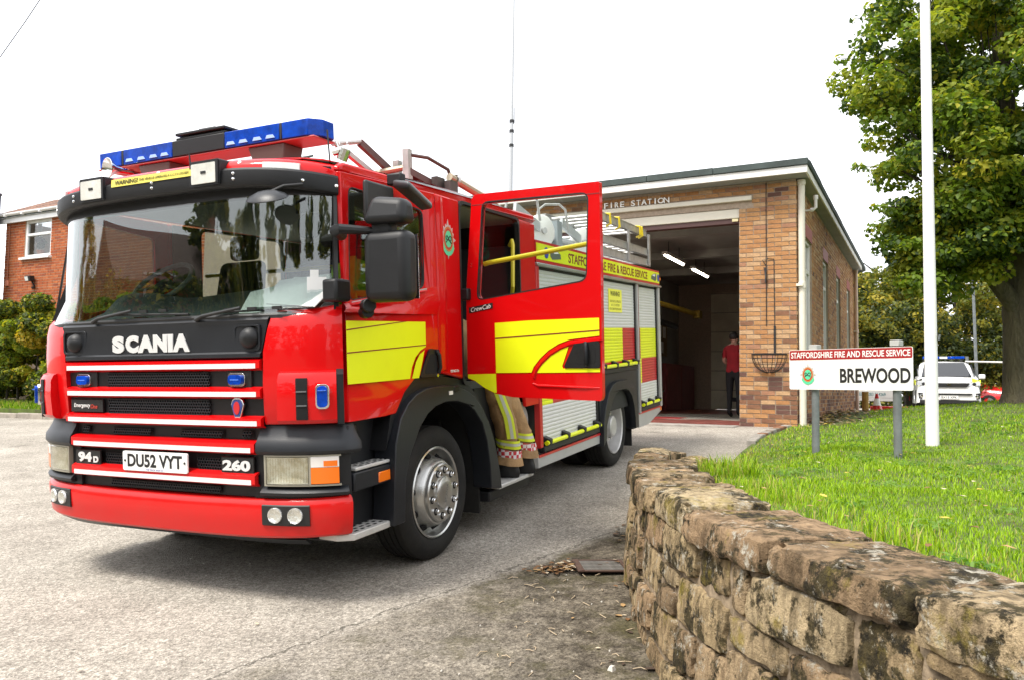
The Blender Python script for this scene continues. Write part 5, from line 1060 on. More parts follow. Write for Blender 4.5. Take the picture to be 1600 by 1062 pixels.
# ------------------------------------------------------------------ rubble stone wall
def stone_mat():
    m = bpy.data.materials.new('sandstone'); m.use_nodes = True; nt = m.node_tree; L = nt.links; b = nt.nodes['Principled BSDF']
    tc = nt.nodes.new('ShaderNodeTexCoord'); oi = nt.nodes.new('ShaderNodeObjectInfo'); geo = nt.nodes.new('ShaderNodeNewGeometry')
    ad = nt.nodes.new('ShaderNodeVectorMath'); ad.operation = 'ADD'; sc = nt.nodes.new('ShaderNodeVectorMath'); sc.operation = 'SCALE'; sc.inputs['Scale'].default_value = 1.
    cx = nt.nodes.new('ShaderNodeCombineXYZ'); mu = nt.nodes.new('ShaderNodeMath'); mu.operation = 'MULTIPLY'; mu.inputs[1].default_value = 40; L.new(oi.outputs['Random'], mu.inputs[0]); L.new(mu.outputs[0], cx.inputs[0]); L.new(mu.outputs[0], cx.inputs[2])
    L.new(tc.outputs['Object'], ad.inputs[0]); L.new(cx.outputs[0], ad.inputs[1]); V = ad.outputs[0]
    def noise(s, d=5, r=.6, stretch=None):
        n = nt.nodes.new('ShaderNodeTexNoise'); n.inputs['Scale'].default_value = s; n.inputs['Detail'].default_value = d; n.inputs['Roughness'].default_value = r; v = V
        if stretch:
            mp = nt.nodes.new('ShaderNodeMapping'); mp.inputs['Scale'].default_value = stretch; mp.inputs['Rotation'].default_value = (0, R(35), 0); L.new(V, mp.inputs['Vector']); v = mp.outputs['Vector']
        L.new(v, n.inputs['Vector']); return n.outputs['Fac']
    def ramp(f, stops):
        r_ = nt.nodes.new('ShaderNodeValToRGB'); e = r_.color_ramp.elements
        while len(e) < len(stops): e.new(.5)
        for k, (p, c) in enumerate(stops): e[k].position = p; e[k].color = (*c, 1)
        L.new(f, r_.inputs['Fac']); return r_.outputs['Color']
    def mix(kind, f, A, B):
        x = nt.nodes.new('ShaderNodeMix'); x.data_type = 'RGBA'; x.blend_type = kind
        if isinstance(f, float): x.inputs['Factor'].default_value = f
        else: L.new(f, x.inputs['Factor'])
        L.new(A, x.inputs['A']); L.new(B, x.inputs['B']); return x.outputs['Result']
    base = ramp(oi.outputs['Random'], [(0, (.42, .315, .20)), (.2, (.56, .45, .29)), (.4, (.30, .225, .15)), (.6, (.47, .335, .22)), (.8, (.62, .52, .36)), (1, (.37, .285, .185))])
    c = mix('MULTIPLY', .9, base, ramp(noise(7, 6, .7), [(.3, (.45, .42, .36)), (.7, (1.2, 1.15, 1.05))]))
    tool = noise(26, 4, .6, (1, 1, .22)); c = mix('MULTIPLY', .7, c, ramp(tool, [(.38, (.35, .33, .28)), (.56, (1.15, 1.12, 1.05))]))
    k1 = ramp(noise(5.5, 7, .75), [(.50, (0, 0, 0)), (.555, (1, 1, 1))]); c = mix('MIX', k1, c, ramp(noise(30), [(.35, (.018, .015, .010)), (.7, (.11, .085, .035))]))
    sx_ = nt.nodes.new('ShaderNodeSeparateXYZ'); L.new(oi.outputs['Location'], sx_.inputs[0])
    k2 = ramp(noise(9.5, 8, .8), [(.56, (0, 0, 0)), (.62, (.9, .9, .9))]); c = mix('MIX', k2, c, ramp(noise(60), [(.35, (.42, .38, .29)), (.65, (.68, .64, .54))]))
    k3 = ramp(noise(3.7, 6, .7), [(.58, (0, 0, 0)), (.68, (.75, .75, .75))]); c = mix('MIX', k3, c, ramp(noise(45), [(.35, (.26, .19, .03)), (.7, (.40, .33, .06))]))
    L.new(c, b.inputs['Base Color']); b.inputs['Roughness'].default_value = .92; b.inputs['Specular IOR Level'].default_value = .25
    bp = nt.nodes.new('ShaderNodeBump'); bp.inputs['Strength'].default_value = 1.; bp.inputs['Distance'].default_value = .03
    s1 = nt.nodes.new('ShaderNodeMath'); s1.operation = 'ADD'; L.new(tool, s1.inputs[0]); L.new(noise(70, 5, .7), s1.inputs[1]); L.new(s1.outputs[0], bp.inputs['Height']); L.new(bp.outputs['Normal'], b.inputs['Normal'])
    return m
STONE = stone_mat()
WMORT = M('wall_mortar', (.34, .26, .17), .95, var=.6, vs_=16, var2=(.07, .05, .03), bump=1., bs=26)
from mathutils import noise as mnoise
WCURVE = [(1.55, .45), (1.2, 1.2), (.98, 1.8), (.79, 2.45), (.66, 3.1), (.62, 3.8), (.67, 4.6), (.78, 5.4), (.95, 6.15), (1.2, 6.75), (1.55, 7.15), (1.82, 7.3)]
wq = [Vector((a, b)) for a, b in WCURVE]; WC = []
for i in range(len(wq)-1):
    p0, p1, p2, p3 = wq[max(0, i-1)], wq[i], wq[i+1], wq[min(len(wq)-1, i+2)]
    for k in range(12):
        t = k/12; WC.append(.5*((2*p1)+(p2-p0)*t+(2*p0-5*p1+4*p2-p3)*t*t+(3*p1-p0-3*p2+p3)*t**3))
WC.append(wq[-1]); WS = [0.]
for a, b in zip(WC[:-1], WC[1:]): WS.append(WS[-1]+(b-a).length)
WLEN = WS[-1]; _wx = [p.x for p in WC]; _wy = [p.y for p in WC]
def wpt(u): return Vector((float(np.interp(u, WS, _wx)), float(np.interp(u, WS, _wy))))
def wnrm(u):
    d = (wpt(min(u+.05, WLEN))-wpt(max(u-.05, 0))).normalized(); return Vector((-d.y, d.x))       # outwards, to the drive
def wtop(u):
    f = u/WLEN; return 1.135 - max(0, (f-.80)/.20)*.17 + .01*math.sin(u*2.3)
def wall_P(u, d, z):
    """u along, d inwards from the foot of the outer face (battered), z height"""
    p = wpt(u); n = wnrm(u); zb = float(ground_z(p.x, p.y)); lean = .085*max(0, z-zb)*(1 if u < 6 else .7)
    q = p - n*(d+lean); return Vector((q.x, q.y, z))
sw = thing('stone_wall', 'curving low wall of rough brown sandstone holding up the lawn beside the drive', 'stone wall')
mb = MB(); P = []
us = np.linspace(0, WLEN, 240)
for u in us:
    zb = float(ground_z(*wpt(u)))-.1; zt = wtop(u)-.06; ring = []
    for v in np.linspace(0, 1, 24): z = zb+(zt-zb)*v; ring.append(wall_P(u, .020+.016*mnoise.noise((u*7, z*7, 1)), z))
    for v in np.linspace(.1, 1, 5): ring.append(wall_P(u, .03+.36*v, zt+.015*mnoise.noise((u*5, v*5, 3))))
    ring.append(wall_P(u, .40, zb)); P.append(ring)
mb.grid(P); mb.f.append(tuple(range(len(P[0])))); mb.m.append(0); o = len(P[0])*(len(P)-1); mb.f.append(tuple(range(o, o+len(P[0])))[::-1]); mb.m.append(0)
mb.build('mortar', WMORT, sw)
rs = random.Random(31)
def tight(i, n):
    return (0, .06, *[.06+.88*(q+1)/(n-2) for q in range(n-3)], .94, 1)[i] if n > 3 else i/n
def stone(u0, u1, z0, z1, d0, d1, seed, rough=.010, n=(6, 3, 5), crown=.004):
    """one squared rubble block bent to the wall; its own lumps and chipped arrises"""
    nu, nd, nz = n; idx = {}; vs = []; fs = []; uc, zc = (u0+u1)/2, (z0+z1)/2; c = wall_P(uc, (d0+d1)/2, zc); sk = [rs.uniform(-.008, .008) for _ in range(8)]
    def vert(i, j, k):
        if (i, j, k) not in idx:
            a, b_, g_ = tight(i, nu), tight(j, nd), tight(k, nz); e = [2*q-1 for q in (a, b_, g_)]; ex = [abs(q)**9 for q in e]
            rr_ = .006*(ex[0]*ex[2]+ex[0]*ex[1]+ex[1]*ex[2])        # rounded arrises
            u = u0+(u1-u0)*a + (sk[0]*(1-g_)+sk[1]*g_)*(1-abs(e[0])*.2) - e[0]*rr_; z = z0+(z1-z0)*g_ + (sk[2]*(1-a)+sk[3]*a) - e[2]*rr_; d = d0+(d1-d0)*b_ - e[1]*rr_
            if b_ == 0: d -= crown*(1-e[0]**2)*(1-e[2]**2)
            p = wall_P(min(max(u, 0), WLEN), d, z); q = Vector((u*8+seed*3.1, d*8, z*8)); h1 = mnoise.noise(q*2.3+Vector((9, 1, 4))); chip = max(0, h1-.12)*.055*(ex[0]*ex[2]+ex[0]*ex[1]+ex[1]*ex[2])
            nn = mnoise.noise_vector(q)*rough*.6 + mnoise.noise_vector(q*2.9)*rough*.6 + mnoise.noise_vector(q*7.1)*rough*.55; nn = nn - Vector((p-c)).normalized()*chip
            idx[(i, j, k)] = len(vs); vs.append(p+nn-c)
        return idx[(i, j, k)]
    for i in range(nu):
        for k in range(nz):
            fs.append((vert(i,0,k), vert(i+1,0,k), vert(i+1,0,k+1), vert(i,0,k+1))); fs.append((vert(i,nd,k+1), vert(i+1,nd,k+1), vert(i+1,nd,k), vert(i,nd,k)))
    for i in range(nu):
        for j in range(nd):
            fs.append((vert(i,j,nz), vert(i+1,j,nz), vert(i+1,j+1,nz), vert(i,j+1,nz))); fs.append((vert(i,j+1,0), vert(i+1,j+1,0), vert(i+1,j,0), vert(i,j,0)))
    for j in range(nd):
        for k in range(nz):
            fs.append((vert(0,j+1,k), vert(0,j,k), vert(0,j,k+1), vert(0,j+1,k+1))); fs.append((vert(nu,j,k), vert(nu,j+1,k), vert(nu,j+1,k+1), vert(nu,j,k+1)))
    mb = MB(); mb.add(vs, fs); o = link('stone', mb.mesh('stone', STONE, 21), sw); o.location = c; return o
CAPH = .108
# capstones: long blocks laid along the top, right through the wall
u = .05; k = 0
while u < WLEN-.12:
    L = rs.uniform(.46, .66) if u < 3.4 else rs.uniform(.22, .40); L = min(L, WLEN-u); zt = wtop(u+L/2)+rs.uniform(-.015, .015); h = CAPH*rs.uniform(.9, 1.25)
    if u > WLEN*.70: stone(u, u+L-.02, zt-h-.02, zt+rs.uniform(-.03, .03), -.012, .23, k, .013); stone(u+rs.uniform(-.06, .06), u+L-.03, zt-h-.05, zt+rs.uniform(-.07, .0), .245, .43, k+.5, .016)
    else: stone(u, u+L-.014, zt-h-.01, zt, -.02+rs.uniform(-.012, .012), .40+rs.uniform(-.05, .05), k, .013, (15, 10, 8) if u < 3.6 else (9, 6, 5), .006)
    u += L; k += 1
# coursed rubble face below
zrow = {}
edges = [0.]
while edges[-1] < WLEN: edges.append(edges[-1]+rs.uniform(.9, 1.5))
for a, b in zip(edges[:-1], edges[1:]):
    b = min(b, WLEN); um = (a+b)/2; zb = float(ground_z(*wpt(um)))-.03; zt = wtop(um)-CAPH+.006; z = zb
    hs = []
    while z < zt-.06:
        h = rs.uniform(.105, .20); 
        if zt-(z+h) < .08: h = zt-z
        hs.append((z, z+h)); z += h
    for z0, z1 in hs:
        u = a+rs.uniform(-.05, .05)
        while u < b-.05:
            L = rs.uniform(.22, .52)*(1 if a < 4.6 else .7)
            if b-u < L+.10: L = b-u+.005
            j = rs.uniform(.004, .011)
            if rs.random() < .18 and z1-z0 > .14:      # two thin stones in place of a thick one
                zm = z0+(z1-z0)*rs.uniform(.4, .6); stone(u, u+L-j, z0+j*.5, zm-j*.4, rs.uniform(-.012, .012), .14, k); stone(u, u+L-j, zm+j*.4, z1-j*.5, rs.uniform(-.012, .012), .14, k+.3)
            else: stone(u, u+L-j, z0+j*.5, z1-j*.5, rs.uniform(-.014, .014), .14, k, .009, (13, 3, 9) if u < 4 else (8, 3, 6))
            u += L; k += 1

# ------------------------------------------------------------------ grass and fallen leaves
def leafy(name, c, rough=.55, back=.45):
    m = M(name, c, rough, spec=.35); nt = m.node_tree; b = nt.nodes['Principled BSDF']; out = nt.nodes['Material Output']
    tr = nt.nodes.new('ShaderNodeBsdfTranslucent'); tr.inputs['Color'].default_value = (min(1, c[0]*1.5), min(1, c[1]*1.45), c[2]*.8, 1)
    mx = nt.nodes.new('ShaderNodeMixShader'); mx.inputs['Fac'].default_value = back
    nt.links.new(b.outputs[0], mx.inputs[1]); nt.links.new(tr.outputs[0], mx.inputs[2]); nt.links.new(mx.outputs[0], out.inputs['Surface']); return m
GR = [leafy('grass_'+n, c, .5, .35) for n, c in (('mid', (.18, .32, .005)), ('bright', (.30, .47, .008)), ('deep', (.09, .19, .005)), ('straw', (.40, .35, .10)))]
rng = np.random.default_rng(5)
def grass_patch(n, x0f, x1, y0, y1, h0, h1, w, keep=None):
    y = rng.uniform(y0, y1, n); e = edge_x(y); x = e + x0f + (x1-x0f)*rng.random(n)**1.0
    if keep is not None: k = keep(x, y); x, y = x[k], y[k]
    k = rng.random(len(x)) < .72+.38*np.sin(x*1.7+2*np.sin(y*.9))*np.sin(y*1.3+x*.6); x, y = x[k], y[k]
    n = len(x); z = lawn_h(x, y)-.004; clump = np.sin(x*5.1+1.3*np.sin(y*3.7))*np.sin(y*4.3+np.cos(x*2.9))
    h = rng.uniform(h0, h1, n)*(1+.35*clump); a = rng.uniform(0, 6.283, n); ln = rng.uniform(.15, .75, n)*h; b = a+rng.uniform(-.6, .6, n)
    ca, sa = np.cos(b), np.sin(b); dx, dy = np.cos(a)*ln, np.sin(a)*ln; W_ = w*rng.uniform(.7, 1.3, n)
    p = np.empty((n, 5, 3), np.float32); px_, py_ = -sa*W_/2, ca*W_/2
    p[:, 0] = np.stack([x-px_, y-py_, z], 1); p[:, 1] = np.stack([x+px_, y+py_, z], 1)
    mxx, myy, mz = x+dx*.35, y+dy*.35, z+h*.62
    p[:, 2] = np.stack([mxx-px_*.75, myy-py_*.75, mz], 1); p[:, 3] = np.stack([mxx+px_*.75, myy+py_*.75, mz], 1); p[:, 4] = np.stack([x+dx, y+dy, z+h*.95], 1)
    base = np.arange(n)[:, None]*5; f = np.stack([base+[0,1,3], base+[0,3,2], base+[2,3,4]], 1).reshape(-1, 3)
    dry = np.clip(1-(x-edge_x(y))/.9, 0, 1)*.30 + .04
    r_ = rng.random(n); g_ = clump*.5+.5; mi = np.where(r_ < dry, 3, np.where(rng.random(n) < .25+.35*g_, 1, np.where(rng.random(n) < .45, 2, 0)))
    return p.reshape(-1, 3), f, np.repeat(mi, 3)
nostn = lambda x, y: ((x-BO.x)*BX.x+(y-BO.y)*BX.y > .75+.35*rng.random(len(x))) | (y < 12.55)
parts_ = [grass_patch(70000, .26, 3.4, 1.4, 5.2, .014, .040, .0042), grass_patch(64000, .06, 6.0, 5.0, 9.2, .018, .042, .006), grass_patch(60000, .05, 11, 9.0, 16.5, .022, .05, .010, nostn)]
# longer tufts hanging along the inner side of the wall
def tufts(n, y0, y1):
    y = rng.uniform(y0, y1, n); return y
tp = [grass_patch(3000, .22, .6, 1.5, 5.6, .05, .11, .005, lambda x, y: np.sin(y*4.1)+np.sin(y*9.7+1) > .25), grass_patch(1300, .15, .6, 5.6, 6.4, .06, .13, .006, lambda x, y: np.abs(y-5.95) < .28), grass_patch(2500, .3, 4, 2.0, 8.0, .08, .15, .005, lambda x, y: np.sin(x*3.1)*np.sin(y*2.3) > .75)]
V, F, MI, o = [], [], [], 0
for v, f, mi in parts_+tp: V.append(v); F.append(f+o); MI.append(mi); o += len(v)
gr = link('grass', fast_mesh('grass', np.vstack(V), np.vstack(F), GR, np.concatenate(MI))); gr['kind'] = 'stuff'

LF = [M('leaf_brown', (.16, .075, .025), .7), M('leaf_tan', (.36, .22, .09), .7), M('leaf_yellow', (.50, .36, .05), .6), M('leaf_dark', (.05, .03, .018), .8), M('leaf_pale', (.50, .42, .30), .7)]
def scatter_leaves(name, pts, size, mats, curl=.35):
    V, F, MI = [], [], []
    for (x, y, z) in pts:
        s = size*rnd.uniform(.5, 1.25); a = rnd.uniform(0, 6.28); ca, sa = math.cos(a), math.sin(a); tl = rnd.uniform(-.5, .5); n0 = len(V)
        for (u, v, w) in ((-1, 0, 0), (-.3, .55, curl), (.5, .45, curl*.9), (1, 0, .1), (.5, -.45, curl*.8), (-.3, -.55, curl)):
            V.append((x+(u*ca-v*sa)*s*.5, y+(u*sa+v*ca)*s*.5, z+.006+abs(w)*s*.35*rnd.uniform(.4, 1)+max(0, tl*u)*s*.3))
        F += [(n0, n0+1, n0+2), (n0, n0+2, n0+3), (n0, n0+3, n0+4), (n0, n0+4, n0+5)]; MI += [rnd.randrange(len(mats))]*4
    o = link(name, fast_mesh(name, V, F, mats, MI)); o['kind'] = 'stuff'; return o
pts = []
for _ in range(190):        # swept against the drain
    x = .40-abs(rnd.gauss(0, .10)); y = 5.03+.3*(x-.40)+rnd.gauss(0, .045); pts.append((x, y, float(ground_z(x, y))+rnd.uniform(0, .02)))
for _ in range(45): u = rnd.uniform(1.5, 6); p = wpt(u)+wnrm(u)*abs(rnd.gauss(.0, .07)); pts.append((p.x, p.y, float(ground_z(p.x, p.y))))
for _ in range(22): x, y = rnd.uniform(-3, .6), rnd.uniform(3.0, 8); pts.append((x, y, float(ground_z(x, y)))) if rnd.random() < .5 else None
scatter_leaves('fallen_leaves', pts, .045, [LF[0], LF[1], LF[3], LF[0], LF[4]])
pts = []
for _ in range(1500):        # dry leaves under the side wall of the station
    v = rnd.uniform(.1, 10.6); w = abs(rnd.gauss(.05, .42)); p = BO+BY*v+BX*(w+.06)
    if w < 1.25: pts.append((p.x, p.y, float(lawn_h(np.array(p.x), np.array(p.y)))+rnd.uniform(0, .03)))
scatter_leaves('fallen_leaves', pts, .10, LF)
pts = []
for _ in range(430):
    y = rnd.uniform(2.2, 14); x = float(edge_x(y))+rnd.uniform(.3, 7); pts.append((x, y, float(lawn_h(np.array(x), np.array(y)))+.035))
scatter_leaves('fallen_leaves', pts, .055, LF[:3]+[LF[4]])
# soil strip behind the wall and small litter on the drive
pts = []
for _ in range(420):
    y = rnd.uniform(2.2, 6.9); x = float(edge_x(y))+rnd.uniform(.0, .26); pts.append((x, y, float(lawn_z(x, y))+rnd.uniform(0, .03)))
scatter_leaves('leaf_litter', pts, .05, [LF[0], LF[3], LF[1]])
V, F = [], []
tw = MB()
for _ in range(46):
    x, y = rnd.uniform(-.1, .62), rnd.uniform(3.2, 4.9); a = rnd.uniform(0, 6.28); l = rnd.uniform(.025, .08); z = float(ground_z(x, y))+.004
    tw.tube([(x, y, z), (x+l*.5*math.cos(a), y+l*.5*math.sin(a), z+.006), (x+l*math.cos(a+.3), y+l*math.sin(a+.3), z)], .0022, 4)
t_ = tw.build('twigs', M('twig', (.42, .33, .22), .8)); t_['kind'] = 'stuff'
pb = MB()
for k in range(70):
    x, y = rnd.uniform(-2.4, .55), rnd.uniform(3.3, 5.6); s = rnd.uniform(.003, .008) if k else .022
    if k == 0: x, y = .45, 3.50
    z = float(ground_z(x, y)); q = [(x+rnd.uniform(.6, 1)*s*math.cos(t)*c, y+rnd.uniform(.6, 1)*s*math.sin(t)*c, z+h*s) for h, c in ((0, 1), (.9, .7)) for t in (0, 1.57, 3.14, 4.71)]
    pb.hexa(q)
t_ = pb.build('pebbles', M('pebble', (.50, .47, .42), .8)); t_['kind'] = 'stuff'
# drain
dr = thing('drain_grating', 'rusty iron drain grating set in the drive against the foot of the wall', 'drain', mat=Matrix.Translation((.575, 5.03, float(ground_z(.575, 5.03))+.004)) @ Matrix.Rotation(R(3), 4, 'Z'))
RUST = M('rusty_iron', (.13, .075, .055), .7, metal=.3, var=.4, vs_=30); WORN = M('worn_iron', (.34, .32, .29), .5, metal=.5, var=.4, vs_=30)
q = MB(); q.hexa([(-.165,-.155,0),(-.125,-.155,0),(-.125,.155,0),(-.165,.155,0),(-.165,-.155,.012),(-.125,-.155,.016),(-.125,.155,.016),(-.165,.155,.012)]); q.box(.13, .155, -.155, .155, 0, .014); q.box(-.125, .13, -.155, -.14, 0, .012); q.box(-.125, .13, .14, .155, 0, .012); q.build('frame', RUST, dr, bevel=.003)
MB().box(-.125, .13, -.14, .14, -.001, .002).build('pit', VOID, dr)
bmesh_bar = MB().hexa([(-.125, -.008, .002), (.13, -.008, .002), (.13, .008, .002), (-.125, .008, .002), (-.125, -.007, .006), (.13, -.007, .006), (.13, .007, .006), (-.125, .007, .006)]).mesh('grating_bar', WORN)
for k in range(7): o = link('grating_bar', bmesh_bar, dr); o.location = (0, -.118+.041*k, .001)

# ------------------------------------------------------------------ sign and flagpole on the lawn
sd = Vector((.61792551, -.78623665, 0)); sn = Vector((sd.y, -sd.x, 0)); sn = -sn if sn.dot(Vector((3, 8, 0))) > 0 else sn
SG = Matrix(((sd.x, -sn.x, 0, 3.122), (sd.y, -sn.y, 0, 8.271), (0, 0, 1, 0), (0, 0, 0, 1)))    # x along the board, -y to the viewer
sg_ = thing('station_sign', 'red and white name board on two grey posts standing in the lawn', 'sign', mat=SG)
GALV = M('galvanised_post', (.22, .24, .245), .5, metal=.35, var=.35, vs_=8); SWH = M('sign_white', (.80, .80, .78), .35); SRED = M('sign_red', (.33, .018, .02), .35)
bd = MB().prism(rrect(-.228, 1.06, 1.641, 2.05, .018), -.056, -.050, 'y').build('board', SWH, sg_)
MB().prism(rrect(-.224, 1.056, 1.945, 2.046, .014), -.0572, -.0561, 'y').build('red_band', SRED, bd, smooth=0)
text_obj('lettering', 'STAFFORDSHIRE FIRE AND RESCUE SERVICE', 1.245, .062, SWH, bd, (.416, -.0574, 1.995), (1,0,0), (0,0,1), bold=.016)
text_obj('lettering', 'BREWOOD', .70, .145, BLKL, bd, (.688, -.0574, 1.783), (1,0,0), (0,0,1), bold=.028)
crest(bd, (-.013, -.0563, 1.795), (1,0,0), (0,0,1), .122, 'crest')
for x, zt in ((.035, 2.10), (.882, 2.115)):
    zg = float(lawn_h(np.array(3.122+sd.x*x), np.array(8.271+sd.y*x)))
    p = MB().tube([(x, 0, zg-.25), (x, 0, zt-.055)], .038, 18).build('post', GALV, sg_); MB().prism([(x-.045, zt-.055), (x+.045, zt-.055), (x+.045, zt-.004), (x+.037, zt), (x-.037, zt), (x-.045, zt-.004)], -.045, .045, 'y').build('post_cap', M('cap_grey', (.40, .40, .38), .6), p, bevel=.004)
    q = MB(); q.box(x-.045, x+.045, -.05, -.0, 1.72, 1.745); q.box(x-.045, x+.045, -.05, 0, 1.96, 1.985); q.build('clip', GALV, p)
fp = thing('flagpole', 'tall white painted flagpole rising out of the lawn', 'flagpole', (4.618, 8.761, 0))
MB().tube([(0, 0, .8), (0, 0, 1.7), (-.0, .0, 3.2), (0, .0, 7.9)], [.068, .066, .060, .044], 24).build('pole', M('flagpole_white', (.82, .81, .79), .45, var=.10, vs_=3), fp)
q = MB(); q.tube([(.062, -.05, 2.2), (.07, -.06, 2.26)], .012, 6); q.build('cleat', GALV, fp)

# ------------------------------------------------------------------ foliage
LEAFS = {}
def leaf_cloud(name, centres, radii, n, size, mats, parent=None, w=None, flat=.55, drape=.0, up=.5, lobes=True, seed=1):
    """many leaf-sized faces through the volume of a crown built of clumps"""
    g = np.random.default_rng(seed); C_ = np.asarray(centres, float); Rr = np.asarray(radii, float); pw = Rr**2.2; pw /= pw.sum()
    k = g.choice(len(C_), n, p=pw); d = g.normal(size=(n, 3)); d /= np.linalg.norm(d, axis=1)[:, None]
    rad = Rr[k]*np.clip(1-np.abs(g.normal(0, .28, n)), .1, 1.08); P = C_[k]+d*rad[:, None]*np.array([1, 1, flat])
    nrm = d*.7+g.normal(size=(n, 3))*.55+np.array([0, 0, up]); nrm /= np.linalg.norm(nrm, axis=1)[:, None]
    t = np.cross(nrm, g.normal(size=(n, 3))); t[:, 2] -= drape; t -= nrm*(t*nrm).sum(1)[:, None]; t /= np.linalg.norm(t, axis=1)[:, None]; b = np.cross(nrm, t)
    s = size*g.uniform(.55, 1.25, n)[:, None]
    sh = [(-.5, 0, 0), (-.15, .34, .10), (.12, .24, .06), (.5, 0, -.05), (.12, -.24, .06), (-.15, -.34, .10)] if lobes else [(-.5, 0, 0), (-.05, .24, .06), (.5, 0, -.04), (-.05, -.24, .06)]
    m = len(sh); V = np.empty((n, m, 3), np.float32)
    for i, (a, c, e) in enumerate(sh): V[:, i] = P+t*s*a+b*s*c+nrm*s*e
    base = np.arange(n)[:, None]*m; tr = [(0, i, i+1) for i in range(1, m-1)]; F = np.stack([base+list(q) for q in tr], 1).reshape(-1, 3)
    if w is None: w = [1/len(mats)]*len(mats)
    tone_ = g.choice(len(mats), len(C_), p=w); mi = np.where(g.random(n) < .55, tone_[k], g.choice(len(mats), n, p=w))
    o = link(name, fast_mesh(name, V.reshape(-1, 3), F, mats, np.repeat(mi, len(tr))), parent); o['kind'] = 'stuff' if parent is None else o.get('kind', 'thing'); return o
BARK = M('bark', (.115, .10, .055), .9, var=.55, vs_=4, bump=1.0, bs=18, stretch=(1, 1, .35), var2=(.055, .048, .03)); BARKD = M('bark_dark', (.06, .05, .035), .9, var=.4, vs_=5)
MAP = [leafy('maple_'+n, c) for n, c in (('mid', (.145, .225, .02)), ('olive', (.25, .29, .025)), ('deep', (.045, .085, .014)), ('gold', (.38, .36, .035)))]
WOOD = [leafy('wood_'+n, c) for n, c in (('mid', (.13, .155, .025)), ('yellow', (.36, .30, .035)), ('dark', (.040, .060, .016)), ('olive', (.21, .20, .03)))]
CON = [leafy('conifer_'+n, c) for n, c in (('a', (.030, .055, .028)), ('b', (.050, .078, .035)))]
HDG = [leafy('hedge_'+n, c) for n, c in (('yellow', (.32, .31, .020)), ('green', (.17, .23, .018)), ('deep', (.05, .075, .010)), ('gold', (.44, .32, .03)))]
BARK.node_tree.nodes['Bump'].inputs['Distance'].default_value = .07
wc_, wr_ = [], []
for _ in range(120):
    y = rnd.uniform(2.6, 12); x = float(edge_x(y))+rnd.uniform(.45, 6.5); wc_.append((x, y, float(lawn_h(np.array(x), np.array(y)))+.025)); wr_.append(rnd.uniform(.05, .13))
leaf_cloud('lawn_weeds', wc_, wr_, 5200, .035, [leafy('weed_green', (.09, .20, .02)), leafy('weed_pale', (.17, .30, .05))], None, flat=.22, up=1.6, lobes=False, seed=77)
# the big maple: trunk, limbs, crown
bt = thing('maple_tree', 'big broad leaved tree with a thick grey green trunk on the lawn', 'tree', (9.32, 14.35, 0))
tk = MB(); TB = lambda pts, r_: tk.tube([Vector(p) for p in pts], r_, 14)
q = [(0, 0, 1.2), (0, 0, 1.5), (.0, 0, 1.75), (-.02, 0, 2.6), (.0, .02, 3.2), (.02, 0, 3.6), (-.05, .05, 4.6), (-.25, .1, 6.2), (-.2, .2, 8.2)]
tk.lathe([(.58, 0), (.47, .12), (.42, .3), (.40, .8), (.385, 1.55), (.40, 1.7), (.39, 1.85)], (0, 0, 1.38), (0, 0, 1), 24)
TB([(-.05, 0, 3.1), (-.06, .02, 3.9), (-.12, .05, 4.8), (-.22, .1, 6.2), (-.3, .2, 8.4)], [.33, .30, .25, .19, .10])
TB([(-.12, 0, 3.0), (-.36, -.1, 3.32), (-.62, -.15, 3.62), (-.92, -.2, 4.1), (-1.22, -.2, 4.55), (-1.62, -.15, 5.1), (-2.1, -.1, 6.1)], [.17, .155, .15, .14, .13, .10, .06])
TB([(-.62, -.15, 3.60), (-.56, -.2, 3.95), (-.66, -.25, 4.45), (-.98, -.3, 4.9)], [.10, .10, .085, .06])
TB([(-1.22, -.2, 4.55), (-1.1, -.4, 5.2), (-1.35, -.5, 6.2), (-1.5, -.5, 7.2)], [.09, .08, .07, .05])
TB([(.15, 0, 3.1), (.45, .0, 3.7), (1.0, .1, 4.9), (1.4, .2, 6.6)], [.24, .21, .16, .09]); TB([(.1, .2, 3.2), (.3, .8, 4.2), (.5, 1.6, 6.0)], [.2, .16, .09]); TB([(0, -.2, 3.2), (.1, -.8, 4.4), (-.2, -1.6, 6.2)], [.18, .15, .08])
TB([(-.2, .1, 5.4), (-1.0, .3, 6.6), (-2.0, .4, 7.6)], [.11, .08, .05]); TB([(-.2, .1, 6.0), (.8, -.3, 7.4), (1.6, -.6, 8.6)], [.11, .08, .05])
tk.build('trunk', BARK, bt, smooth=60)
g = np.random.default_rng(21); cs, rd_ = [], []
def crown_pt():
    while True:
        p = g.uniform(-1, 1, 3); l = np.linalg.norm(p)
        if .45 < l < 1: return p
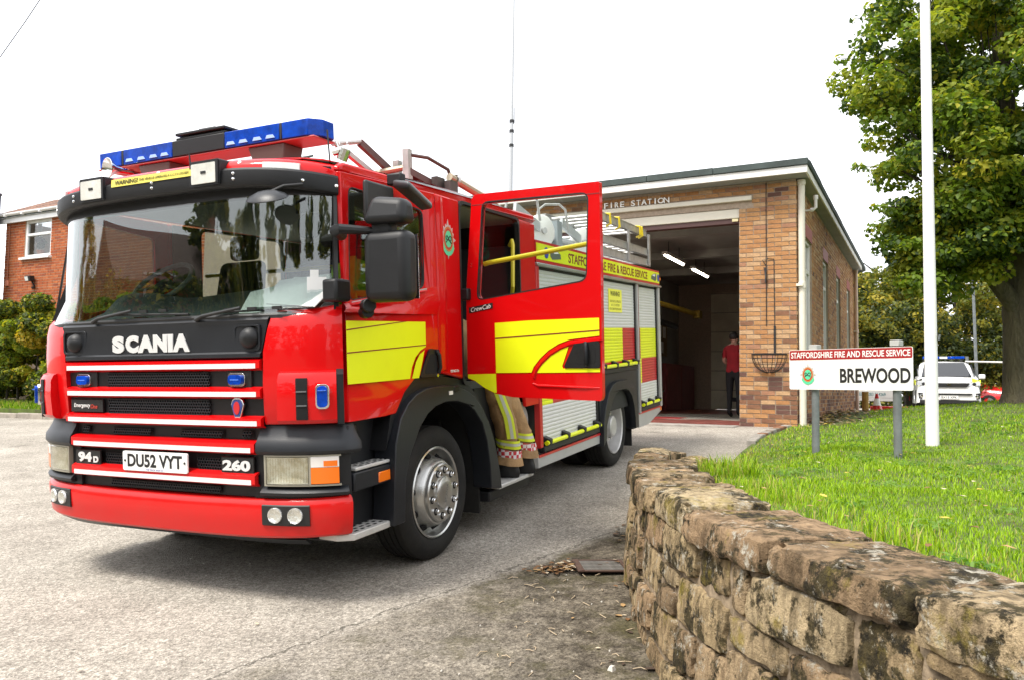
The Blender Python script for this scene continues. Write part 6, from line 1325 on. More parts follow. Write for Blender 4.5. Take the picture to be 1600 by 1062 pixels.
lob = [((-.7, -.2, 7.4), (2.3, 2.4, 2.2)), ((.9, .2, 7.8), (2.9, 2.6, 2.4)), ((-1.6, -.1, 6.0), (1.35, 1.6, 1.35)), ((.2, -.9, 6.2), (2.3, 1.8, 1.4)), ((0, 0, 9.4), (2.7, 2.6, 1.8)), ((1.8, -.4, 6.3), (2.2, 2.0, 1.6)), ((-1.9, 0, 7.7), (1.2, 1.3, 1.2)), ((-1.3, -.6, 4.95), (1.0, .9, .55)), ((1.1, -.8, 5.0), (1.5, 1.2, .7)), ((.2, -1.3, 5.3), (1.0, .6, .6)), ((1.6, -1.0, 4.3), (1.0, .8, .6)), ((-1.6, -.3, 4.25), (.7, .7, .5)), ((-1.75, -.2, 3.75), (.5, .5, .3)), ((-1.3, -.5, 4.0), (.6, .5, .3)), ((-1.0, -.6, 4.45), (.8, .6, .45)), ((.2, -1.5, 4.7), (.9, .5, .5)), ((-.2, .9, 4.6), (2.0, .8, .7)), ((.9, -1.3, 3.9), (.7, .4, .4)), ((-2.05, -.2, 4.6), (.55, .6, .6))]
for c, r_ in lob:
    for _ in range(int(26*r_[0]*r_[2]/2)+6): p = crown_pt(); cs.append(np.array(c)+p*np.array(r_)); rd_.append(g.uniform(.22, .55))
SPRIG = ((-3.35, -.1, 7.7), (-3.0, .1, 6.9), (-3.05, -.1, 5.7), (-2.5, 0, 4.25), (-2.75, -.2, 4.95), (-3.0, 0, 8.5))
for c in SPRIG: cs += [np.array(c), np.array(c)+np.array((.4, .05, -.05)), np.array(c)+np.array((.75, 0, .05))]; rd_ += [.16, .24, .28]
leaf_cloud('crown', cs, rd_, 125000, .112, MAP, bt, w=[.44, .26, .23, .07], seed=3)
# inner twigs
tw = MB()
for c in SPRIG: tw.tube([Vector(c)+Vector((1.5, .1, -.35)), Vector(c)+Vector((.7, 0, -.02)), Vector(c)+Vector((-.05, 0, .03))], [.025, .014, .005], 5)
for c in cs[:-18:7]:
    b0 = Vector((-.2, .1, 5.0+.3*rnd.random())); c = Vector(c); m_ = b0.lerp(c, .6)+Vector((0, 0, -.3)); tw.tube([b0.lerp(c, .35), m_, c], [.035, .022, .008], 5)
tw.build('branch', BARKD, bt)
def tree(name, label, x, y, h, rw, mats, n, size, group, trunk=.2, z0=1.07, base=.25, seed=0, w=None, cone=False):
    t = thing(name, label, 'tree', (x, y, z0), group=group); g = np.random.default_rng(seed); cs, rd_ = [], []
    for _ in range(int(70+rw*18)):
        f = g.uniform(base, 1); rr_ = rw*((1-f)*1.15+.06 if cone else math.sin(math.pi*min(1, max(.05, (f-base)/(1-base)*.86+.10)))**.6)
        a = g.uniform(0, 6.283); q = rr_*math.sqrt(g.uniform(.1, 1)); cs.append((q*math.cos(a), q*math.sin(a), h*f)); rd_.append(g.uniform(.12, .24)*rw*(1 if not cone else .8))
    leaf_cloud('crown', cs, rd_, n, size, mats, t, w=w, seed=seed+1, drape=.5 if cone else 0, up=.3)
    tk = MB().tube([(0, 0, -.2), (.03*h*.2, 0, h*.35), (0, 0, h*.85)], [trunk, trunk*.7, trunk*.15], 10)
    for k in range(7): a = k*2.4+seed; f = .25+.08*k; tk.tube([(0, 0, h*f), (rw*.4*math.cos(a), rw*.4*math.sin(a), h*(f+.12)), (rw*.75*math.cos(a), rw*.75*math.sin(a), h*(f+.2))], [trunk*.4, trunk*.25, trunk*.08], 6)
    tk.build('trunk', BARKD, t); return t
GW = 'trees behind the car park'
tree('conifer_tree', 'tall dark conifer standing behind the lower yellowish trees', 18.2, 36.5, 9.6, 2.5, CON, 12000, .22, GW, .28, seed=2, cone=True)
tree('conifer_tree', 'dark conifer peeping past the far corner of the station', 15.2, 35.5, 6.5, 2.2, CON, 8000, .2, GW, .25, seed=4, cone=True)
tree('deciduous_tree', 'loose yellow green tree rising beyond the white van', 15.4, 33.0, 5.6, 2.5, WOOD, 14000, .17, GW, .16, seed=6, base=.12, w=[.35, .28, .17, .20])
tree('deciduous_tree', 'olive green tree straight behind the white flagpole', 18.6, 33.2, 6.4, 2.9, WOOD, 15000, .17, GW, .18, seed=8, base=.1, w=[.35, .20, .25, .20])
tree('deciduous_tree', 'tree with bright yellow leaves behind the grey lamp post', 21.3, 33.5, 7.4, 2.8, WOOD, 15000, .17, GW, .2, seed=10, base=.1, w=[.25, .35, .2, .20])
tree('deciduous_tree', 'dark leafy tree behind the trunk of the big tree', 24.6, 34, 7.6, 3.2, WOOD, 13000, .18, GW, .2, seed=12, base=.08, w=[.3, .1, .45, .15])
tree('deciduous_tree', 'dense dark tree at the far right of the car park', 28.5, 35, 8, 3.4, WOOD, 10000, .2, GW, .2, seed=14, base=.08, w=[.3, .1, .45, .15])
def bush_row(name, label, cat, a, b, dpt, h, n, size, mats, w, z0, seed, clump=.42, top=.25):
    t = thing(name, label, cat, (a[0], a[1], z0)); d = Vector((b[0]-a[0], b[1]-a[1], 0)); L = d.length; d.normalize(); p = Vector((-d.y, d.x, 0)); g = np.random.default_rng(seed); cs, rd_ = [], []
    for _ in range(int(L*h*9)):
        u = g.uniform(0, L); z = g.uniform(.05, 1)*h; v = g.uniform(-.5, .5)*dpt; c = d*u+p*v; cs.append((c.x, c.y, z*(1+.05*math.sin(u*2.2)))); rd_.append(g.uniform(.6, 1.2)*clump)
    leaf_cloud('foliage', cs, rd_, n, size, mats, t, w=w, seed=seed, up=.35, lobes=False, flat=.7)
    q = MB(); nst = int(L/.5)
    for k in range(nst):
        u = (k+.5)*L/nst; c = d*u; q.tube([(c.x, c.y, -.1), (c.x+g.uniform(-.15, .15), c.y+g.uniform(-.1, .1), h*.55), (c.x+g.uniform(-.3, .3), c.y+g.uniform(-.2, .2), h*1.02)], [.035, .022, .006], 5)
    q.build('stem', BARKD, t); return t
bush_row('hedge', 'dark overgrown hedge closing the far side of the car park', 'hedge', (11.5, 31.2), (31, 32.2), 2.2, 3.9, 52000, .19, WOOD, [.25, .06, .57, .12], 1.05, 5, .6)
hd0 = Vector((-14.6, 21.0, 0)); hd1 = hd0+BX*7.5
bush_row('hedge', 'thick yellow green garden hedge in front of the orange brick house', 'hedge', (hd0.x, hd0.y), (hd1.x, hd1.y), 1.3, 2.5, 95000, .115, HDG, [.34, .36, .22, .08], .98, 7, .34)
tp_ = MB()
# verge and kerb under the hedge
kb0 = Vector((-15.6, 19.95, 0)); kd = BX; L_k = 14.0
q = MB(); q.hexa([(*(kb0+kd*-1.2+BY*.13).xy, .5), (*(kb0+kd*L_k+BY*.13).xy, .5), (*(kb0+kd*L_k+BY*3.4).xy, .5), (*(kb0+kd*-1.2+BY*3.4).xy, .5), (*(kb0+kd*-1.2+BY*.13).xy, 1.02), (*(kb0+kd*L_k+BY*.13).xy, .97), (*(kb0+kd*L_k+BY*3.4).xy, 1.12), (*(kb0+kd*-1.2+BY*3.4).xy, 1.16)])
structure(q.build('verge', GSOIL))
kt = thing('kerb', 'worn pale stone kerb edging the grass verge below the hedge', 'kerb', (0, 0, 0)); KC = M('kerb_stone', (.40, .35, .29), .9, var=.45, vs_=4, bump=.5, bs=30)
for k in range(15):
    a = kb0+kd*(k*.915); b = kb0+kd*(k*.915+.90); za = float(ground_z(a.x, a.y)); zb_ = float(ground_z(b.x, b.y)); h = .115+rnd.uniform(-.01, .01)
    MB().hexa([(a.x, a.y, za-.2), (b.x, b.y, zb_-.2), (b.x+BY.x*.128, b.y+BY.y*.128, zb_-.2), (a.x+BY.x*.128, a.y+BY.y*.128, za-.2), (a.x, a.y, za+h), (b.x, b.y, zb_+h), (b.x+BY.x*.128, b.y+BY.y*.128, zb_+h), (a.x+BY.x*.128, a.y+BY.y*.128, za+h)]).build('kerb_stone', KC, kt, bevel=.02)
yv = rng.random(9000); uv = rng.uniform(-1, L_k, 9000)
px_ = kb0.x+kd.x*uv+BY.x*(.15+1.1*yv); py_ = kb0.y+kd.y*uv+BY.y*(.15+1.1*yv); zz = 1.0-.003*uv+.02*yv; hh = rng.uniform(.06, .2, 9000); an = rng.uniform(0, 6.28, 9000)
V = np.stack([np.stack([px_-.012*np.cos(an), py_-.012*np.sin(an), zz], 1), np.stack([px_+.012*np.cos(an), py_+.012*np.sin(an), zz], 1), np.stack([px_+.06*np.sin(an), py_+.06*np.cos(an), zz+hh], 1)], 1).reshape(-1, 3)
vg = link('verge_grass', fast_mesh('verge_grass', V, np.arange(len(V)).reshape(-1, 3), GR, rng.choice(4, 9000, p=[.35, .1, .35, .2]))); vg['kind'] = 'stuff'

# ------------------------------------------------------------------ the orange brick house behind the hedge
HO = Vector((-14.3587, 22.3268, 0)); HM = Matrix(((BX.x, BY.x, 0, HO.x), (BX.y, BY.y, 0, HO.y), (0, 0, 1, 0), (0, 0, 0, 1)))
hs = thing('brick_house', 'orange brick house with a white window behind the yellow green hedge', 'house', mat=HM)
HMORT = M('house_mortar', (.52, .40, .30), .95); HB = [brick_mat('house_brick_'+n, c, .3) for n, c in (('a', (.46, .115, .028)), ('b', (.40, .09, .022)), ('c', (.52, .145, .04)), ('d', (.33, .075, .025)))]
HU1 = 8.0
wh = (.90, 2.09, 5.0, 6.03)
hw_ = MB().prism([(0, .6), (HU1, .6), (HU1, 6.1), (0, 6.1)], 0, .3, 'y', [[(wh[0], wh[2]), (wh[1], wh[2]), (wh[1], wh[3]), (wh[0], wh[3])]]).build('wall', HMORT, hs)
mb = MB(); rr = random.Random(3)
for q in courses(0, HU1, 2.95, 6.07, [wh], seed=12): box5(mb, *q, -.03, .008, 'y', rr, rr.choices(range(4), (.4, .3, .2, .1))[0])
o = mb.build('brickwork', HB, hw_, smooth=0); o['kind'] = 'stuff'
MB().box(0, .3, .3, 7, .6, 6.1).build('side_wall', HMORT, hs); MB().box(HU1-.3, HU1, .3, 7, .6, 6.1).build('side_wall', HMORT, hs); MB().box(.3, HU1-.3, 6.8, 7, .6, 6.1).build('back_wall', HMORT, hs)
UPV = M('upvc_white', (.80, .80, .79), .3)
f = MB(); a0, a1, b0, b1 = wh
for x0, x1, z0, z1 in ((a0, a0+.075, b0, b1), (a1-.075, a1, b0, b1), (a0+.075, a1-.075, b0, b0+.075), (a0+.075, a1-.075, b1-.075, b1), (a0+.075, a1-.075, 5.60, 5.675)): f.box(x0, x1, .02, .10, z0, z1)
f = f.build('window', UPV, hs, bevel=.012); MB().box(a0+.05, a1-.05, .055, .061, b0+.05, b1-.05).build('pane', glass_mat('house_glass', (.75, .78, .78), 1.3), f)
MB().box(a0-.1, a1+.06, -.10, .05, b0-.07, b0-.003).build('sill', UPV, f, bevel=.01)
cu = MB(); cur = M('curtain', (.62, .60, .55), .9)
P = [[(x, .35+.035*math.sin(x*38), z) for z in (b0, b1)] for x in np.linspace(a1-.42, a1, 30)]; cu.grid(P); P = [[(x, .35+.03*math.sin(x*38), z) for z in (b0, b1)] for x in np.linspace(a0, a0+.22, 16)]; cu.grid(P); cu.build('curtain', cur, f)
MB().box(.31, 3.0, 2.6, 2.62, 4.6, 6.05).build('room_wall', M('room_cream', (.42, .37, .28), .9), hs)
pt = thing('pot_plant', 'dark leafed pot plant in an orange pot on the house window sill', 'plant', mat=HM @ Matrix.Translation((1.28, .22, 5.075)))
MB().lathe([(.0001, 0), (.07, 0), (.10, .15), (.085, .15), (.0001, .13)], (0, 0, 0), (0, 0, 1), 16).build('pot', M('terracotta', (.5, .14, .04), .7), pt)
leaf_cloud('foliage', [(0, 0, .28), (-.06, 0, .45), (.08, 0, .38)], [.10, .12, .10], 130, .12, [MAP[2], M('leaf_purple', (.07, .03, .02), .5)], pt, seed=2)
fa = MB().box(-.12, HU1+.1, -.14, -.11, 6.0, 6.16); fa.box(-.12, HU1+.1, -.109, -.003, 6.03, 6.06); fa.build('fascia_board', UPV, hs)
gu = MB().lathe([(.06, -6.1), (.06, 6.1)], (6.0, -.21, 6.22), (1, 0, 0), 14, a0=math.pi*.0, a1=math.pi*1.0); P = [[(x, -.21+.062*math.cos(R(t)), 6.235+.062*math.sin(R(t))) for t in range(170, 371, 20)] for x in (-.14, HU1+.1)]
gu = MB().shell(P, [[(p[0], -.21+(p[1]+.21)*.9, 6.235+(p[2]-6.235)*.9) for p in r_] for r_ in P]); 
for x in np.arange(.3, HU1, .8): gu.box(x, x+.05, -.28, -.14, 6.155, 6.24)
gu.build('gutter', UPV, hs)
TILE = [M('roof_tile_'+n, c, .85, var=.4, vs_=6, bump=.4, bs=40) for n, c in (('a', (.19, .105, .075)), ('b', (.25, .13, .085)), ('c', (.14, .085, .07)))]
rt = MB().hexa([(-.1, -.2, 6.14), (HU1+.1, -.2, 6.14), (HU1+.1, 3.5, 7.9), (-.1, 3.5, 7.9), (-.1, -.2, 6.2), (HU1+.1, -.2, 6.2), (HU1+.1, 3.5, 7.96), (-.1, 3.5, 7.96)]).build('roof', M('roof_felt', (.05, .05, .05), .9), hs)
rr = random.Random(8); tm = []
for m_ in TILE:
    tm.append(MB().grid([[(x, y, .018*(1+math.sin(x/.3*6.283))+ (.014 if y == 0 else 0)) for y in (0, .37)] for x in np.linspace(0, .30, 9)]).mesh('tile', m_, 60))
sl_ = math.atan2(1.76, 3.7); n_t = 0
for r_ in range(6):
    for c in range(24):
        if c*.30 > 7: break
        o = link('tile', rr.choice(tm), rt); y = -.24+r_*.30*math.cos(sl_); o.location = (-.1+c*.30, y, 6.2+(y+.2)*1.76/3.7+.03); o.rotation_euler = (sl_+.02+rr.uniform(-.01, .01), 0, rr.uniform(-.01, .01))
q = MB()
for r_ in range(6, 12):
    for c in range(27): y = -.24+r_*.30*math.cos(sl_); z = 6.2+(y+.2)*1.76/3.7+.03; q.box(-.1+c*.30, .19+c*.30, y, y+.28, z, z+.02)
for r_ in range(6):
    for c in range(24, 27): y = -.24+r_*.30*math.cos(sl_); z = 6.2+(y+.2)*1.76/3.7+.03; q.box(-.1+c*.30, .19+c*.30, y, y+.28, z, z+.02)
o = q.build('roof_tiles', TILE[0], rt, smooth=0); o['kind'] = 'stuff'
MB().tube([(.22, -.03, 6.0), (.21, -.03, 4.40)], .016, 6).build('cable', M('cable_brown', (.30, .10, .05), .6), hs); MB().box(.16, .28, -.06, 0, 4.24, 4.40).build('junction_box', M('box_salmon', (.55, .2, .12), .5), hs, bevel=.012)
fl_ = thing('floodlight', 'small black floodlight fixed to the orange brick house wall', 'floodlight', mat=HM @ Matrix.Translation((1.42, -.01, 4.28)))
MB().hexa([(-.13, -.16, .02), (.10, -.16, .02), (.10, -.03, .06), (-.13, -.03, .06), (-.13, -.20, .17), (.10, -.20, .17), (.10, -.05, .19), (-.13, -.05, .19)]).build('lamp_body', BLK, fl_, bevel=.01); MB().hexa([(-.11, -.166, .04), (.03, -.166, .04), (.03, -.155, .04), (-.11, -.155, .04), (-.11, -.204, .15), (.03, -.204, .15), (.03, -.19, .15), (-.11, -.19, .15)]).build('lens', WHT, fl_); q = MB().tube([(0, -.06, .05), (.06, -.02, -.08), (.06, 0, -.10)], .02, 6); q.lathe([(.0001, -.04), (.045, -.02), (.05, .02), (.0001, .04)], (.07, -.05, -.14), (0, 0, 1), 12); q.build('sensor', BLK, fl_)
MB().box(3.35, 6.2, -.05, -.003, 2.3, 3.55).build('ground_floor_window', BLK, hs, bevel=.01)
dk = thing('clad_house', 'gable end of a house in dark cladding at the left edge', 'house', mat=HM)
DKC = M('dark_cladding', (.022, .022, .035), .7, var=.3, vs_=3)
MB().box(-4.5, .10, -.6, -.25, .6, 6.75).build('wall', DKC, dk)
bdm = MB().hexa([(-4.5, -.63, 0), (.12, -.63, 0), (.12, -.6, 0), (-4.5, -.6, 0), (-4.5, -.612, .19), (.12, -.612, .19), (.12, -.6, .19), (-4.5, -.6, .19)]).mesh('cladding_board', DKC, 0)
for k in range(30): o = link('cladding_board', bdm, dk); o.location = (0, 0, .9+k*.195)
MB().box(-4.6, .14, -.66, -.25, 6.752, 6.83).build('coping', M('slate', (.05, .05, .055), .7), dk)
MB().tube([(-.26, -.62, 6.6), (-.26, -.62, .9)], .05, 10).build('downpipe', M('black_pipe', (.008, .008, .015), .4), dk)
# houses and trees across the road, left of the frame, mirrored in the windscreen
def far_house(x, y, rz, label, mats, chim=True):
    t = thing('far_house', label, 'house', (x, y, .3), rz, 'houses across the road'); W_, D_, H_ = 9, 7, 4.1
    MB().box(-W_/2, W_/2, -D_/2, D_/2, -1, H_).build('wall', mats, t); MB().hexa([(-W_/2-.3, -D_/2-.4, H_), (W_/2+.3, -D_/2-.4, H_), (W_/2+.3, D_/2+.4, H_), (-W_/2-.3, D_/2+.4, H_), (-W_/2-.3, -.05, H_+2.9), (W_/2+.3, -.05, H_+2.9), (W_/2+.3, .05, H_+2.9), (-W_/2-.3, .05, H_+2.9)]).build('roof', TILE[2], t)
    c = MB().box(-3.6, -2.8, -.5, .5, H_+1.5, H_+4.2).build('chimney', HB[3], t)
    for k in (-.18, .18): MB().tube([(-3.2, k, H_+4.2), (-3.2, k, H_+4.65)], .11, 10).build('chimney_pot', HB[0], c)
    for sx_ in (-2.6, 2.4):
        for z in (.9, 3.3):
            for sy_ in (-1, 1): w_ = MB().box(sx_-.6, sx_+.6, sy_*(D_/2)-.03, sy_*(D_/2)+.03, z, z+1.2).build('window', UPV, t); MB().box(sx_-.5, sx_+.5, sy_*(D_/2+.02)-.02, sy_*(D_/2+.02)+.02, z+.1, z+1.1).build('pane', BLK, w_)
    return t
far_house(-29, -3.5, R(75), 'brick house with a chimney across the road', HB[1]); far_house(-33, -14, R(80), 'house with dark tiled roof farther down the road', HB[3])
tree('deciduous_tree', 'garden tree beside the house across the road', -27, 5.0, 6.6, 3.4, WOOD, 9000, .25, 'trees across the road', .15, z0=.4, seed=30, base=.1)
tree('deciduous_tree', 'taller garden tree across the road', -27, -12.5, 8.5, 4.2, WOOD, 11000, .28, 'trees across the road', .15, z0=.2, seed=31, base=.1)
tree('conifer_tree', 'dark conifer between the houses across the road', -25, -14.5, 11.5, 2.2, CON, 5000, .3, 'trees across the road', .2, z0=.2, seed=41, cone=True)
bush_row('hedge', 'tall dark hedge across the road in front of the far houses', 'hedge', (-23, -17), (-23.5, 8), 1.6, 4.2, 16000, .3, WOOD, [.25, .08, .5, .17], .2, 9, .6)
for k, (x, y, h, rw) in enumerate(((-26, -6, 9.0, 3.2), (-23.5, -14.5, 10, 3.8), (-17, -19, 9.5, 3.8), (-10, -21, 8.5, 3.6), (-3, -20, 9.0, 3.6), (5, -19, 8.5, 3.4), (12, -17, 9.0, 3.6))): tree('deciduous_tree', ('leafy unseen tree added beside the chimney house for darker reflections', 'tallest unseen tree added between the two far houses for darker reflections', 'dense unseen tree added past the dark conifer for darker reflections', 'shortest of the unseen trees added for darker reflections', 'unseen tree added in front of the house behind the viewer', 'unseen tree added just past the house behind the viewer', 'last unseen tree added at the lawn end of the row')[k], x, y, h, rw, WOOD, 7000, .40, 'unseen trees added to darken the reflections', .22, z0=.0, seed=50+k, base=.06, w=[.3, .08, .42, .2])  # tree row added out of view so paint and windscreen mirror something dark
far_house(-4, -23, R(175), 'unseen house added behind the viewer for darker reflections', HB[1])  # house added unseen behind the camera to darken the reflections
tree('deciduous_tree', 'leafy tree on the lawn beyond the right edge', 15.5, 9.5, 8.5, 3.0, MAP, 8000, .24, 'trees right of the lawn', .25, z0=1.5, seed=33, base=.2)
tree('deciduous_tree', 'half bare tree beyond the right edge of the lawn', 15.0, 13.6, 9.0, 3.0, MAP, 7000, .22, 'trees right of the lawn', .25, z0=1.5, seed=35, base=.05)
q = MB().tube([(-13.9, 20, 8.9), (-12.66, 20, 10.86), (-11.4, 20, 13.0)], .012, 6).build('overhead_cable', BLK); tag(q, 'thin black overhead cable crossing the top left corner of the sky', 'cable')
# ------------------------------------------------------------------ vehicles beyond the lawn
CWH = M('car_white', (.78, .78, .77), .3, coat=.8); CGL = M('car_glass', (.010, .012, .014), .06, spec=.5); CBLK = M('car_black_trim', (.015, .015, .016), .5); CRED = M('car_red', (.55, .01, .012), .3, coat=.8)
def heading(x, y, z, a):       # local x = car's left seen from its front, y = to its rear
    return Matrix.Translation((x, y, z)) @ Matrix.Rotation(a, 4, 'Z')
def loft(mb, stations, mi=0, n=14, p=3.2):
    """body hull: each station = (y, half width, z low, z high, inset of the top)"""
    P = []
    for y, w, z0, z1, ins in stations:
        row = []
        for k in range(n+1):
            t = k/n; a = math.pi*(t)
            cx, cz = math.cos(a), math.sin(a); r_ = (abs(cx)**p+abs(cz)**p)**(-1/p); xx = cx*r_; zz = cz*r_
            row.append((xx*w*(1-ins*max(0, zz)), y, z0+(z1-z0)*zz))
        P.append(row)
    mb.grid(P, mi); mb.f.append(tuple(len(mb.v)-len(P)*(n+1)+k for k in range(n+1))); mb.m.append(mi); o = len(mb.v)-(n+1); mb.f.append(tuple(o+k for k in range(n+1))); mb.m.append(mi); return mb
def car_wheel(par, x, y, r_, sg):
    w = MB().lathe([(.19, -.0), (r_*.86, .0), (r_*.98, -.02), (r_, -.05), (r_, -.17), (r_*.9, -.21), (.19, -.21)], (x, y, r_), (sg, 0, 0), 28).build('wheel', RUB, par)
    MB().lathe([(.0001, -.02), (.06, -.015), (.19, -.03), (r_*.68, -.005), (r_*.70, -.02)], (x, y, r_), (sg, 0, 0), 20).build('rim', STEEL, w)
pc = thing('patrol_car', 'white police off road car with a blue light bar parked beyond the lawn', 'car', mat=heading(14.05, 25.6, 1.07, R(-25)))
b = MB(); loft(b, [(-.02, .72, .34, .80, .05), (.03, .84, .30, .92, .04), (.15, .905, .28, 1.0, .04), (.5, .935, .26, 1.07, .05), (1.15, .94, .25, 1.13, .06), (1.4, .94, .25, 1.15, .05), (3.9, .94, .25, 1.16, .04), (4.45, .90, .30, 1.12, .04), (4.62, .82, .36, .95, .05)], n=20, p=5); b.build('body', CWH, pc, smooth=50)
b = MB(); P = []
for y, w, z, ins in ((1.05, .80, 1.10, 0), (1.5, .78, 1.33, 0), (2.0, .72, 1.62, 0), (2.35, .66, 1.70, 0), (3.6, .64, 1.71, 0), (4.2, .66, 1.55, 0), (4.5, .72, 1.12, 0)): P.append([(-w-.14*(1-(z-1.1)/.62), y, 1.08), (-w-.04, y, z-.05), (-w+.06, y, z), (0, y, z+.025), (w-.06, y, z), (w+.04, y, z-.05), (w+.14*(1-(z-1.1)/.62), y, 1.08)])
b.grid(P).build('cabin', CWH, pc, smooth=50)
MB().hexa([(-.74, 1.10, 1.165), (.74, 1.10, 1.165), (.74, 1.14, 1.15), (-.74, 1.14, 1.15), (-.60, 1.98, 1.655), (.60, 1.98, 1.655), (.60, 2.02, 1.63), (-.60, 2.02, 1.63)]).build('windscreen', CGL, pc)
MB().grid([[(x, .05+.9*t, .93+.155*math.sin(t*1.5)+.02*(1-(x/.7)**2)) for t in np.linspace(0, 1, 6)] for x in np.linspace(-.74, .74, 9)]).build('bonnet', CWH, pc)
MB().prism(rquad([(-.50, .80), (.50, .80), (.58, .93), (-.58, .93)], .03), -.055, .05, 'y').build('grille', CBLK, pc); MB().prism([(.07*math.cos(R(t)), .875+.035*math.sin(R(t))) for t in range(0, 360, 30)], -.065, -.05, 'y').build('maker_badge', CHR, pc)
MB().prism(rquad([(-.62, .545), (.62, .545), (.66, .60), (-.66, .60)], .02), -.055, .05, 'y').build('lower_grille', CBLK, pc)
MB().box(-.84, .84, -.035, .25, .26, .40).build('bumper_skirt', CBLK, pc, bevel=.03)
np_ = MB().box(-.26, .26, -.066, -.05, .42, .53).build('number_plate', WHT, pc); text_obj('registration', 'BX13 XPK', .44, .075, BLKL, np_, (0, -.0665, .475), (1,0,0), (0,0,1), bold=.01)
for sg in (-1, 1):
    hl = MB().hexa([(sg*.52, -.03, .82), (sg*.90, .12, .86), (sg*.92, .30, .90), (sg*.56, .1, .90), (sg*.60, -.02, .93), (sg*.88, .16, .99), (sg*.90, .32, 1.0), (sg*.60, .12, .97)]).build('headlamp', M('car_lamp', (.55, .56, .57), .12, metal=.5), pc, bevel=.01); MB().lathe([(.0001, .012), (.05, .008), (.055, 0)], (sg*.72, .04, .90), (sg*.3, -1, 0), 14).build('lamp_lens', CBLK, hl)
    fg = MB().prism(rquad([(sg*.70, .40), (sg*.86, .43), (sg*.88, .62), (sg*.72, .60)], .02), -.0, .16, 'y').build('fog_recess', CBLK, pc); MB().lathe([(.0001, .01), (.055, .006), (.06, 0)], (sg*.785, -.002, .51), (0, -1, 0), 14).build('fog_lamp', CHR, fg)
    MB().box(min(sg*.97, sg*1.16), max(sg*.97, sg*1.16), 1.38, 1.50, 1.10, 1.25).build('door_mirror', CWH, pc, bevel=.03); MB().bar((sg*.90, 1.45, 1.10), (sg*1.0, 1.45, 1.15), .05, .04).build('mirror_arm', CBLK, pc)
    car_wheel(pc, sg*.94, .92, .36, sg); car_wheel(pc, sg*.94, 3.62, .36, sg)
    ch_ = MB().prism([(.55, .86), (1.0, .88), (1.1, 1.06), (.62, 1.05)], sg*.938, sg*.946, 'x').build('yellow_panel', YL, pc)
    MB().prism([(1.2, 1.18), (1.45, 1.30), (2.05, 1.60), (3.8, 1.62), (4.3, 1.2)], sg*.82, sg*.845, 'x').build('side_window', CGL, pc)
    MB().tube([(sg*.58, 2.2, 1.76), (sg*.58, 3.6, 1.77)], .022, 6).build('roof_rail', CBLK, pc)
MB().hexa([(.66, .10, .985), (.90, .16, .93), (.94, .75, .98), (.72, .72, 1.105), (.66, .10, .995), (.90, .16, .955), (.945, .75, 1.0), (.72, .72, 1.115)]).build('yellow_panel', YL, pc)
lb2 = MB().box(-.62, .62, 2.25, 2.55, 1.78, 1.80).build('light_bar', CBLK, pc); MB().box(-.64, -.12, 2.24, 2.56, 1.80, 1.88).build('blue_lens', BLUE, lb2, bevel=.015); MB().box(.12, .64, 2.24, 2.56, 1.80, 1.88).build('blue_lens', BLUE, lb2, bevel=.015); MB().box(-.118, .118, 2.25, 2.55, 1.80, 1.87).build('centre_lens', WHT, lb2, bevel=.01)
for x in (-.4, .4): MB().box(x-.03, x+.03, 2.3, 2.5, 1.72, 1.78).build('light_bar_foot', CBLK, pc)
# white van side on behind the sign
vn = thing('white_van', 'low white van with a telephone number behind the name board', 'van', mat=heading(9.85, 25.25, 1.07, R(245)))
b = MB(); loft(b, [(-2.1, .80, .38, .95, .05), (-1.9, .88, .34, 1.0, .05), (-.9, .90, .33, 1.08, .06), (-.2, .90, .33, 1.55, .10), (.4, .90, .33, 1.72, .12), (1.9, .90, .33, 1.70, .10), (2.1, .84, .38, 1.5, .1)], n=20, p=5); b.build('body', CWH, vn, smooth=50)
for sg in (-1, 1):
    car_wheel(vn, sg*.92, -1.55, .31, sg); car_wheel(vn, sg*.92, .52, .31, sg)
    MB().prism([(.52+.42*math.cos(R(a)), .31+.42*math.sin(R(a))) for a in range(0, 181, 15)], sg*.885, sg*.912, 'x').build('wheel_arch', CBLK, vn); MB().prism([(-1.55+.42*math.cos(R(a)), .31+.42*math.sin(R(a))) for a in range(0, 181, 15)], sg*.885, sg*.912, 'x').build('wheel_arch', CBLK, vn)
    MB().box(min(sg*.9, sg*.915), max(sg*.9, sg*.915), 1.0, 2.0, .34, .40).build('sill', CWH, vn); MB().box(min(sg*.89, sg*.906), max(sg*.89, sg*.906), 1.0, 2.02, .43, .66).build('tail_panel', CWH, vn, bevel=.008)
    MB().prism([(-.7, 1.1), (-.1, 1.5), (.5, 1.5), (.5, 1.1)], sg*.86, sg*.895, 'x').build('side_window', CGL, vn)
text_obj('lettering', 'TEL: 01283 564269', .78, .10, M('print_teal', (.05, .22, .25), .5), vn, (.9075, 1.42, .535), (0, 1, 0), (0, 0, 1), bold=.01)
rb = thing('red_barrier', 'red plastic barrier lying on the ground by the white van', 'barrier', mat=heading(10.9, 22.9, 1.07, R(-28)))
MB().box(-.55, .55, -.04, .04, .05, .20).build('plank', CRED, rb, bevel=.02); MB().box(-.45, -.30, -.25, .25, 0, .06).build('foot', CBLK, rb); MB().box(.30, .45, -.25, .25, 0, .06).build('foot', CBLK, rb)
cn = thing('traffic_cone', 'small red and white traffic cone beside the station corner', 'traffic cone', (9.35, 20.4, 1.16))
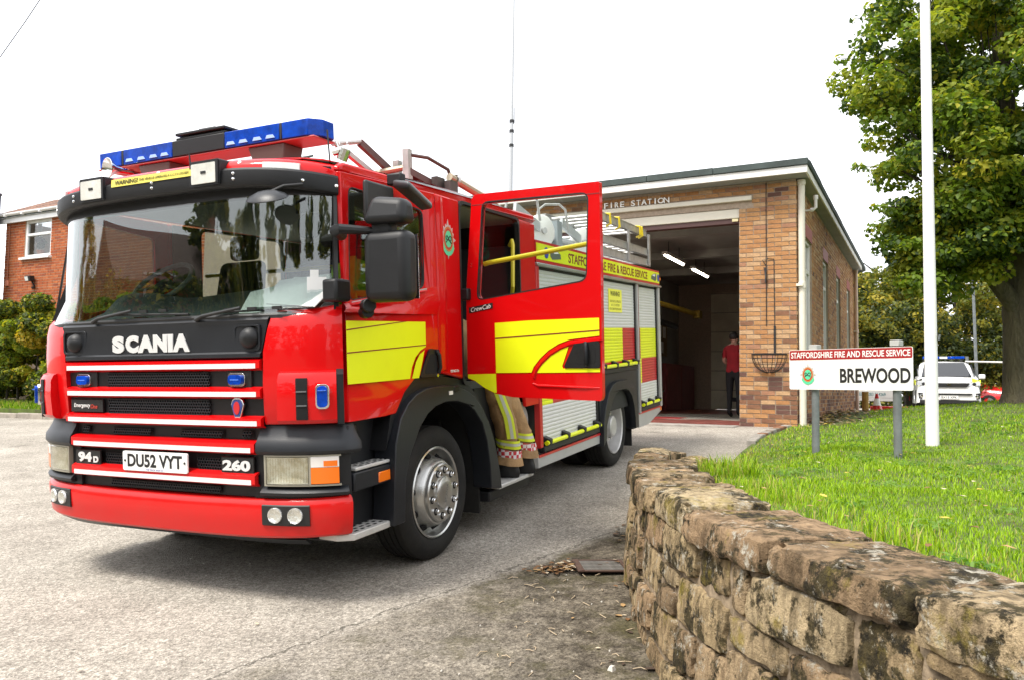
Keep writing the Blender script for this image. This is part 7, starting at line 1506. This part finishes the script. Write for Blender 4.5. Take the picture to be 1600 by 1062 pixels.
MB().lathe([(.0001, .46), (.03, .46), (.055, .34)], (0, 0, 0), (0, 0, 1), 20).build('tip', CRED, cn); MB().lathe([(.055, .34), (.10, .16)], (0, 0, 0), (0, 0, 1), 20).build('white_sleeve', WHT, cn); MB().lathe([(.10, .16), (.135, .03)], (0, 0, 0), (0, 0, 1), 20).build('cone_skirt', CRED, cn); MB().box(-.19, .19, -.19, .19, 0, .03).build('base', CRED, cn, bevel=.01)
bl = thing('bollard', 'short weathered wooden bollard at the far corner of the station', 'bollard', mat=STN @ Matrix.Translation((.30, 10.3, -.1)))
MB().tube([(0, 0, 0), (0, 0, .72)], .085, 10).build('post', M('old_wood', (.42, .26, .06), .8, var=.4, vs_=6), bl, bevel=.01)
# red hatchback half behind the trunk
rc = thing('red_car', 'red hatchback half hidden behind the big trunk', 'car', mat=heading(19.3, 30.4, 1.07, R(38)))
b = MB(); loft(b, [(0, .62, .34, .62, .05), (.06, .74, .26, .74, .04), (.3, .80, .24, .86, .05), (.95, .83, .22, .96, .06), (1.2, .83, .22, .97, .05), (3.3, .83, .22, .98, .05), (3.75, .76, .3, .85, .05)], n=18, p=4.5); b.build('body', CRED, rc, smooth=50)
P = []
for y, w, z in ((.95, .70, .95), (1.55, .60, 1.36), (1.8, .56, 1.42), (2.9, .56, 1.41), (3.6, .62, .97)): P.append([(-w-.1, y, .93), (-w, y, z-.05), (-w+.08, y, z), (w-.08, y, z), (w, y, z-.05), (w+.1, y, .93)])
MB().grid(P).build('cabin', CRED, rc, smooth=50); MB().hexa([(-.64, 1.0, 1.0), (.64, 1.0, 1.0), (.64, 1.04, .99), (-.64, 1.04, .99), (-.52, 1.53, 1.35), (.52, 1.53, 1.35), (.52, 1.57, 1.34), (-.52, 1.57, 1.34)]).build('windscreen', CGL, rc)
MB().box(-.72, .72, -.03, .2, .22, .52).build('bumper', CBLK, rc, bevel=.05)
for sg in (-1, 1): MB().box(min(sg*.42, sg*.70), max(sg*.42, sg*.70), -.01, .12, .60, .74).build('headlamp', M('car_lamp', (.5, .5, .5), .1, metal=.5), rc, bevel=.02); car_wheel(rc, sg*.83, .7, .29, sg); car_wheel(rc, sg*.83, 3.1, .29, sg); MB().prism([(1.2, 1.0), (1.65, 1.34), (2.9, 1.34), (3.4, 1.0)], sg*.63, sg*.69, 'x').build('side_window', CGL, rc)
# lamp post and height rail
lp = thing('lamp_post', 'slim grey lamp post standing left of the big trunk', 'lamp post', (16.35, 28.0, 1.07))
MB().tube([(0, 0, 0), (0, 0, 1.0), (0, 0, 1.02), (-.06, -.0, 4.5)], [.10, .10, .055, .045], 12).build('pole', GALV, lp); MB().hexa([(-.30, -.12, 4.5), (.06, -.12, 4.5), (.06, .12, 4.5), (-.30, .12, 4.5), (-.26, -.09, 4.66), (.05, -.09, 4.66), (.05, .09, 4.66), (-.26, .09, 4.66)]).build('lamp_head', CBLK, lp, bevel=.03); MB().box(-.27, .03, -.1, .1, 4.46, 4.497).build('lens', WHT, lp)
hr = thing('height_barrier', 'pale horizontal bar on posts between the lamp post and the big trunk', 'barrier', (16.0, 27.7, 1.07))
MB().tube([(-.2, 0, 1.72), (4.5, .8, 1.74)], .028, 10).build('rail', WHITE, hr); MB().tube([(-.12, .05, 0), (-.12, .05, 1.9)], .05, 10).build('post', GALV, hr); MB().tube([(4.4, .8, 0), (4.4, .8, 1.75)], .05, 10).build('post', GALV, hr)
# ------------------------------------------------------------------ people
SKIN = M('skin', (.48, .27, .19), .55); HAIRD = M('hair_dark', (.016, .012, .010), .6); REDT = M('red_polo', (.36, .012, .02), .85, var=.25, vs_=9); BLKT = M('black_trousers', (.010, .010, .012), .8); SUIT = M('dark_suit', (.020, .014, .018), .8); SHIRT = M('white_shirt', (.62, .60, .62), .8); TAN_ = M('turnout_cloth', (.42, .255, .115), .85, var=.35, vs_=9, bump=.5, bs=40); BOOT = M('black_boot', (.012, .012, .012), .45)
def skinned(name, joints, edges, mats, pick, parent=None, mat=None, sub=2, root=0):
    """one continuous body: a skeleton of joints with radii grown into a surface; pick(centre) gives the cloth of a face"""
    me = bpy.data.meshes.new(name); me.from_pydata([j[0] for j in joints], edges, []); o = bpy.data.objects.new(name, me); col.objects.link(o)
    sk = o.modifiers.new('skin', 'SKIN'); lay = me.skin_vertices[0].data if me.skin_vertices else None
    if lay is None:
        bm = bmesh.new(); bm.from_mesh(me); bm.verts.layers.skin.verify(); bm.to_mesh(me); bm.free(); lay = me.skin_vertices[0].data
    for i, j in enumerate(joints): r_ = j[1]; lay[i].radius = r_ if isinstance(r_, tuple) else (r_, r_); lay[i].use_root = (i == root)
    sb = o.modifiers.new('sub', 'SUBSURF'); sb.levels = sub; sb.render_levels = sub
    ev = o.evaluated_get(bpy.context.evaluated_depsgraph_get()); m2 = bpy.data.meshes.new_from_object(ev); bpy.data.objects.remove(o)
    m2.materials.clear()
    for m_ in mats: m2.materials.append(m_)
    for p in m2.polygons: p.material_index = pick(p.center); p.use_smooth = True
    m2.name = name; return link(name, m2, parent, mat)
def standing(label, mat, top, bottom, sleeve, arms, head_turn=0., legs=((.0, .0), (.0, .0)), shirt=None, h=1.72, group=None):
    s = h/1.72
    J = [((0, 0, .95), (.155, .11)), ((0, 0, 1.12), (.145, .10)), ((0, .0, 1.32), (.175, .115)), ((0, .01, 1.43), (.12, .09)), ((0, .0, 1.50), .056), ((0, -.015, 1.58), (.072, .085)), ((0, -.01, 1.66), (.066, .078)),
         ((.095, 0, .88), (.095, .10)), ((.10+legs[0][0], -.01+legs[0][1]*.5, .50), .062), ((.10+legs[0][0], .02+legs[0][1], .10), .046), ((.11+legs[0][0], -.12+legs[0][1], .045), (.046, .036)),
         ((-.095, 0, .88), (.095, .10)), ((-.10-legs[1][0], -.01+legs[1][1]*.5, .50), .062), ((-.10-legs[1][0], .02+legs[1][1], .10), .046), ((-.11-legs[1][0], -.12+legs[1][1], .045), (.046, .036))]
    E = [(0, 1), (1, 2), (2, 3), (3, 4), (4, 5), (5, 6), (0, 7), (7, 8), (8, 9), (9, 10), (0, 11), (11, 12), (12, 13), (13, 14)]
    for sg, (el, ha) in zip((1, -1), arms):
        n = len(J); J += [((sg*.185, 0, 1.40), .062), (tuple(el), .045), (tuple(ha), .033)]; E += [(3, n), (n, n+1), (n+1, n+2)]
        hd = Vector(ha); d = (hd-Vector(el)).normalized(); pv = hd+d*.06; n2 = len(J); J.append((tuple(pv), (.034, .02))); E.append((n+2, n2))
        sd_ = d.cross(Vector((0, 0, 1))); sd_ = sd_.normalized() if sd_.length > .1 else Vector((1, 0, 0))
        for f in range(4): m = len(J); a = pv+sd_*(.024-.016*f)+d*.045; J += [(tuple(a), .0085), (tuple(a+d*(.038-.004*abs(f-1))+Vector((0, 0, -.008))), .007)]; E += [(n2, m), (m, m+1)]
        m = len(J); a = hd+sd_*.035+d*.05; J += [(tuple(a), .010), (tuple(a+d*.035), .008)]; E += [(n+2, m), (m, m+1)]
    J = [(tuple(Vector(p)*s), r_ if isinstance(r_, tuple) else r_) for p, r_ in J]
    def pick(c):
        c = Vector(c)/s
        if c.z < .085: return 3
        if c.z < .93: return 1
        if c.z > 1.475 and abs(c.x) < .13: return 2
        if abs(c.x) > .15 or c.y < -.17:
            return 0 if c.z > sleeve else 2
        if shirt and c.y < -.06 and abs(c.x) < .055 and c.z > 1.05: return 4
        return 0
    o = skinned('person', J, E, [top, bottom, SKIN, BOOT, SHIRT], pick, mat=mat); tag(o, label, 'person', group)
    g = MB(); g.lathe([(.0001, .098), (.05, .088), (.082, .05), (.092, .0), (.086, -.035), (.06, -.045)], (0, .012, 1.635*s), (0, .15, 1), 18)
    for i, v in enumerate(g.v):
        if v[1] < -.045 and v[2] < 1.66*s: g.v[i] = (v[0]*.9, -.045, max(v[2], 1.655*s))
    g.build('hair', HAIRD, o, smooth=60)
    f = MB(); f.tube([(0, -.095*s, 1.60*s), (0, -.118*s, 1.572*s), (0, -.10*s, 1.563*s)], [.010, .014, .010], 6); f.build('nose', SKIN, o)
    for sg in (-1, 1): MB().lathe([(.0001, .008), (.009, .005), (.011, 0)], (sg*.03, -.096*s, 1.60*s), (sg*.2, -1, 0), 8).build('eye', HAIRD, o); MB().lathe([(.0001, .012), (.018, .008), (.024, -.01)], (sg*.076, .01, 1.585*s), (sg, -.2, 0), 8).build('ear', SKIN, o)
    MB().box(-.022, .022, -.097*s, -.085*s, 1.538*s, 1.545*s).build('mouth', M('lips', (.34, .13, .10), .5), o)
    return o
def bay_mat(x, y, rz): return STN @ Matrix.Translation((x, y, .036)) @ Matrix.Rotation(rz, 4, 'Z')
standing('person in red polo shirt and black trousers seen from behind in the doorway', bay_mat(-1.60, 2.85, R(165)), REDT, BLKT, 1.22, (((.25, -.06, 1.15), (.16, -.26, 1.06)), ((-.25, -.06, 1.15), (-.16, -.26, 1.06))), h=1.70)
standing('person in dark suit and white shirt standing in the gloom of the bay', bay_mat(-4.45, 6.35, R(15)), SUIT, BLKT, .80, (((.24, .02, 1.12), (.22, -.08, .86)), ((-.24, .02, 1.12), (-.22, -.08, .86))), shirt=True, h=1.76)
# firefighter on the step, leaning into the crew cab: bent forward through the doorway
def TP(*p): return p
J = [((1.02, 2.28, 1.26), (.175, .165)), ((.78, 2.24, 1.50), (.17, .15)), ((.50, 2.20, 1.60), (.19, .14)), ((.36, 2.19, 1.62), .10), ((.25, 2.18, 1.64), .06), ((.14, 2.18, 1.66), (.085, .08)), ((.08, 2.18, 1.65), .07),
     ((1.10, 2.20, 1.10), .125), ((1.16, 2.30, .82), .098), ((1.16, 2.375, .56), .090), ((1.155, 2.38, .45), .072),
     ((1.06, 2.38, 1.10), .120), ((1.15, 2.52, .82), .094), ((1.20, 2.585, .58), .086), ((1.20, 2.59, .47), .070),
     ((.46, 2.40, 1.56), .07), ((.30, 2.50, 1.38), .055), ((.12, 2.44, 1.30), .04), ((.04, 2.43, 1.30), (.04, .025)),
     ((.46, 1.98, 1.56), .07), ((.30, 1.88, 1.38), .055), ((.12, 1.92, 1.30), .04), ((.04, 1.92, 1.30), (.04, .025))]
E = [(0, 1), (1, 2), (2, 3), (3, 4), (4, 5), (5, 6), (0, 7), (7, 8), (8, 9), (9, 10), (0, 11), (11, 12), (12, 13), (13, 14), (3, 15), (15, 16), (16, 17), (17, 18), (3, 19), (19, 20), (20, 21), (21, 22)]
for b_, sy_ in ((18, 1), (22, -1)):
    h0 = Vector(J[b_][0])
    for f in range(4): m = len(J); a = h0+Vector((-.05, .027-.018*f, 0)); J += [(tuple(a), .010), (tuple(a+Vector((-.035, 0, -.012))), .008)]; E += [(b_, m), (m, m+1)]
    m = len(J); a = h0+Vector((-.01, .045*sy_, -.02)); J += [(tuple(a), .011), (tuple(a+Vector((-.03, 0, -.01))), .009)]; E += [(b_, m), (m, m+1)]
ff = skinned('person', J, E, [TAN_, SKIN], lambda c: 1 if c.x < .20 else 0, mat=TRUCK); tag(ff, 'person in tan firefighting trousers and black boots on the crew door step', 'person')
tx = bpy.data.textures.new('cloth_creases', 'CLOUDS'); tx.noise_scale = .075; dm = ff.modifiers.new('creases', 'DISPLACE'); dm.texture = tx; dm.strength = .05; dm.mid_level = .5; dm.texture_coords = 'LOCAL'
BANDY = M('trouser_band_yellow', (.62, .70, .03), .6); BANDS = M('trouser_band_silver', (.50, .52, .42), .35)
CHK = bpy.data.materials.new('check_band'); CHK.use_nodes = True; nt = CHK.node_tree
ck = nt.nodes.new('ShaderNodeTexChecker'); ck.inputs['Scale'].default_value = 34; ck.inputs['Color1'].default_value = (.72, .68, .66, 1); ck.inputs['Color2'].default_value = (.50, .03, .04, 1); tcx = nt.nodes.new('ShaderNodeTexCoord'); nt.links.new(tcx.outputs['Object'], ck.inputs['Vector']); nt.links.new(ck.outputs['Color'], nt.nodes['Principled BSDF'].inputs['Base Color'])
def leg_c(k, z):
    a, b_ = [(Vector(J[i][0]), Vector(J[i+1][0])) for i in ((8, 9) if k == 0 else (12, 13)) for i in (i,)][0 if z > .58 else 1]
    t = (z-a.z)/(b_.z-a.z); return a.lerp(b_, t)
def legband(k, z0, z1, r_, m_, name='trouser_band'):
    r_ *= .90
    q = MB(); a, b_ = leg_c(k, z0), leg_c(k, z1); rings = []
    for t in np.linspace(0, 1, 4):
        c = a.lerp(b_, t); rings.append([(c.x+r_*math.cos(2*math.pi*i/28)*(1+.04*math.sin(i*1.3)), c.y+r_*math.sin(2*math.pi*i/28)*(1+.04*math.sin(i*1.3)), c.z-.02*math.cos(2*math.pi*i/28)) for i in range(28)])
    q.grid(rings, closed_v=True); return q.build(name, m_, ff)
for k, dz in ((0, 0.), (1, .035)):
    legband(k, .655+dz, .635+dz, .112, BANDY); legband(k, .634+dz, .612+dz, .113, BANDS); legband(k, .611+dz, .588+dz, .113, BANDY); legband(k, .575+dz, .515+dz, .116, CHK, 'check_band')
    q = MB(); c0 = leg_c(k, .50); rings = []
    for t, z, rr_ in ((0, .52+dz, .106), (1, .49+dz, .112), (2, .455+dz, .118), (3, .452+dz, .105)): c = leg_c(k, max(z, .45)); rings.append([(c.x+rr_*math.cos(2*math.pi*i/28)*(1+.05*math.sin(i*2.1)), c.y+rr_*math.sin(2*math.pi*i/28)*(1+.05*math.sin(i*1.7)), z-.02*math.cos(2*math.pi*i/28)) for i in range(28)])
    q.grid(rings, closed_v=True); q.build('cuff', TAN_, ff)
    b0 = Vector(J[10 if k == 0 else 14][0]); bt_ = MB(); rings = []
    for z, ra, rb_, ox in ((.355, .150, .055, -.06), (.375, .155, .06, -.06), (.40, .15, .062, -.055), (.43, .115, .068, -.03), (.47, .08, .074, -.005), (.56, .082, .08, 0)): rings.append([(b0.x+ox+ra*math.cos(2*math.pi*i/24), b0.y+rb_*math.sin(2*math.pi*i/24), z-.005) for i in range(24)])
    bt_.grid(rings, closed_v=True); bt_.f.append(tuple(range(len(bt_.v)-144, len(bt_.v)-120))); bt_.m.append(0); bo_ = bt_.build('boot', BOOT, ff)
    MB().prism([(b0.x-.06+.15*math.cos(R(a)), b0.y+.06*math.sin(R(a))) for a in range(0, 360, 20)], .346, .362, 'z').build('sole', RUB, bo_)
    if k == 0: MB().tube([(b0.x+.083, b0.y-.05, .445), (b0.x+.092, b0.y-.015, .452), (b0.x+.09, b0.y+.02, .446)], [.004, .013, .004], 6).build('boot_flash', CRED, bo_)
sp_ = MB(); P = []
for z in np.linspace(.66, 1.12, 9):
    t = (z-.56)/(.82-.56) if z < .82 else (z-.82)/(1.10-.82); c = (Vector(J[9][0]).lerp(Vector(J[8][0]), t) if z < .82 else Vector(J[8][0]).lerp(Vector(J[7][0]), t)); P.append([(c.x+.112*math.cos(R(a)), c.y+.112*math.sin(R(a)), z) for a in (-62, -48, -34, -20)])
sp_.grid(P).build('side_stripe', BANDY, ff); P2 = [[(p[1][0]*1+.002, p[1][1], p[1][2]), (p[2][0]+.002, p[2][1], p[2][2])] for p in P]; MB().grid(P2).build('stripe_centre', BANDS, ff)
